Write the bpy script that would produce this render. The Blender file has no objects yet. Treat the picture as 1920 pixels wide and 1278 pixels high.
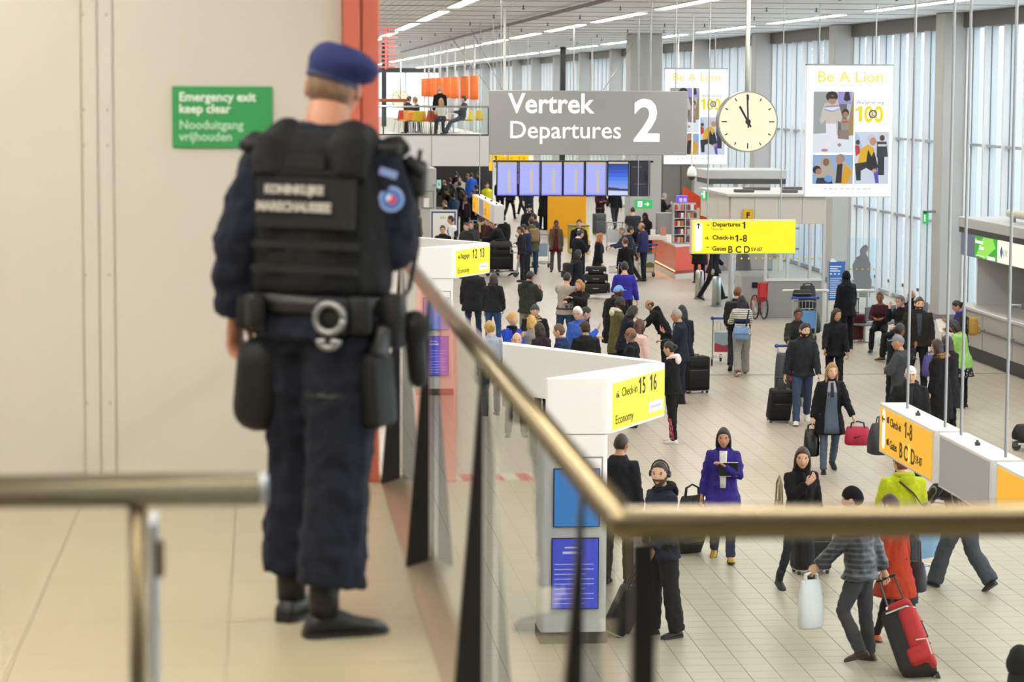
import bpy, bmesh, math, random
from mathutils import Vector as V, Matrix as M
R = math.radians
rnd = random.Random(11)
sc = bpy.context.scene
col = sc.collection

# ------------------------------------------------------------------ camera
F = 4750.0
EYE = V((0.0, 0.0, 5.8))
YAW, PITCH, ROLL = R(5.62), R(5.69), 0.0055
CAMROT = M.Rotation(-YAW, 3, 'Z') @ M.Rotation(math.pi / 2 - PITCH, 3, 'X') @ M.Rotation(ROLL, 3, 'Z')
cd = bpy.data.cameras.new('camera')
cam = bpy.data.objects.new('camera', cd)
col.objects.link(cam)
cam.matrix_world = M.Translation(EYE) @ CAMROT.to_4x4()
cd.sensor_fit = 'HORIZONTAL'
cd.sensor_width = 36.0
cd.lens = F / 1920.0 * 36.0
cd.clip_end = 1500
cd.dof.use_dof = True
cd.dof.focus_distance = 36.0
cd.dof.aperture_fstop = 4.0
sc.camera = cam
# ------------------------------------------------------------------ sky, exposure
w = bpy.data.worlds.new('overcast_sky')
sc.world = w
w.use_nodes = True
nt = w.node_tree
bg = nt.nodes['Background']
tc = nt.nodes.new('ShaderNodeTexCoord')
sep = nt.nodes.new('ShaderNodeSeparateXYZ')
ramp = nt.nodes.new('ShaderNodeValToRGB')
ramp.color_ramp.elements[0].position = 0.0
ramp.color_ramp.elements[0].color = (0.80, 0.90, 1.0, 1)
ramp.color_ramp.elements[1].position = 0.35
ramp.color_ramp.elements[1].color = (1.0, 1.0, 1.0, 1)
nt.links.new(tc.outputs['Generated'], sep.inputs[0])
nt.links.new(sep.outputs['Z'], ramp.inputs[0])
nt.links.new(ramp.outputs[0], bg.inputs['Color'])
bg.inputs['Strength'].default_value = 2.9
LAMP = 32.0          # radiance of the fluorescent strips
sc.view_settings.view_transform = 'Standard'
sc.view_settings.look = 'None'
sc.view_settings.gamma = 1.0
sc.view_settings.use_curve_mapping = False
sc.view_settings.exposure = 0.08
try:
    sc.cycles.max_bounces = 8
    sc.cycles.diffuse_bounces = 4
    sc.cycles.glossy_bounces = 3
    sc.cycles.transparent_max_bounces = 24
    sc.cycles.use_denoising = True
    sc.cycles.caustics_reflective = False
    sc.cycles.caustics_refractive = False
    sc.cycles.sample_clamp_indirect = 6.0
except Exception:
    pass

def ray(px, py):
    return (CAMROT @ V(((px - 960) / F, -(py - 639) / F, -1.0)))
def onz(px, py, z=0.0):          # pixel of the photograph -> point on the level z
    d = ray(px, py); t = (z - EYE.z) / d.z
    return EYE + d * t
def ony(px, py, y):              # pixel -> point on the cross plane y
    d = ray(px, py)
    return EYE + d * (y / d.y)
def onx(px, py, x):
    d = ray(px, py)
    return EYE + d * (x / d.x)

# ------------------------------------------------------------------ materials
def lin(h):
    if not isinstance(h, str):
        return tuple(h)
    h = h.lstrip('#')
    if len(h) == 3: h = ''.join(c * 2 for c in h)
    o = []
    for i in (0, 2, 4):
        c = int(h[i:i + 2], 16) / 255
        o.append(c / 12.92 if c <= .04045 else ((c + .055) / 1.055) ** 2.4)
    return tuple(o)
MC = {}
def mat(c, rough=.6, metal=0.0, emit=0.0, noise=0.0, nscale=20.0, bump=0.0, spec=.5, name=None):
    key = (str(c), rough, metal, emit, noise, nscale, bump, spec, name)
    if key in MC: return MC[key]
    m = bpy.data.materials.new(name or 'paint')
    m.use_nodes = True
    n = m.node_tree; b = n.nodes['Principled BSDF']
    L = lin(c)
    b.inputs['Base Color'].default_value = (*L, 1)
    b.inputs['Roughness'].default_value = rough
    b.inputs['Metallic'].default_value = metal
    b.inputs['Specular IOR Level'].default_value = spec
    if emit:
        b.inputs['Emission Color'].default_value = (*L, 1)
        b.inputs['Emission Strength'].default_value = emit
    if noise or bump:
        tcn = n.nodes.new('ShaderNodeTexCoord')
        nz = n.nodes.new('ShaderNodeTexNoise')
        nz.inputs['Scale'].default_value = nscale
        nz.inputs['Detail'].default_value = 3
        n.links.new(tcn.outputs['Object'], nz.inputs['Vector'])
        if noise:
            mx = n.nodes.new('ShaderNodeMix'); mx.data_type = 'RGBA'
            mx.inputs['A'].default_value = (*[max(0, x * (1 - noise)) for x in L], 1)
            mx.inputs['B'].default_value = (*[min(1, x * (1 + noise)) for x in L], 1)
            n.links.new(nz.outputs['Fac'], mx.inputs['Factor'])
            n.links.new(mx.outputs['Result'], b.inputs['Base Color'])
        if bump:
            bp = n.nodes.new('ShaderNodeBump')
            bp.inputs['Strength'].default_value = bump
            bp.inputs['Distance'].default_value = .01
            n.links.new(nz.outputs['Fac'], bp.inputs['Height'])
            n.links.new(bp.outputs['Normal'], b.inputs['Normal'])
    MC[key] = m
    return m
def cloth(c, rough=.85, nscale=28.0):
    return mat(c, rough, 0, 0, .18, nscale, .35, .25, 'cloth')
def hairm(c):
    key = ('hair', c)
    if key in MC: return MC[key]
    m = mat(c, .45, 0, 0, .6, 1.0, .5, .45, 'hair').copy()
    n = m.node_tree
    nz = next(q for q in n.nodes if q.type == 'TEX_NOISE'); tcn = next(q for q in n.nodes if q.type == 'TEX_COORD')
    mp = n.nodes.new('ShaderNodeMapping'); mp.inputs['Scale'].default_value = (110, 110, 9)
    n.links.new(tcn.outputs['Object'], mp.inputs['Vector']); n.links.new(mp.outputs['Vector'], nz.inputs['Vector'])
    mx = next(q for q in n.nodes if q.type == 'MIX')
    L = lin(c)
    mx.inputs['A'].default_value = (*[x * .45 for x in L], 1); mx.inputs['B'].default_value = (*[min(1, x * 1.9 + .012) for x in L], 1)
    MC[key] = m
    return m
def skinm(c):
    return mat(c, .5, 0, 0, .06, 30, .05, .4, 'skin')
def glow(c, e=1.0):
    key = ('glow', str(c), e)
    if key not in MC:
        m = mat(c, .4, 0, e, name='backlit_panel').copy()
        m.node_tree.nodes['Principled BSDF'].inputs['Base Color'].default_value = (*[x * .12 for x in lin(c)], 1)
        MC[key] = m
    return MC[key]
def steel(c='#b9b9b7', rough=.32):
    return mat(c, rough, .9, name='steel')
def stripes(c1, c2, period, axis='Z', frac=.5, rough=.8):
    key = ('st', c1, c2, period, axis, frac)
    if key in MC: return MC[key]
    m = bpy.data.materials.new('striped_cloth'); m.use_nodes = True
    n = m.node_tree; b = n.nodes['Principled BSDF']; b.inputs['Roughness'].default_value = rough
    t = n.nodes.new('ShaderNodeTexCoord'); s = n.nodes.new('ShaderNodeSeparateXYZ')
    n.links.new(t.outputs['Object'], s.inputs[0])
    a = n.nodes.new('ShaderNodeMath'); a.operation = 'DIVIDE'; a.inputs[1].default_value = period
    f = n.nodes.new('ShaderNodeMath'); f.operation = 'FRACT'
    g = n.nodes.new('ShaderNodeMath'); g.operation = 'GREATER_THAN'; g.inputs[1].default_value = frac
    n.links.new(s.outputs[axis], a.inputs[0]); n.links.new(a.outputs[0], f.inputs[0]); n.links.new(f.outputs[0], g.inputs[0])
    mx = n.nodes.new('ShaderNodeMix'); mx.data_type = 'RGBA'
    mx.inputs['A'].default_value = (*lin(c1), 1); mx.inputs['B'].default_value = (*lin(c2), 1)
    n.links.new(g.outputs[0], mx.inputs['Factor']); n.links.new(mx.outputs['Result'], b.inputs['Base Color'])
    MC[key] = m
    return m
def dots(c1, c2, scale=30, thr=.28):
    key = ('dots', c1, c2, scale, thr)
    if key in MC: return MC[key]
    m = bpy.data.materials.new('dotted_cloth'); m.use_nodes = True
    n = m.node_tree; b = n.nodes['Principled BSDF']; b.inputs['Roughness'].default_value = .8
    t = n.nodes.new('ShaderNodeTexCoord'); v = n.nodes.new('ShaderNodeTexVoronoi'); v.inputs['Scale'].default_value = scale
    v.inputs['Randomness'].default_value = .35
    n.links.new(t.outputs['Object'], v.inputs['Vector'])
    g = n.nodes.new('ShaderNodeMath'); g.operation = 'LESS_THAN'; g.inputs[1].default_value = thr
    n.links.new(v.outputs['Distance'], g.inputs[0])
    mx = n.nodes.new('ShaderNodeMix'); mx.data_type = 'RGBA'
    mx.inputs['A'].default_value = (*lin(c1), 1); mx.inputs['B'].default_value = (*lin(c2), 1)
    n.links.new(g.outputs[0], mx.inputs['Factor']); n.links.new(mx.outputs['Result'], b.inputs['Base Color'])
    MC[key] = m
    return m
def glassm(tint=(.95, .98, .97), ior=1.45, name='clear_glass'):
    key = ('glass', tint, ior)
    if key in MC: return MC[key]
    m = bpy.data.materials.new(name); m.use_nodes = True
    n = m.node_tree; n.nodes.clear()
    o = n.nodes.new('ShaderNodeOutputMaterial'); mx = n.nodes.new('ShaderNodeMixShader')
    tr = n.nodes.new('ShaderNodeBsdfTransparent'); gl = n.nodes.new('ShaderNodeBsdfGlossy')
    fr = n.nodes.new('ShaderNodeFresnel'); ge = n.nodes.new('ShaderNodeNewGeometry')
    sub = n.nodes.new('ShaderNodeMath'); sub.operation = 'SUBTRACT'; sub.inputs[0].default_value = 1
    mul = n.nodes.new('ShaderNodeMath'); mul.operation = 'MULTIPLY'
    fr.inputs['IOR'].default_value = ior
    tr.inputs['Color'].default_value = (*tint, 1)
    gl.inputs['Roughness'].default_value = 0.0
    gl.inputs['Color'].default_value = (1, 1, 1, 1)
    n.links.new(ge.outputs['Backfacing'], sub.inputs[1])
    n.links.new(sub.outputs[0], mul.inputs[0]); n.links.new(fr.outputs[0], mul.inputs[1])
    n.links.new(mul.outputs[0], mx.inputs[0]); n.links.new(tr.outputs[0], mx.inputs[1]); n.links.new(gl.outputs[0], mx.inputs[2])
    n.links.new(mx.outputs[0], o.inputs[0])
    MC[key] = m
    return m
GLASS = glassm()
WINGLASS = glassm((.92, .97, .995), 1.25, 'window_glass')

# ------------------------------------------------------------------ mesh tools
class MB:
    def __init__(s): s.bm = bmesh.new(); s.mi = 0
    def _set(s, faces):
        for f in faces: f.material_index = s.mi
    def box(s, c, d, rot=None, bev=0.0, seg=1, taper=None):
        g = bmesh.ops.create_cube(s.bm, size=1.0)
        vs = g['verts']
        for v in vs:
            v.co = V((v.co.x * d[0], v.co.y * d[1], v.co.z * d[2]))
            if taper and v.co.z > 0: v.co.x *= taper[0]; v.co.y *= taper[1]
        fs = set(f for v in vs for f in v.link_faces)
        if bev:
            es = list(set(e for v in vs for e in v.link_edges))
            r = bmesh.ops.bevel(s.bm, geom=es, offset=bev, segments=seg, affect='EDGES', profile=.5)
            fs = set(r['faces']) | set(f for f in fs if f.is_valid)
            vs = list(set(v for f in fs for v in f.verts))
            fs = set(f for v in vs for f in v.link_faces)
        s._set(fs)
        mx = (rot.to_4x4() if rot else M.Identity(4))
        for v in vs: v.co = mx.to_3x3() @ v.co + V(c)
        return s
    def b2(s, a, b, **k):
        a, b = V(a), V(b)
        return s.box((a + b) / 2, [abs(x) for x in (b - a)], **k)
    def loft(s, rings, cap=True):
        rs = [[s.bm.verts.new(p) for p in r] for r in rings]
        fs = []
        n = len(rs[0])
        for a, b in zip(rs[:-1], rs[1:]):
            for i in range(n):
                try: fs.append(s.bm.faces.new((a[i], a[(i + 1) % n], b[(i + 1) % n], b[i])))
                except ValueError: pass
        if cap:
            for r, rev in ((rs[0], True), (rs[-1], False)):
                try: fs.append(s.bm.faces.new(list(reversed(r)) if rev else r))
                except ValueError: pass
        s._set(fs)
        return s
    def ell(s, rings, n=10):            # rings: (centre, u, v, ru, rv)
        out = []
        for c, u, v, ru, rv in rings:
            out.append([V(c) + V(u) * (ru * math.cos(2 * math.pi * k / n)) + V(v) * (rv * math.sin(2 * math.pi * k / n)) for k in range(n)])
        return s.loft(out)
    def tube(s, pts, rad, n=8, rounded=False, flat=1.0):
        pts = [V(p) for p in pts]
        if not hasattr(rad, '__len__'): rad = [rad] * len(pts)
        P, Q = list(pts), list(rad)
        if rounded:
            d0 = (pts[0] - pts[1]).normalized(); d1 = (pts[-1] - pts[-2]).normalized()
            P = [pts[0] + d0 * rad[0] * .95, pts[0] + d0 * rad[0] * .6] + P + [pts[-1] + d1 * rad[-1] * .6, pts[-1] + d1 * rad[-1] * .95]
            Q = [rad[0] * .3, rad[0] * .78] + Q + [rad[-1] * .78, rad[-1] * .3]
        rings = []
        u = None
        for i, p in enumerate(P):
            t = (P[min(i + 1, len(P) - 1)] - P[max(i - 1, 0)])
            t = t.normalized() if t.length > 1e-9 else V((0, 0, 1))
            if u is None:
                u = t.cross(V((0, 0, 1)))
                if u.length < .2: u = t.cross(V((0, 1, 0)))
            u = (u - t * u.dot(t)).normalized()
            v = t.cross(u)
            rings.append((p, u, v, Q[i], Q[i] * flat))
        return s.ell(rings, n)
    def ball(s, c, r, mx=None, nu=10, nv=6):
        if not hasattr(r, '__len__'): r = (r, r, r)
        mx = mx or M.Identity(3)
        rings = []
        for i in range(nv + 1):
            a = math.pi * (i / nv) if 0 < i < nv else (0.06 if i == 0 else math.pi - .06)
            rings.append([V(c) + mx @ V((r[0] * math.sin(a) * math.cos(2 * math.pi * k / nu), r[1] * math.sin(a) * math.sin(2 * math.pi * k / nu), -r[2] * math.cos(a))) for k in range(nu)])
        return s.loft(rings)
    def prism(s, poly, axis, a, b):     # polygon in the two other axes, swept along axis
        def P(p, t):
            if axis == 'Z': return V((p[0], p[1], t))
            if axis == 'Y': return V((p[0], t, p[1]))
            return V((t, p[0], p[1]))
        return s.loft([[P(p, a) for p in poly], [P(p, b) for p in poly]])
    def poly(s, pts):
        f = s.bm.faces.new([s.bm.verts.new(p) for p in pts]); f.material_index = s.mi
        return s
    def add(s, me, mx=None):
        n0 = len(s.bm.verts)
        s.bm.from_mesh(me)
        return s
    def mesh(s, name, mats, smooth=False, recalc=True, scale=1.0):
        if scale != 1.0:
            for v in s.bm.verts: v.co *= scale
        if recalc: bmesh.ops.recalc_face_normals(s.bm, faces=s.bm.faces)
        me = bpy.data.meshes.new(name)
        s.bm.to_mesh(me); s.bm.free()
        for m in (mats if isinstance(mats, (list, tuple)) else [mats]): me.materials.append(m)
        if smooth: me.shade_smooth()
        return me
    def obj(s, name, mats, parent=None, smooth=False, **k):
        return link(name, s.mesh(name, mats, smooth, **k), parent)
def link(name, data, parent=None):
    o = bpy.data.objects.new(name, data); col.objects.link(o)
    if parent: o.parent = parent
    return o
def tag(o, label, cat, group=None):
    o['label'] = label; o['category'] = cat
    if group: o['group'] = group
    return o
def thing(name, label, cat, loc=(0, 0, 0), rz=0.0, group=None):
    o = link(name, None); o.location = loc; o.rotation_euler = (0, 0, rz)
    o.empty_display_size = .2
    return tag(o, label, cat, group)
def struct(name, mb, mats, parent=None, smooth=False):
    o = mb.obj(name, mats, parent, smooth)
    if not parent: o['kind'] = 'structure'
    return o
def kids(o): return [c for c in bpy.data.objects if c.parent == o]
def dup(o, loc, rz, label, group=None, ch=None):
    c = o.copy(); col.objects.link(c); c.location = loc; c.rotation_euler = (0, 0, rz); c['label'] = label
    if group: c['group'] = group
    for k in (ch or kids(o)):
        q = k.copy(); col.objects.link(q); q.parent = c
        for g in kids(k):
            z = g.copy(); col.objects.link(z); z.parent = q
    return c
def text(s, size, loc, parent, m, rot=(90, 0, 0), bold=0.0, align='LEFT', ext=.0015, name='lettering', xs=1.0):
    c = bpy.data.curves.new(name, 'FONT')
    c.body = s; c.size = size; c.offset = bold; c.extrude = ext; c.align_x = align; c.resolution_u = 3
    c.materials.append(m)
    o = link(name, c, parent)
    o.location = loc; o.rotation_euler = tuple(R(a) for a in rot); o.scale = (xs, 1, 1)
    return o
def numtext(s, size, loc, parent, m, rot=(90, 0, 0), bold=0.0, xs=1.0, adv=.56):
    x = 0.0
    E = M.Rotation(R(rot[2]), 3, 'Z')
    for ch in s:
        p = V(loc) + E @ V((x, 0, 0))
        if ch == '1':
            k = size * .70; w_ = (.075 * size + bold) * xs
            o = MB().prism([(.10 * size * xs + w_, 0), (.10 * size * xs + 2.9 * w_, 0), (.10 * size * xs + 2.9 * w_, k), (.10 * size * xs + 1.5 * w_, k), (0.02 * size, k * .80), (.02 * size, k * .64), (.10 * size * xs + w_, k * .76)], 'Y', -.0015, .0015).obj('numeral', m, parent)
            o.location = p; o.rotation_euler = (0, 0, R(rot[2]))
            x += size * xs * .52
        elif ch == ' ': x += size * xs * .28
        else:
            text(ch, size, p, parent, m, rot, bold, name='numeral', xs=xs)
            x += size * xs * {'-': .36}.get(ch, adv)
WHITE = mat('#f2f2f0', .5, name='white_enamel')
BLACK = mat('#0c0c0d', .5, name='black_enamel')
INK = mat('#26220a', .6, name='dark_lettering')
# ------------------------------------------------------------------ hall shell
XR, XL, YE, CEIL, MZ = 17.7, -14.0, 252.0, 7.75, 4.1
# lower floor: base with joints showing, single tiles near, joined tiles farther, tile pattern in the material beyond
def tilemat(name, c, size, var, rough, joint=None, gap=.012):
    m = bpy.data.materials.new(name); m.use_nodes = True
    n = m.node_tree; b = n.nodes['Principled BSDF']; b.inputs['Roughness'].default_value = rough
    b.inputs['Specular IOR Level'].default_value = .5
    t = n.nodes.new('ShaderNodeTexCoord')
    g = n.nodes.new('ShaderNodeNewGeometry')
    mp = n.nodes.new('ShaderNodeVectorMath'); mp.operation = 'DIVIDE'; mp.inputs[1].default_value = (size, size, 1000)
    n.links.new(g.outputs['Position'], mp.inputs[0])
    fl = n.nodes.new('ShaderNodeVectorMath'); fl.operation = 'FLOOR'; n.links.new(mp.outputs[0], fl.inputs[0])
    wn = n.nodes.new('ShaderNodeTexWhiteNoise'); n.links.new(fl.outputs[0], wn.inputs['Vector'])
    nz = n.nodes.new('ShaderNodeTexNoise'); nz.inputs['Scale'].default_value = .35; n.links.new(g.outputs['Position'], nz.inputs['Vector'])
    ad = n.nodes.new('ShaderNodeMath'); ad.operation = 'MULTIPLY_ADD'; ad.inputs[1].default_value = .55; n.links.new(wn.outputs['Value'], ad.inputs[0]); n.links.new(nz.outputs['Fac'], ad.inputs[2])
    mx = n.nodes.new('ShaderNodeMix'); mx.data_type = 'RGBA'
    L = lin(c)
    mx.inputs['A'].default_value = (*[x * (1 - var) for x in L], 1); mx.inputs['B'].default_value = (*[min(1, x * (1 + var)) for x in L], 1)
    n.links.new(ad.outputs[0], mx.inputs['Factor'])
    out = mx.outputs['Result']
    if joint:
        fr = n.nodes.new('ShaderNodeVectorMath'); fr.operation = 'FRACTION'; n.links.new(mp.outputs[0], fr.inputs[0])
        sp = n.nodes.new('ShaderNodeSeparateXYZ'); n.links.new(fr.outputs[0], sp.inputs[0])
        mn = n.nodes.new('ShaderNodeMath'); mn.operation = 'MINIMUM'; n.links.new(sp.outputs[0], mn.inputs[0]); n.links.new(sp.outputs[1], mn.inputs[1])
        lt = n.nodes.new('ShaderNodeMath'); lt.operation = 'LESS_THAN'; lt.inputs[1].default_value = gap / size; n.links.new(mn.outputs[0], lt.inputs[0])
        m2 = n.nodes.new('ShaderNodeMix'); m2.data_type = 'RGBA'; m2.inputs['B'].default_value = (*lin(joint), 1)
        n.links.new(lt.outputs[0], m2.inputs['Factor']); n.links.new(out, m2.inputs['A']); out = m2.outputs['Result']
    n.links.new(out, b.inputs['Base Color'])
    return m
TILE = tilemat('pale_stone_tile', '#a9a08f', .3, .06, .36)
FARTILE = tilemat('pale_stone_tile_far', '#a79f92', .3, .06, .36, '#7f786a', .009)
GROUT = mat('#7d776b', .9, name='grout')
Y1 = 61.5
fl = struct('floor', MB().b2((XL, 14.0, -.3), (XR + 1.5, Y1, -.012)), GROUT)
far = MB().b2((XL, Y1, -.3), (XR + 1.5, YE, 0)).obj('far_paving', FARTILE, fl)
tm = MB().b2((.003, .003, -.012), (.297, .297, 0), bev=.0015).mesh('tile', TILE)
done = set()
cand = []
for j in range(int(23.7 / .3), int(33 / .3)):
    for i in range(int(3.3 / .3), int(9.0 / .3)):
        x, y = i * .3, j * .3
        c = CAMROT.inverted() @ (V((x + .15, y + .15, 0)) - EYE)
        u, v = 960 + F * c.x / -c.z, 639 - F * c.y / -c.z
        if 1215 < u < 1925 and v < 1290 and len(cand) < 300: cand.append((i, j))
for i, j in cand:
    o = link('tile', tm, fl); o.location = (i * .3, j * .3, 0); done.add((i, j))
mb = MB()
for j in range(int(14.1 / .3), int(Y1 / .3)):
    for i in range(int(-3.0 / .3), int(XR / .3)):
        if (i, j) in done: continue
        x, y = i * .3, j * .3
        mb.poly([(x + .003, y + .003, 0), (x + .297, y + .003, 0), (x + .297, y + .297, 0), (x + .003, y + .297, 0)])
o = mb.obj('tile_field', TILE, fl, recalc=False); o['kind'] = 'stuff'
o = MB().b2((4.4, 50.75, 0), (15.3, 50.79, .004)).obj('expansion_joint', mat('#6d675c', .6, name='joint_strip'), fl)

# camera-side mezzanine floor with its own big tiles
mzf = struct('floor_mezzanine', MB().b2((-9, -3.0, MZ - .45), (.50, 11.4, MZ - .006)).b2((.50, -3, MZ - .45), (9.0, 4.02, MZ - .006)), mat('#a89f8e', .8, name='grout_light'))
MT = tilemat('cream_floor_tile', '#a2977e', .63, .035, .3)
tm2 = MB().b2((.0015, .0015, -.006), (.6285, .6285, 0)).mesh('tile', MT)
for i in range(-7, 1):
    for j in range(-2, 13):
        o = link('tile', tm2, mzf); o.location = (.515 - .63 * (1 - i), 3.0 + .63 * j, MZ)
        if i == 0: pass
# ------------------------------------------------------------------ ceiling
ceil = struct('ceiling', MB().b2((XL, -6, CEIL + .06), (XR + .4, YE, CEIL + .3)), mat('#b5b3b0', .7, name='ceiling_void'))
SL = mat('#f4f6fa', .36, .0, 0, .05, .4, 0, .5, 'ceiling_slat_metal')
slm = MB().b2((-.092, -6, -.012), (.092, YE, .02), bev=.006).mesh('slat', SL)
x = XL + .1
while x < XR + .3:
    o = link('slat', slm, ceil); o.location = (x, 0, CEIL + .02); x += .2
crm = MB().b2((XL, -.015, -.004), (XR, .015, .02)).mesh('cross_rail', mat('#98989a', .6, name='cross_rail'))
for k in range(0, 60):
    o = link('cross_rail', crm, ceil); o.location = (0, 18 + 3.9 * k, CEIL)
LM = mat('#fffaf0', .5, 0, LAMP, name='fluorescent_tube')
lb = MB().b2((-.16, 0, -.008), (.16, 9.3, .03)).mesh('housing', mat('#d8d8d5', .5, name='lamp_housing'))
ld = MB().b2((-.13, .05, -.016), (.13, 9.25, -.008)).mesh('diffuser', LM)
ORD = 'first second third fourth fifth sixth seventh eighth ninth tenth eleventh twelfth thirteenth fourteenth fifteenth sixteenth seventeenth eighteenth nineteenth twentieth'.split()
rows = ((4.58, 'fluorescent lamp of the row over the left of the hall'), (9.65, 'fluorescent lamp of the row above the clock'), (14.85, 'fluorescent lamp of the row by the window columns'), (-1.75, 'fluorescent lamp above the gallery'), (-6.0, 'fluorescent lamp far over the gallery'))  # last two rows: out of view, added to even out the light
for x, lab in rows:
    for k in range(-5, 15):
        y = 64.6 + 12.25 * k
        if y < -4 or y + 9 > YE: continue
        t = thing('ceiling_light', lab + ', ' + ORD[k + 5] + ' from the near end', 'lamp', (x, y, CEIL - .01), 0, 'fluorescent lamps of the ceiling')
        link('housing', lb, t); link('diffuser', ld, t)
cp = MB().tube([(7.15, 14, CEIL - .1), (7.15, 132, CEIL - .1)], .045, 8).obj('ceiling_pipe', mat('#77716a', .5, .3, name='dark_pipe'))
tag(cp, 'long dark grey pipe running under the slatted ceiling', 'pipe')
# sprinkler heads
sp = MB().tube([(0, 0, 0), (0, 0, -.1)], .025, 6).tube([(0, 0, -.1), (0, 0, -.12)], .06, 6).mesh('sprinkler_head', mat('#4b4a48', .5, name='sprinkler'))
for i in range(9):
    for xx, rl_ in ((6.1, 'left of the dark pipe'), (8.4, 'right of the dark pipe'), (11.9, 'between the middle and right lamp rows'), (13.1, 'beside the right lamp row')):
        o = link('sprinkler', sp); o.scale = (.6, .6, .8); o.location = (xx, 52 + 7.7 * i, CEIL - .005)
        tag(o, 'small dark ceiling sprinkler ' + rl_ + ', ' + ORD[i] + ' from the near end', 'sprinkler', 'ceiling sprinklers')

# ------------------------------------------------------------------ walls
WG = mat('#c9c8c5', .7, 0, 0, .03, 3, 0, .3, 'grey_wall_panel')
struct('wall_left', MB().b2((XL - .3, -6, 0), (XL, YE, CEIL)), WG)
struct('wall_back', MB().b2((XL, -6.3, 0), (XR + .4, -6, CEIL)), mat('#b8b4ac', .8, name='back_wall'))
# right facade: columns, glazed bays
COLM = mat('#b3b2b0', .62, 0, 0, .03, 2, 0, .4, 'grey_column_cladding')
MUL = mat('#dde0e2', .45, 0, 0, 0, 1, 0, .5, 'white_mullion')
HEAD = mat('#5b5753', .6, name='dark_header')
cm = MB().b2((0, 0, 0), (.7, .8, CEIL), bev=.02).mesh('column', COLM)
csk = MB().b2((-.015, -.015, 0), (.715, .815, .16)).mesh('skirting', mat('#6d6b68', .5, name='column_skirting'))
mulm = MB().b2((-.17, -.05, 0), (.17, .05, CEIL), bev=.008).mesh('mullion', MUL)
PITCHY = 12.25
SUB = 7
st = (PITCHY - .8) / SUB
pm = MB().b2((-.008, .05, .12), (.008, st - .05, 7.4)).mesh('pane', WINGLASS)
gkm = MB().b2((-.012, -.06, .1), (.012, .06, 7.38)).mesh('gasket', mat('#6b7074', .6, name='gasket'))
trm = MB().b2((-.09, 0, -.035), (.09, PITCHY - .8, .035)).mesh('transom', mat('#a9adb0', .4, .3, name='transom'))
hdm = MB().b2((-.25, 0, 7.38), (.2, PITCHY - .8, CEIL)).mesh('header', HEAD)
for k in range(-2, 16):
    y0 = 62.6 + PITCHY * k
    c = link('trim_%d' % (k + 3), cm); c.location = (17.0, y0, 0); c['kind'] = 'structure'
    link('skirting', csk, c)
    if y0 + PITCHY > YE: continue
    wd = link('window_%d' % (k + 3), hdm); wd.location = (17.75, y0 + .8, 0); wd['kind'] = 'structure'
    for i in range(SUB + 1):
        o = link('mullion', mulm, wd); o.location = (0, i * st, 0)
    for i in range(SUB + 1):
        o = link('gasket', gkm, wd); o.location = (0, i * st, 0)
    for i in range(SUB):
        o = link('pane', pm, wd); o.location = (0, i * st, 0)
    for z in (.1, 2.35, 4.46):
        o = link('transom', trm, wd); o.location = (0, 0, z)
# second glazed skin outside: white fins seen through the first glass
fin = MB().b2((-.3, -.04, 0), (.3, .04, 9)).mesh('outer_fin', mat('#e3eaef', .5, name='outer_fin'))
of = link('trim_30', MB().b2((18.9, 38, -.2), (20.2, YE, 0)).mesh('outer_kerb', mat('#aeb2b3', .8, name='kerb'))); of['kind'] = 'structure'
for k in range(0, 108):
    o = link('outer_fin', fin, of); o.location = (19.4, 40 + 1.95 * k, 0)
# end of the hall
we = struct('window_40', MB().b2((XL, YE, 7.3), (XR + .3, YE + .3, CEIL + .3)), HEAD)
for i in range(9):
    MB().b2((XL + i * 4.0, YE, 0), (XL + i * 4.0 + .15, YE + .2, 7.3)).obj('mullion', MUL, we)
MB().b2((XL, YE + .05, 4.05), (XR + .3, YE + .15, 4.2)).obj('transom', MUL, we)
for i in range(8):
    MB().b2((XL + i * 4.0 + .15, YE + .09, 0), (XL + i * 4.0 + 4.0, YE + .11, 7.3)).obj('pane', WINGLASS, we)
# outdoors
g = struct('ground', MB().b2((-200, -60, -1.2), (400, 700, -.31)), mat('#d5d9da', .9, 0, 0, .1, .05, 0, .2, 'apron'))
BW = mat('#cfd9e0', .6, name='far_building'); BWD = mat('#9fb2c0', .3, name='far_window')
def building(x, y, wx, wy, h, lab):
    t = thing('building', lab, 'building', (x, y, -.3))
    MB().b2((0, 0, 0), (wx, wy, h), bev=.1).obj('walls', BW, t)
    wm = MB().b2((-.06, 0, 0), (.02, 2.4, 1.5)).mesh('window', BWD)
    for i in range(int(wy / 4)):
        for j in range(int(h / 3.4)):
            o = link('window', wm, t); o.location = (0, .9 + i * 4, 1.2 + j * 3.4)
    MB().b2((-.3, -.3, h), (wx + .3, wy + .3, h + .5)).obj('roof_edge', mat('#8a949b', .6, name='roof_edge'), t)
building(46, 118, 14, 34, 12, 'pale grey office block outside beyond the window columns')
building(60, 176, 18, 46, 16, 'taller pale block outside farther along the facade')
building(-30, 420, 90, 16, 9, 'long low building beyond the end glazing of the hall')

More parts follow.
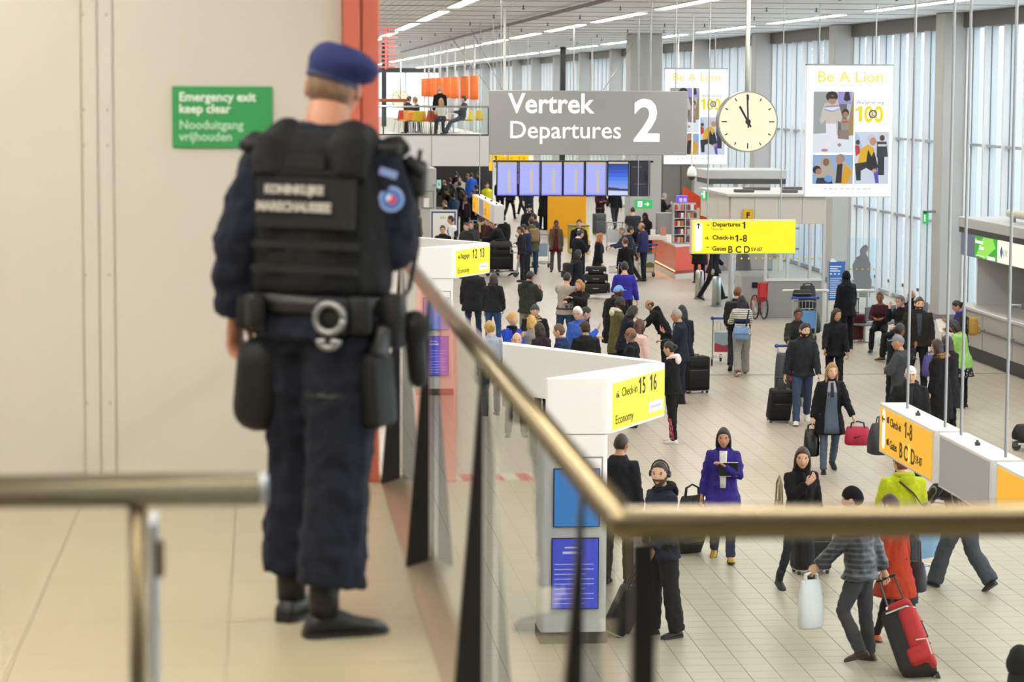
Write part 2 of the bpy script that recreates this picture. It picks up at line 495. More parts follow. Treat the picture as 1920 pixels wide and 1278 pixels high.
# ------------------------------------------------------------------ gallery wall at the left, with the red door frame
WP = mat('#c9c2b7', .65, 0, 0, .03, 1.2, .03, .35, 'cream_wall_panel')
YW = 10.9
X = lambda px: (px - 490) / F * YW
wl = struct('wall_gallery', MB().b2((-9, YW + .04, MZ), (X(640), YW + .3, CEIL)), mat('#9d968b', .8, name='wall_core'))
def wpanel(a, b, name='panel', m=WP, d=.0):
    return MB().b2((a, YW - d, MZ + .02), (b, YW + .05, CEIL - .02), bev=.004).obj(name, m, wl)
wpanel(-9, X(-900)); wpanel(X(-900), X(-420)); wpanel(X(-420) + .004, X(157)); wpanel(X(157) + .002, X(186), 'cover_strip', WP, .006); wpanel(X(186) + .003, X(214), 'cover_strip', WP, .006); wpanel(X(214) + .002, X(637))
sm = MB().tube([(0, -.004, 0), (0, .004, 0)], .005, 8).mesh('screw', mat('#8c867c', .4, .6, name='screw'))
for z in (4.45, 5.0, 5.55, 6.1, 5.7):
    for px in (161, 204):
        o = link('screw', sm, wl); o.location = (X(px), YW - .006, z)
RED = mat('#c86a55', .45, 0, 0, .04, 2, 0, .4, 'red_frame')
struct('trim_31', MB().b2((X(638), YW - .05, MZ), (X(669), YW + .3, CEIL), bev=.006).b2((X(672), YW - .03, MZ), (X(706), YW + .3, CEIL), bev=.006).b2((X(667), YW - .01, MZ), (X(674), YW + .3, CEIL)), RED)
struct('trim_32', MB().b2((X(635), YW - .02, 6.35), (X(641), YW + .3, CEIL)), mat('#c9d0d8', .4, name='pale_strip'))
# hazard tape at the foot of the wall
ht = struct('baseboard_gallery', MB().b2((-1.4, YW - .012, MZ), (X(760), YW - .004, MZ + .03)), mat('#e9e2d4', .5, name='tape_white'))
hm = MB().prism([(0, 0), (.06, 0), (.09, .03), (.03, .03)], 'Y', -.0145, -.012).mesh('tape_stripe', mat('#c8352c', .5, name='tape_red'))
for i in range(16):
    o = link('tape_stripe', hm, ht); o.location = (-1.38 + .125 * i, YW, MZ)
# green emergency sign
t = thing('wall_sign', 'green emergency exit keep clear sign on the cream wall', 'sign', (X(323), YW, MZ + 1.44))
MB().b2((0, -.012, 0), (X(508) - X(323), -.002, .262), bev=.004).obj('panel', mat('#2f9150', .45, name='green_sign'), t)
TW = mat('#dfe9dc', .5, name='sign_white'); TP = mat('#a9d3b2', .5, name='sign_pale')
text('Emergency exit', .052, (.028, -.0135, .200), t, TW, bold=.0014)
text('keep clear', .052, (.028, -.0135, .150), t, TW, bold=.0014)
text('Nooduitgang', .052, (.028, -.0135, .082), t, TP, bold=.0012)
text('vrijhouden', .052, (.028, -.0135, .032), t, TP, bold=.0012)

# ------------------------------------------------------------------ balustrade
RAILM = mat('#786d56', .26, .85, 0, .05, 6, 0, .5, 'brushed_rail')
FIN = mat('#0b0b0c', .35, name='black_fin')
SILL = mat('#b6a892', .35, .8, 0, .05, 5, 0, .5, 'metal_sill')
XG = .590
t = thing('balustrade', 'glass balustrade with black fins and metal handrail beside the officer', 'railing', (XG, 4.1, MZ))
MB().tube([(0, 0, .985), (0, 6.78, .985)], .029, 14).obj('handrail', RAILM, t, True)
MB().tube([(0, 0, .985), (9, 0, .985)], .029, 14).ball((0, 0, .985), .029, nu=14, nv=8).obj('handrail', RAILM, t, True)
MB().prism([(-.085, -.01), (-.085, .004), (0, .03), (.02, .03), (.02, -.4), (-.01, -.4)], 'Y', 0, 6.78).obj('sill', SILL, t)
MB().prism([(.0, -.4), (.0, .03), (-.02, .03), (-.085, .004), (-.085, -.01)], 'X', -.0, 9).obj('sill', SILL, t)
gm = MB().b2((-.006, .02, .03), (.006, 2.17, .975)).mesh('pane', GLASS)
for i in range(3):
    o = link('pane', gm, t); o.location = (0, .02 + 2.22 * i, 0)
gm = MB().b2((.05, -.006, .03), (2.2, .006, .975)).mesh('pane', GLASS)
for i in range(4):
    o = link('pane', gm, t); o.location = (2.22 * i, 0, 0)
fm = MB().prism([(-.004, .955), (-.010, .955), (-.086, .006), (-.004, .03)], 'Y', -.016, .016).mesh('fin', FIN)
for y in (.46, 2.6, 4.8, 6.7):
    o = link('fin', fm, t); o.location = (-.004, y, 0)
fm = MB().prism([(-.008, .955), (-.02, .955), (-.1, .0), (-.008, .03)], 'X', 0, .038).mesh('fin', FIN)
for x in (.012, 2.2, 4.42):
    o = link('fin', fm, t); o.location = (x, 0, 0)
t = thing('side_railing', 'free-standing metal handrail with post ending beside the officer', 'railing', (0, 4.44, MZ))
MB().tube([(-4.2, 0, .995), (-.006, 0, .995)], .029, 14).obj('handrail', RAILM, t, True)
MB().tube([(-.006, 0, .995), (.004, 0, .995)], .029, 14).obj('end_cap', mat('#aeb7c2', .3, .5, name='end_cap'), t, True)
pm_ = MB().tube([(0, 0, 0), (0, 0, .97)], .0165, 12).tube([(0, 0, 0), (0, 0, .012)], .05, 12).mesh('post', RAILM, True)
for x in (-.222, -1.7, -3.2):
    o = link('post', pm_, t); o.location = (x, 0, 0)
MB().b2((-.2035, .02, .06), (-.1925, .16, .93)).obj('pane_edge', mat('#a9b6c4', .3, name='glass_edge'), t)
for x in (-.186, -1.67):
    MB().b2((x - .008, .02, .835), (x + .008, .05, .9), bev=.003).obj('clamp', mat('#6b5138', .4, .4, name='bronze_clamp'), t)

t = thing('ceiling_panel_light', 'long luminous ceiling panel above the side handrail', 'lamp', (-.26, 4.3, CEIL - .02))
MB().b2((-.32, -2.2, -.06), (.32, 2.2, .02)).obj('housing', mat('#d8d8d5', .5, name='lamp_housing'), t)
MB().b2((-.27, -2.1, -.075), (.27, 2.1, -.06)).obj('diffuser', mat('#fff4e0', .5, 0, 18.0, name='panel_light'), t)
# ------------------------------------------------------------------ hanging signs
INK2 = mat('#4d480c', .6, name='olive_lettering')
YEL = glow('#ffc400', .95); YEL2 = glow('#ffe600', 1.0); YELF = glow('#f6b400', .85)
GREYP = mat('#a5a5a7', .5, 0, 0, 0, 1, 0, .4, 'grey_sign_face')
BOXW = mat('#d3d4d4', .45, name='sign_casing')
ROD = steel('#a9abac', .35)
def rods(t, pts, ztop=CEIL, r=.012):
    loc = t.location
    for (x, y, z) in pts:
        MB().tube([(x, y, z), (x, y, ztop - loc.z)], r, 6).obj('suspension_rod', ROD, t)
def arrow(t, x, z, s, m, y, d='up', name='arrow', rot=None):
    k = .16 * s
    mb = MB()
    mb.prism([(-k * .55, -s / 2), (k * .55, -s / 2), (k * .55, s * .36), (-k * .55, s * .36)], 'Y', 0, .003)
    mb.prism([(0, s / 2), (-s * .36, s * .1), (-s * .36, -s * .08), (0, s * .28), (s * .36, -s * .08), (s * .36, s * .1)], 'Y', 0, .003)
    o = mb.obj(name, m, t); o.location = (x, y, z)
    o.rotation_euler = (0, {'up': 0, 'right': R(90), 'left': R(-90)}[d], 0)
    if rot: o.rotation_euler = rot
    return o
def plane_icon(t, x, z, s, m, y):       # small aircraft symbol
    mb = MB()
    mb.prism([(-.5, -.06), (.42, .05), (.5, .12), (.4, .16), (-.5, .03)], 'Y', 0, .003)
    mb.prism([(-.05, .02), (.1, .05), (-.12, .36), (-.2, .36)], 'Y', 0, .003)
    mb.prism([(-.02, .0), (.12, .04), (.1, -.24), (.02, -.26)], 'Y', 0, .003)
    mb.prism([(-.46, 0), (-.38, .01), (-.48, .17), (-.55, .17)], 'Y', 0, .003)
    o = mb.obj('aircraft_symbol', m, t); o.location = (x, y, z); o.scale = (s, 1, s)
def people_icon(t, x, z, s, m, y):
    mb = MB()
    for dx, h in ((-.28, .8), (.12, 1.0)):
        mb.prism([(dx - .1, 0), (dx + .1, 0), (dx + .14, h * .6), (dx - .14, h * .6)], 'Y', 0, .003)
        mb.prism([(dx + .1 * math.cos(a * .785), h * .76 + .1 * math.sin(a * .785)) for a in range(8)], 'Y', 0, .003)
    mb.prism([(.34, 0), (.56, 0), (.56, .34), (.34, .34)], 'Y', 0, .003)
    o = mb.obj('traveller_symbol', m, t); o.location = (x, y, z); o.scale = (s, 1, s)

# big grey departures sign
YS = 55.0
a, b = ony(918.5, 169, YS), ony(1288, 291, YS)
W_, H_ = b.x - a.x, a.z - b.z
t = thing('departures_sign', 'big grey hanging sign reading Vertrek Departures 2', 'sign', (a.x, YS, b.z))
MB().b2((0, 0, 0), (W_, .22, H_), bev=.012).obj('panel', mat('#a3a3a4', .5, 0, 0, 0, 1, 0, .4, 'sign_grey'), t)
GW = glow('#ffffff', 1.0)
k = W_ / 370.0
text('Vertrek', .60, (35 * k, -.004, 78 * k), t, GW, bold=.011, xs=.97)
text('Departures', .535, (35 * k, -.004, 31 * k), t, GW, bold=.003, xs=1.0)
text('2', 1.27, (268 * k, -.004, 27.5 * k), t, GW, bold=.03, xs=.94)
rods(t, [(.25, .11, H_), (W_ - .8, .11, H_), (W_ - .25, .11, H_)])

# clocks
def clock(x, y, z, r, lab, numerals=True):
    t = thing('clock', lab, 'clock', (x, y, z))
    MB().tube([(0, -.13, 0), (0, .13, 0)], r, 40).obj('case', steel('#8f8c84', .4), t)
    MB().tube([(0, -.136, 0), (0, -.129, 0)], r * .955, 40).obj('dial', glow('#f6efcb', .88), t)
    hm = []
    for i in range(12):
        a = R(30 * i); big = i % 3 == 0
        l0, l1, wd = (r * .70, r * .88, r * .02) if big else (r * .78, r * .88, r * .018)
        o = MB().b2((-wd, -.004, l0), (wd, 0, l1)).obj('hour_mark', BLACK, t)
        o.location = (0, -.137, 0); o.rotation_euler = (0, a, 0)
    o = MB().prism([(-r * .03, -r * .2), (r * .03, -r * .2), (r * .035, r * .58), (-r * .035, r * .58)], 'Y', -.006, 0).obj('hour_hand', BLACK, t); o.location = (0, -.139, 0); o.rotation_euler = (0, R(-29.5), 0)
    o = MB().prism([(-r * .025, -r * .2), (r * .025, -r * .2), (r * .028, r * .9), (-r * .028, r * .9)], 'Y', -.006, 0).obj('minute_hand', BLACK, t); o.location = (0, -.147, 0); o.rotation_euler = (0, R(-2.5), 0)
    MB().tube([(0, -.155, 0), (0, -.137, 0)], r * .09, 14).obj('hub', BLACK, t)
    MB().tube([(0, 0, r - .02), (0, 0, CEIL - z)], .045, 12).obj('pole', mat('#d9d8cf', .4, name='pole_paint'), t, True)
YC = 48.7
c = ony(1400, 228, YC)
clock(c.x, YC, c.z, 57.5 * YC / F, 'round hanging clock with cream dial showing eleven')
c = ony(751, 186, 168)
clock(c.x, 168, c.z, .60, 'distant cream clock beyond the cafe gallery')

# yellow wayfinding signs across the hall
def way(px0, py0, px1, py1, Y, lab, name='direction_sign', m=YEL2, rodx=None):
    a, b = ony(px0, py0, Y), ony(px1, py1, Y)
    t = thing(name, lab, 'sign', (a.x, Y, b.z))
    w_, h_ = b.x - a.x, a.z - b.z
    MB().b2((0, .01, 0), (w_, .2, h_), bev=.008).obj('casing', BOXW, t)
    MB().b2((.025, -.004, .02), (w_ - .02, .012, h_ - .02)).obj('panel', m, t)
    rods(t, [((r if rodx else r * w_), .1, h_) for r in (rodx or (.16, .86))])
    return t, w_, h_, w_ / (px1 - px0)
t, w_, h_, k = way(1296.5, 412, 1492, 476, 50, 'yellow hanging sign pointing up to Departures 1, Check-in and Gates')
mb = MB(); r_ = 7.2 * k
mb.prism([(r_ * math.cos(R(q)), r_ * math.sin(R(q)) - 20 * k) for q in range(180, 361, 20)] + [(r_ * math.cos(R(q)), r_ * math.sin(R(q)) + 20 * k) for q in range(0, 181, 20)], 'Y', 0, .003)
o = mb.obj('arrow_field', glow('#ffffff', 1.0), t); o.location = (13 * k, -.007, 32 * k)
arrow(t, 13 * k, 52 * k, 11 * k, INK, -.010)
for z_, s, n, e, en in ((48, 'Departures', '1', 94, 1), (24, 'Check-in', '1-8', 81, 1), (3.5, 'Gates', 'B', 68, 1)):
    text(s, 11 * k, (39 * k, -.008, (z_ + 3) * k), t, INK, bold=.0035, xs=1.02)
    numtext(n, 17.5 * k, ((e) * k, -.008, (z_ - 1) * k), t, INK, bold=.004, xs=.95, adv=.68)
text('C', 17.5 * k, (82 * k, -.008, 2.5 * k), t, INK, bold=.004, xs=.95)
text('D', 17.5 * k, (97.5 * k, -.008, 2.5 * k), t, INK, bold=.004, xs=.95)
text('59-87', 9.5 * k, (111 * k, -.008, 5.5 * k), t, INK, bold=.002, xs=.98)
text('Vertrek', 6 * k, (39 * k, -.008, 44 * k), t, mat('#9a8a20', .6, name='pale_lettering'))
MB().b2((95.4 * k, -.007, 3 * k), (96.2 * k, -.005, 16 * k)).obj('divider', glow('#fff7c0', 1.0), t)
plane_icon(t, 31 * k, 53 * k, 7 * k, INK, -.009); plane_icon(t, 31 * k, 12 * k, 7 * k, INK, -.009); people_icon(t, 29 * k, 27 * k, 7 * k, INK, -.009)

t, w_, h_, k = way(918, 288, 1001, 304, 84, 'yellow sign behind the departure screens', m=YEL)
MB().b2((0, .0, -16 * k), (8 * k, .18, 0)).obj('drop_panel', YEL, t)
numtext('1', 14 * k, (8 * k, -.008, 2 * k), t, INK, bold=.004); text('Check-in', 9 * k, (12 * k, -.008, 4 * k), t, mat('#a87c00', .6, name='ochre_lettering')); numtext('1-8', 9 * k, (54 * k, -.008, 4 * k), t, mat('#a87c00', .6, name='ochre_lettering')); None
MB().tube([(77 * k, -.008, 8 * k), (77 * k, -.004, 8 * k)], 4.5 * k, 14).obj('symbol_disc', GW, t)

# yellow F sign
a = ony(1394, 392, 63.5); b = ony(1412, 412, 63.5)
t = thing('gate_letter_sign', 'small yellow sign with the letter F above the entrance', 'sign', (a.x, 63.5, b.z))
MB().b2((0, 0, 0), (b.x - a.x, .085, a.z - b.z), bev=.006).obj('panel', mat('#dba70c', .5, name='ochre_panel'), t)
text('F', .2, (.12, -.004, .05), t, BLACK, bold=.007, align='CENTER')

# green exit signs
def exit_sign(px0, py0, px1, py1, Y, lab, depth=.06, rod=True):
    a, b = ony(px0, py0, Y), ony(px1, py1, Y)
    w_, h_ = b.x - a.x, a.z - b.z
    t = thing('exit_sign', lab, 'sign', (a.x, Y, b.z))
    MB().b2((0, 0, 0), (w_, depth, h_), bev=.004).obj('panel', glow('#35c060', .85), t)
    MB().b2((w_ * .18, -.004, h_ * .2), (w_ * .42, 0, h_ * .8)).obj('door_symbol', GW, t)
    MB().prism([(w_ * .27, h_ * .25), (w_ * .31, h_ * .25), (w_ * .34, h_ * .5), (w_ * .32, h_ * .7), (w_ * .27, h_ * .62), (w_ * .29, h_ * .45)], 'Y', -.007, -.003).obj('runner_symbol', glow('#35c060', .85), t)
    if w_ > h_: arrow(t, w_ * .7, h_ * .5, h_ * .55, GW, -.004, 'right')
    if rod: rods(t, [(w_ * .2, depth / 2, h_), (w_ * .8, depth / 2, h_)], r=.01)
    return t
exit_sign(1190, 374, 1223, 391, 70, 'green hanging exit sign with arrow below the dark poster')

t = exit_sign(1731, 398, 1741, 419, 63.0, 'small green exit sign beside the big right column', rod=False)
MB().b2((0, 0, .27), (17.02 - t.location.x, .05, .33)).b2((.02, .0, .24), (.1, .05, .3)).obj('bracket', mat('#8d8c89', .5, name='sign_bracket'), t)

# long gallery-side sign boxes parallel to the hall
def side_sign(Yn, faces, x=6.18, zt=2.67, zb=2.17, lab='', rody=()):
    t = thing('side_sign', lab, 'sign', (x, Yn, zb))
    for (y0, y1, kind) in faces:
        h_ = zt - zb
        MB().b2((0, y0, 0), (.27, y1, h_), bev=.008).obj('casing', BOXW, t)
        MB().b2((-.005, y0 + .04, .025), (.004, y1 - .05, h_ - .03)).obj('panel', {'y': YELF, 'g': GREYP, 'w': BOXW}[kind], t)
        MB().b2((.1, (y0 + y1) / 2 - .02, h_), (.14, (y0 + y1) / 2 + .02, h_ + .03)).tube([(.12, (y0 + y1) / 2, h_ + .02), (.12, (y0 + y1) / 2, h_ + .05)], .012, 6).obj('hook', mat('#3a3938', .5, name='hook'), t)
    rods(t, [(.16, y, zt - zb) for y in rody], r=.014)
    return t
t = side_sign(20.0, [(2.80, 4.88, 'y'), (.94, 2.62, 'g'), (-1.3, .78, 'y')], lab='row of yellow and grey hanging boxes above the woman with red coat', rody=(4.4, 3.0, 2.45, 1.05))
def side_text(t, s, size, y, z, m, bold=0, xs=1):
    return text(s, size, (-.007, y, z), t, m, rot=(90, 0, -90), bold=bold, xs=xs)
mb = MB(); mb.prism([(-.055 + 0 * q, 0) for q in range(0)] or [(.05 * math.cos(R(q)), .05 * math.sin(R(q)) - .15) for q in range(180, 361, 20)] + [(.05 * math.cos(R(q)), .05 * math.sin(R(q)) + .15) for q in range(0, 181, 20)], 'X', 0, .003)
o = mb.obj('arrow_field', GW, t); o.location = (-.008, 4.68, .26)
o = arrow(t, -.012, .36, .11, BLACK, 4.68, 'left'); o.rotation_euler = (0, R(-90), R(-90))
side_text(t, 'Check-in', .12, 4.42, .32, INK, .001, 1.0); numtext('1-8', .22, (-.007, 3.86, .29), t, INK, (90, 0, -90), .003, 1.0, .6)
side_text(t, 'Gates', .12, 4.42, .10, INK, .001); side_text(t, 'B C', .21, 4.04, .07, INK, .003); side_text(t, 'D', .21, 3.60, .07, INK, .003); side_text(t, '59-87', .11, 3.42, .1, INK, .001, .95)
MB().b2((-.009, 3.66, .07), (-.005, 3.68, .25)).obj('divider', glow('#fff3a0', 1.0), t)
for z in (.34, .12):
    o = MB().prism([(4.55, z), (4.47, z), (4.47, z + .07), (4.55, z + .05)], 'X', -.008, -.005).obj('symbol', INK, t)
t = side_sign(68.0, [(5.0, 7.0, 'y'), (3.3, 4.7, 'g'), (1.2, 3.1, 'y'), (0, 1.0, 'w')], lab='far row of yellow and grey hanging boxes by the crowd under the gallery', rody=(6.4, 2.2))
numtext('1-8', .3, (-.007, 6.6, .1), t, mat('#a36d00', .6, name='ochre_lettering'), (90, 0, -90)); side_text(t, 'B C D', .26, 2.95, .1, mat('#a36d00', .6, name='ochre_lettering'))

# ------------------------------------------------------------------ departure screens
YT = 78.0
SCR = glow('#9ea4fb', .9)
def screen(px0, px1, lab, kind):
    a, b = ony(px0, 303.5, YT), ony(px1, 366, YT)
    w_, h_ = b.x - a.x, a.z - b.z
    t = thing('departure_screen', lab, 'screen', (a.x, YT, b.z), 0, 'row of hanging departure screens')
    MB().b2((-.03, 0, -.03), (w_ + .03, .12, h_ + .045), bev=.01).obj('bezel', BLACK, t)
    if kind == 'list':
        MB().b2((0, -.004, 0), (w_, .01, h_)).obj('display', SCR, t)
        mb = MB()
        for i in range(21): mb.b2((.02, -.007, .09 + i * .043), (w_ - .03, -.005, .098 + i * .043))
        mb.obj('text_rows', glow('#c9cdfd', .95), t)
        MB().b2((w_ * .52, -.008, .08), (w_ * .66, -.006, h_ * .78)).obj('time_column', glow('#c8bfae', .85), t)
        MB().b2((0, -.008, h_ - .06), (w_, -.006, h_)).obj('heading_bar', glow('#c9b78e', .8), t)
        MB().b2((0, -.008, .0), (w_, -.006, .035)).obj('footer_bar', glow('#8a86f5', .9), t)
    elif kind == 'sky':
        for i, c in enumerate(('#cfd6f7', '#8f9ae0', '#7e9bea', '#6a92ee', '#4f7fe6', '#3a67d8', '#2f56c4', '#2a4aae', '#26439c')):
            z0 = h_ * (0, .13, .22, .32, .44, .55, .66, .77, .86)[i]; z1 = h_ * (.13, .22, .32, .44, .55, .66, .77, .86, .95)[i]
            MB().b2((0, -.004, z0), (w_, .01, z1)).obj('picture_band', glow(c, .85), t)
        MB().b2((0, -.004, h_ * .95), (w_, .01, h_)).obj('heading_bar', glow('#d8c9a8', .85), t)
        MB().prism([(0, h_ * .16), (w_, h_ * .13), (w_, h_ * .19), (w_ * .6, h_ * .2), (w_ * .3, h_ * .23), (0, h_ * .24)], 'Y', -.008, -.005).obj('tree_line', mat('#2a3348', .6, name='print_dark'), t)
    else:
        MB().b2((0, -.004, 0), (w_, .01, h_)).obj('display', glow('#2f2f3c', .6), t)
        MB().prism([(w_ * .66, h_ * .45), (w_ * .95, h_ * .4), (w_ * .95, h_ * .55), (w_ * .86, h_ * .62), (w_ * .84, h_ * .72), (w_ * .74, h_ * .72), (w_ * .74, h_ * .62)], 'Y', -.008, -.005).obj('printed_figure', mat('#171720', .6, name='print_dark'), t)
        MB().b2((w_ * .2, -.008, h_ * .33), (w_ * .8, -.006, h_ * .35)).b2((w_ * .1, -.008, h_ * .84), (w_ * .6, -.006, h_ * .86)).obj('printed_lines', glow('#77788a', .6), t)
    return t
xs = [(933, 969), (974.5, 1011), (1016, 1053), (1057.5, 1094), (1099, 1135.5), (1141, 1177), (1183, 1217)]
for i, (p, q) in enumerate(xs):
    lab = ('first departure screen from the left in the hanging row', 'second departure screen from the left in the hanging row', 'middle departure screen of the five lit lists', 'fourth departure screen from the left in the hanging row', 'departure screen with list next to the blue picture', 'screen showing a blue sky picture over water', 'dark advertising screen at the end of the screen row')[i]
    screen(p, q, lab, 'list' if i < 5 else ('sky' if i == 5 else 'dark'))
a, b = ony(930, 303, YT), ony(1220, 303, YT)
t = thing('screen_rail', 'black beam carrying the departure screens', 'beam', (a.x, YT + .12, a.z - .02))
MB().b2((-.1, 0, 0), (b.x - a.x + .1, .08, .06)).obj('beam', BLACK, t)
rods(t, [(.4, .04, .05), ((b.x - a.x) * .5, .04, .05), (b.x - a.x - .4, .04, .05)], r=.02)

# ------------------------------------------------------------------ Be A Lion light boxes
def banner(Y, px, py, lab):
    a = ony(px, py, Y)
    t = thing('banner', lab, 'banner', (a.x, Y, a.z), 0)
    MB().b2((0, 0, -3.0), (2.0, .12, 0), bev=.012).obj('casing', mat('#dfe3e6', .4, name='banner_casing'), t)
    MB().b2((0, -.006, -.035), (2.0, .125, 0)).obj('top_rail', mat('#a3a8ab', .4, name='banner_rail'), t)
    MB().b2((.015, -.004, -2.985), (1.985, .0, -.04)).obj('panel', glow('#ffffff', 1.02), t)
    n = [0]
    def P(c, pts, name='printed_shape', e=.75):
        n[0] += 1
        y = -.005 - .0007 * n[0]
        MB().prism([(p[0] / 100 * 2.0, -p[1] / 150 * 3.0) for p in pts], 'Y', y, y + .0006).obj(name, glow(c, e), t)
    def rect(c, x0, y0, x1, y1, **k): P(c, [(x0, y0), (x1, y0), (x1, y1), (x0, y1)], **k)
    def oval(c, x, y, rx, ry, **k): P(c, [(x + rx * math.cos(R(q)), y + ry * math.sin(R(q))) for q in range(0, 360, 30)], **k)
    # snow scene with walking child
    rect('#b9bfc2', 8.5, 31, 55, 100); rect('#a2a9a9', 9, 31, 30, 78); rect('#9d97d8', 37, 31, 52, 45); P('#2b2230', [(45, 31), (49, 31), (51, 40), (47, 42), (43, 40)])
    P('#a88a52', [(55, 31), (55, 83), (46, 83)]); rect('#6e6a68', 37, 45, 47, 84)
    P('#e3ecf8', [(8.5, 79), (30, 77), (40, 82), (55, 80), (55, 100), (8.5, 100)])
    oval('#3a2a28', 45.5, 55, 4, 5); oval('#a87e6a', 45.5, 57, 3, 3.6); P('#9b968c', [(40, 62), (50, 62), (49, 74), (41, 74)]); P('#c9553a', [(41, 64), (49, 64), (49, 66), (41, 66)]); P('#8d7f7c', [(38, 74), (49, 74), (50, 85), (37, 84)])
    P('#cfc6bb', [(22, 44), (37, 43), (42, 60), (40, 66), (35, 62), (35, 68), (23, 68), (23, 62), (18, 68), (16, 64), (19, 50)])
    P('#8e9fce', [(22, 47), (37, 46), (38, 51), (30, 54), (21, 52)]); P('#e8e8f2', [(22, 49), (37.5, 48), (38, 50), (30, 52.5), (21.5, 50.5)])
    oval('#2b201f', 29.5, 36.5, 7, 6); oval('#b98a66', 30, 40.5, 4.4, 5.2); P('#2b201f', [(24, 36), (36, 36), (35, 39), (25, 39)])
    P('#eceaf4', [(23, 67), (35, 67), (36, 82), (41, 90), (38, 92), (31, 84), (30, 92), (22, 97), (20, 95), (24, 88)]); oval('#b58a7e', 22, 97, 4, 1.6); oval('#b58a7e', 39, 91, 2.2, 2)
    # helper with baby
    rect('#8fb3dc', 8.5, 102, 55, 135); P('#b7aca2', [(14, 112), (24, 108), (32, 114), (34, 130), (26, 134), (12, 128), (10, 120)]); oval('#b3a79c', 24, 109, 6, 6); oval('#8a5f4c', 24, 110.5, 3.6, 4.4); oval('#2a1f1e', 13.5, 119, 5, 4.6); oval('#b07f66', 15.5, 121, 3.6, 3.4)
    P('#b9b4ae', [(36, 112), (46, 110), (55, 120), (55, 135), (33, 135)]); P('#e0a51e', [(45, 112), (50, 116), (54, 122), (48, 135), (40, 135), (44, 122)]); P('#2d2629', [(37, 112), (43, 112), (42, 134), (35, 134)]); oval('#8f8a88', 40.5, 106, 5, 5); oval('#b98869', 39, 108, 4, 5); P('#2c3550', [(14, 128), (30, 128), (32, 135), (12, 135)]); oval('#6ea0d8', 27, 129, 5, 4)
    # crouching man
    rect('#d2dcec', 56.5, 76, 96, 135); P('#a9cbe6', [(56.5, 76), (62, 82), (66, 96), (56.5, 100)]); P('#c4372e', [(57, 91), (62, 92), (63, 100), (58, 104)]); oval('#57382f', 60, 88, 2.4, 3)
    oval('#dadada', 88, 79, 3.6, 3.4); oval('#5a4038', 88, 83, 3, 3.4); P('#3a3d46', [(82, 87), (93, 87), (95, 104), (82, 105)]); P('#d5d6da', [(83, 90), (93, 90), (93, 92.5), (83, 92.5)]); P('#34353d', [(83, 104), (91, 104), (91, 125), (84, 125)])
    P('#25242a', [(64, 98), (78, 94), (84, 116), (80, 122), (72, 118), (66, 112)]); P('#e3b41f', [(63, 96), (72, 90), (80, 96), (76, 104), (72, 96), (70, 110), (60, 112)]); P('#2f3138', [(57, 112), (70, 110), (72, 116), (64, 120), (64, 131), (59, 131)]); oval('#cfccd2', 75.5, 84, 5, 4.8); oval('#c49478', 77.5, 87, 4, 4.6); P('#5b53b8', [(78, 118), (83, 116), (85, 134), (81, 134)]); oval('#c9997c', 79.5, 120, 3, 2)
    YL = glow('#ecd800', .9); PG = mat('#6a7480', .6, name='print_grey'); PB = glow('#9fb0d8', .9)
    yy = -.006 - .0007 * (n[0] + 1)
    text('Be A Lion', .34, (1.0, yy, -.40), t, glow('#ece04e', .95), align='CENTER', bold=.002, ext=.0005, xs=1.12)
    text("Where There's A Need There's A LION", .088, (1.0, yy, -.505), t, glow('#a9b6dc', .9), align='CENTER', ext=.0005, xs=1.0)
    text('WeServe.org', .128, (1.15, yy, -.90), t, PG, ext=.0005, xs=.92)
    numtext('100', .50, (1.12, yy, -1.295), t, YL, bold=.016, xs=.82, adv=.56)
    o = MB().tube([(1.53, yy - .003, -1.12), (1.53, yy - .002, -1.12)], .095, 16).obj('round_emblem', mat('#3c4a86', .5, name='emblem_blue'), t)
    o = MB().tube([(1.53, yy - .005, -1.12), (1.53, yy - .004, -1.12)], .066, 12).obj('emblem_ring', glow('#e9dd90', .8), t)
    text('L', .11, (1.508, yy - .006, -1.158), t, mat('#3c4a86', .5, name='emblem_blue'), bold=.002, ext=.0003)
    mb = MB()
    for i_ in range(9): mb.b2((.42 + i_ * .13, yy - .001, -2.83), (.42 + i_ * .13 + (.08, .10, .06)[i_ % 3], yy, -2.795))
    mb.obj('small_print', glow('#c3ccd2', .95), t)
    rods(t, [(.3, .06, 0), (1.6, .06, 0)], r=.016)
banner(56.5, 1512.5, 119.5, 'larger white light box reading Be A Lion before the window columns')
banner(78.5, 1246.5, 127, 'smaller white light box reading Be A Lion behind the clock')

# dark posts standing free from floor to ceiling
pm_ = MB().b2((-.13, -.13, 0), (.13, .13, CEIL), bev=.02).mesh('post', mat('#2d2b2b', .4, .3, name='dark_post'))
for y, px, lab in ((94.3, 1198, 'thick dark steel post rising behind the departure screens'), (119, 1055, 'thin looking dark steel post farther behind the grey sign')):
    o = link('post', pm_); o.location = (ony(px, 160, y).x, y, 0); tag(o, lab, 'post')
pm_ = MB().tube([(0, 0, 0), (0, 0, -3.6)], .05, 8).mesh('rod', mat('#e3e3e0', .4, name='white_rod'))
for px, y, lab in ((1110, 100, 'white hanging pole above the grey departures sign'), (946, 62, 'thin white pole hanging left above the grey sign'), (1271, 82, 'white hanging pole between the light boxes')):
    o = link('hanging_pole', pm_); o.location = (ony(px, 120, y).x, y, CEIL); o.scale = (.7, .7, 1); tag(o, lab, 'pole')
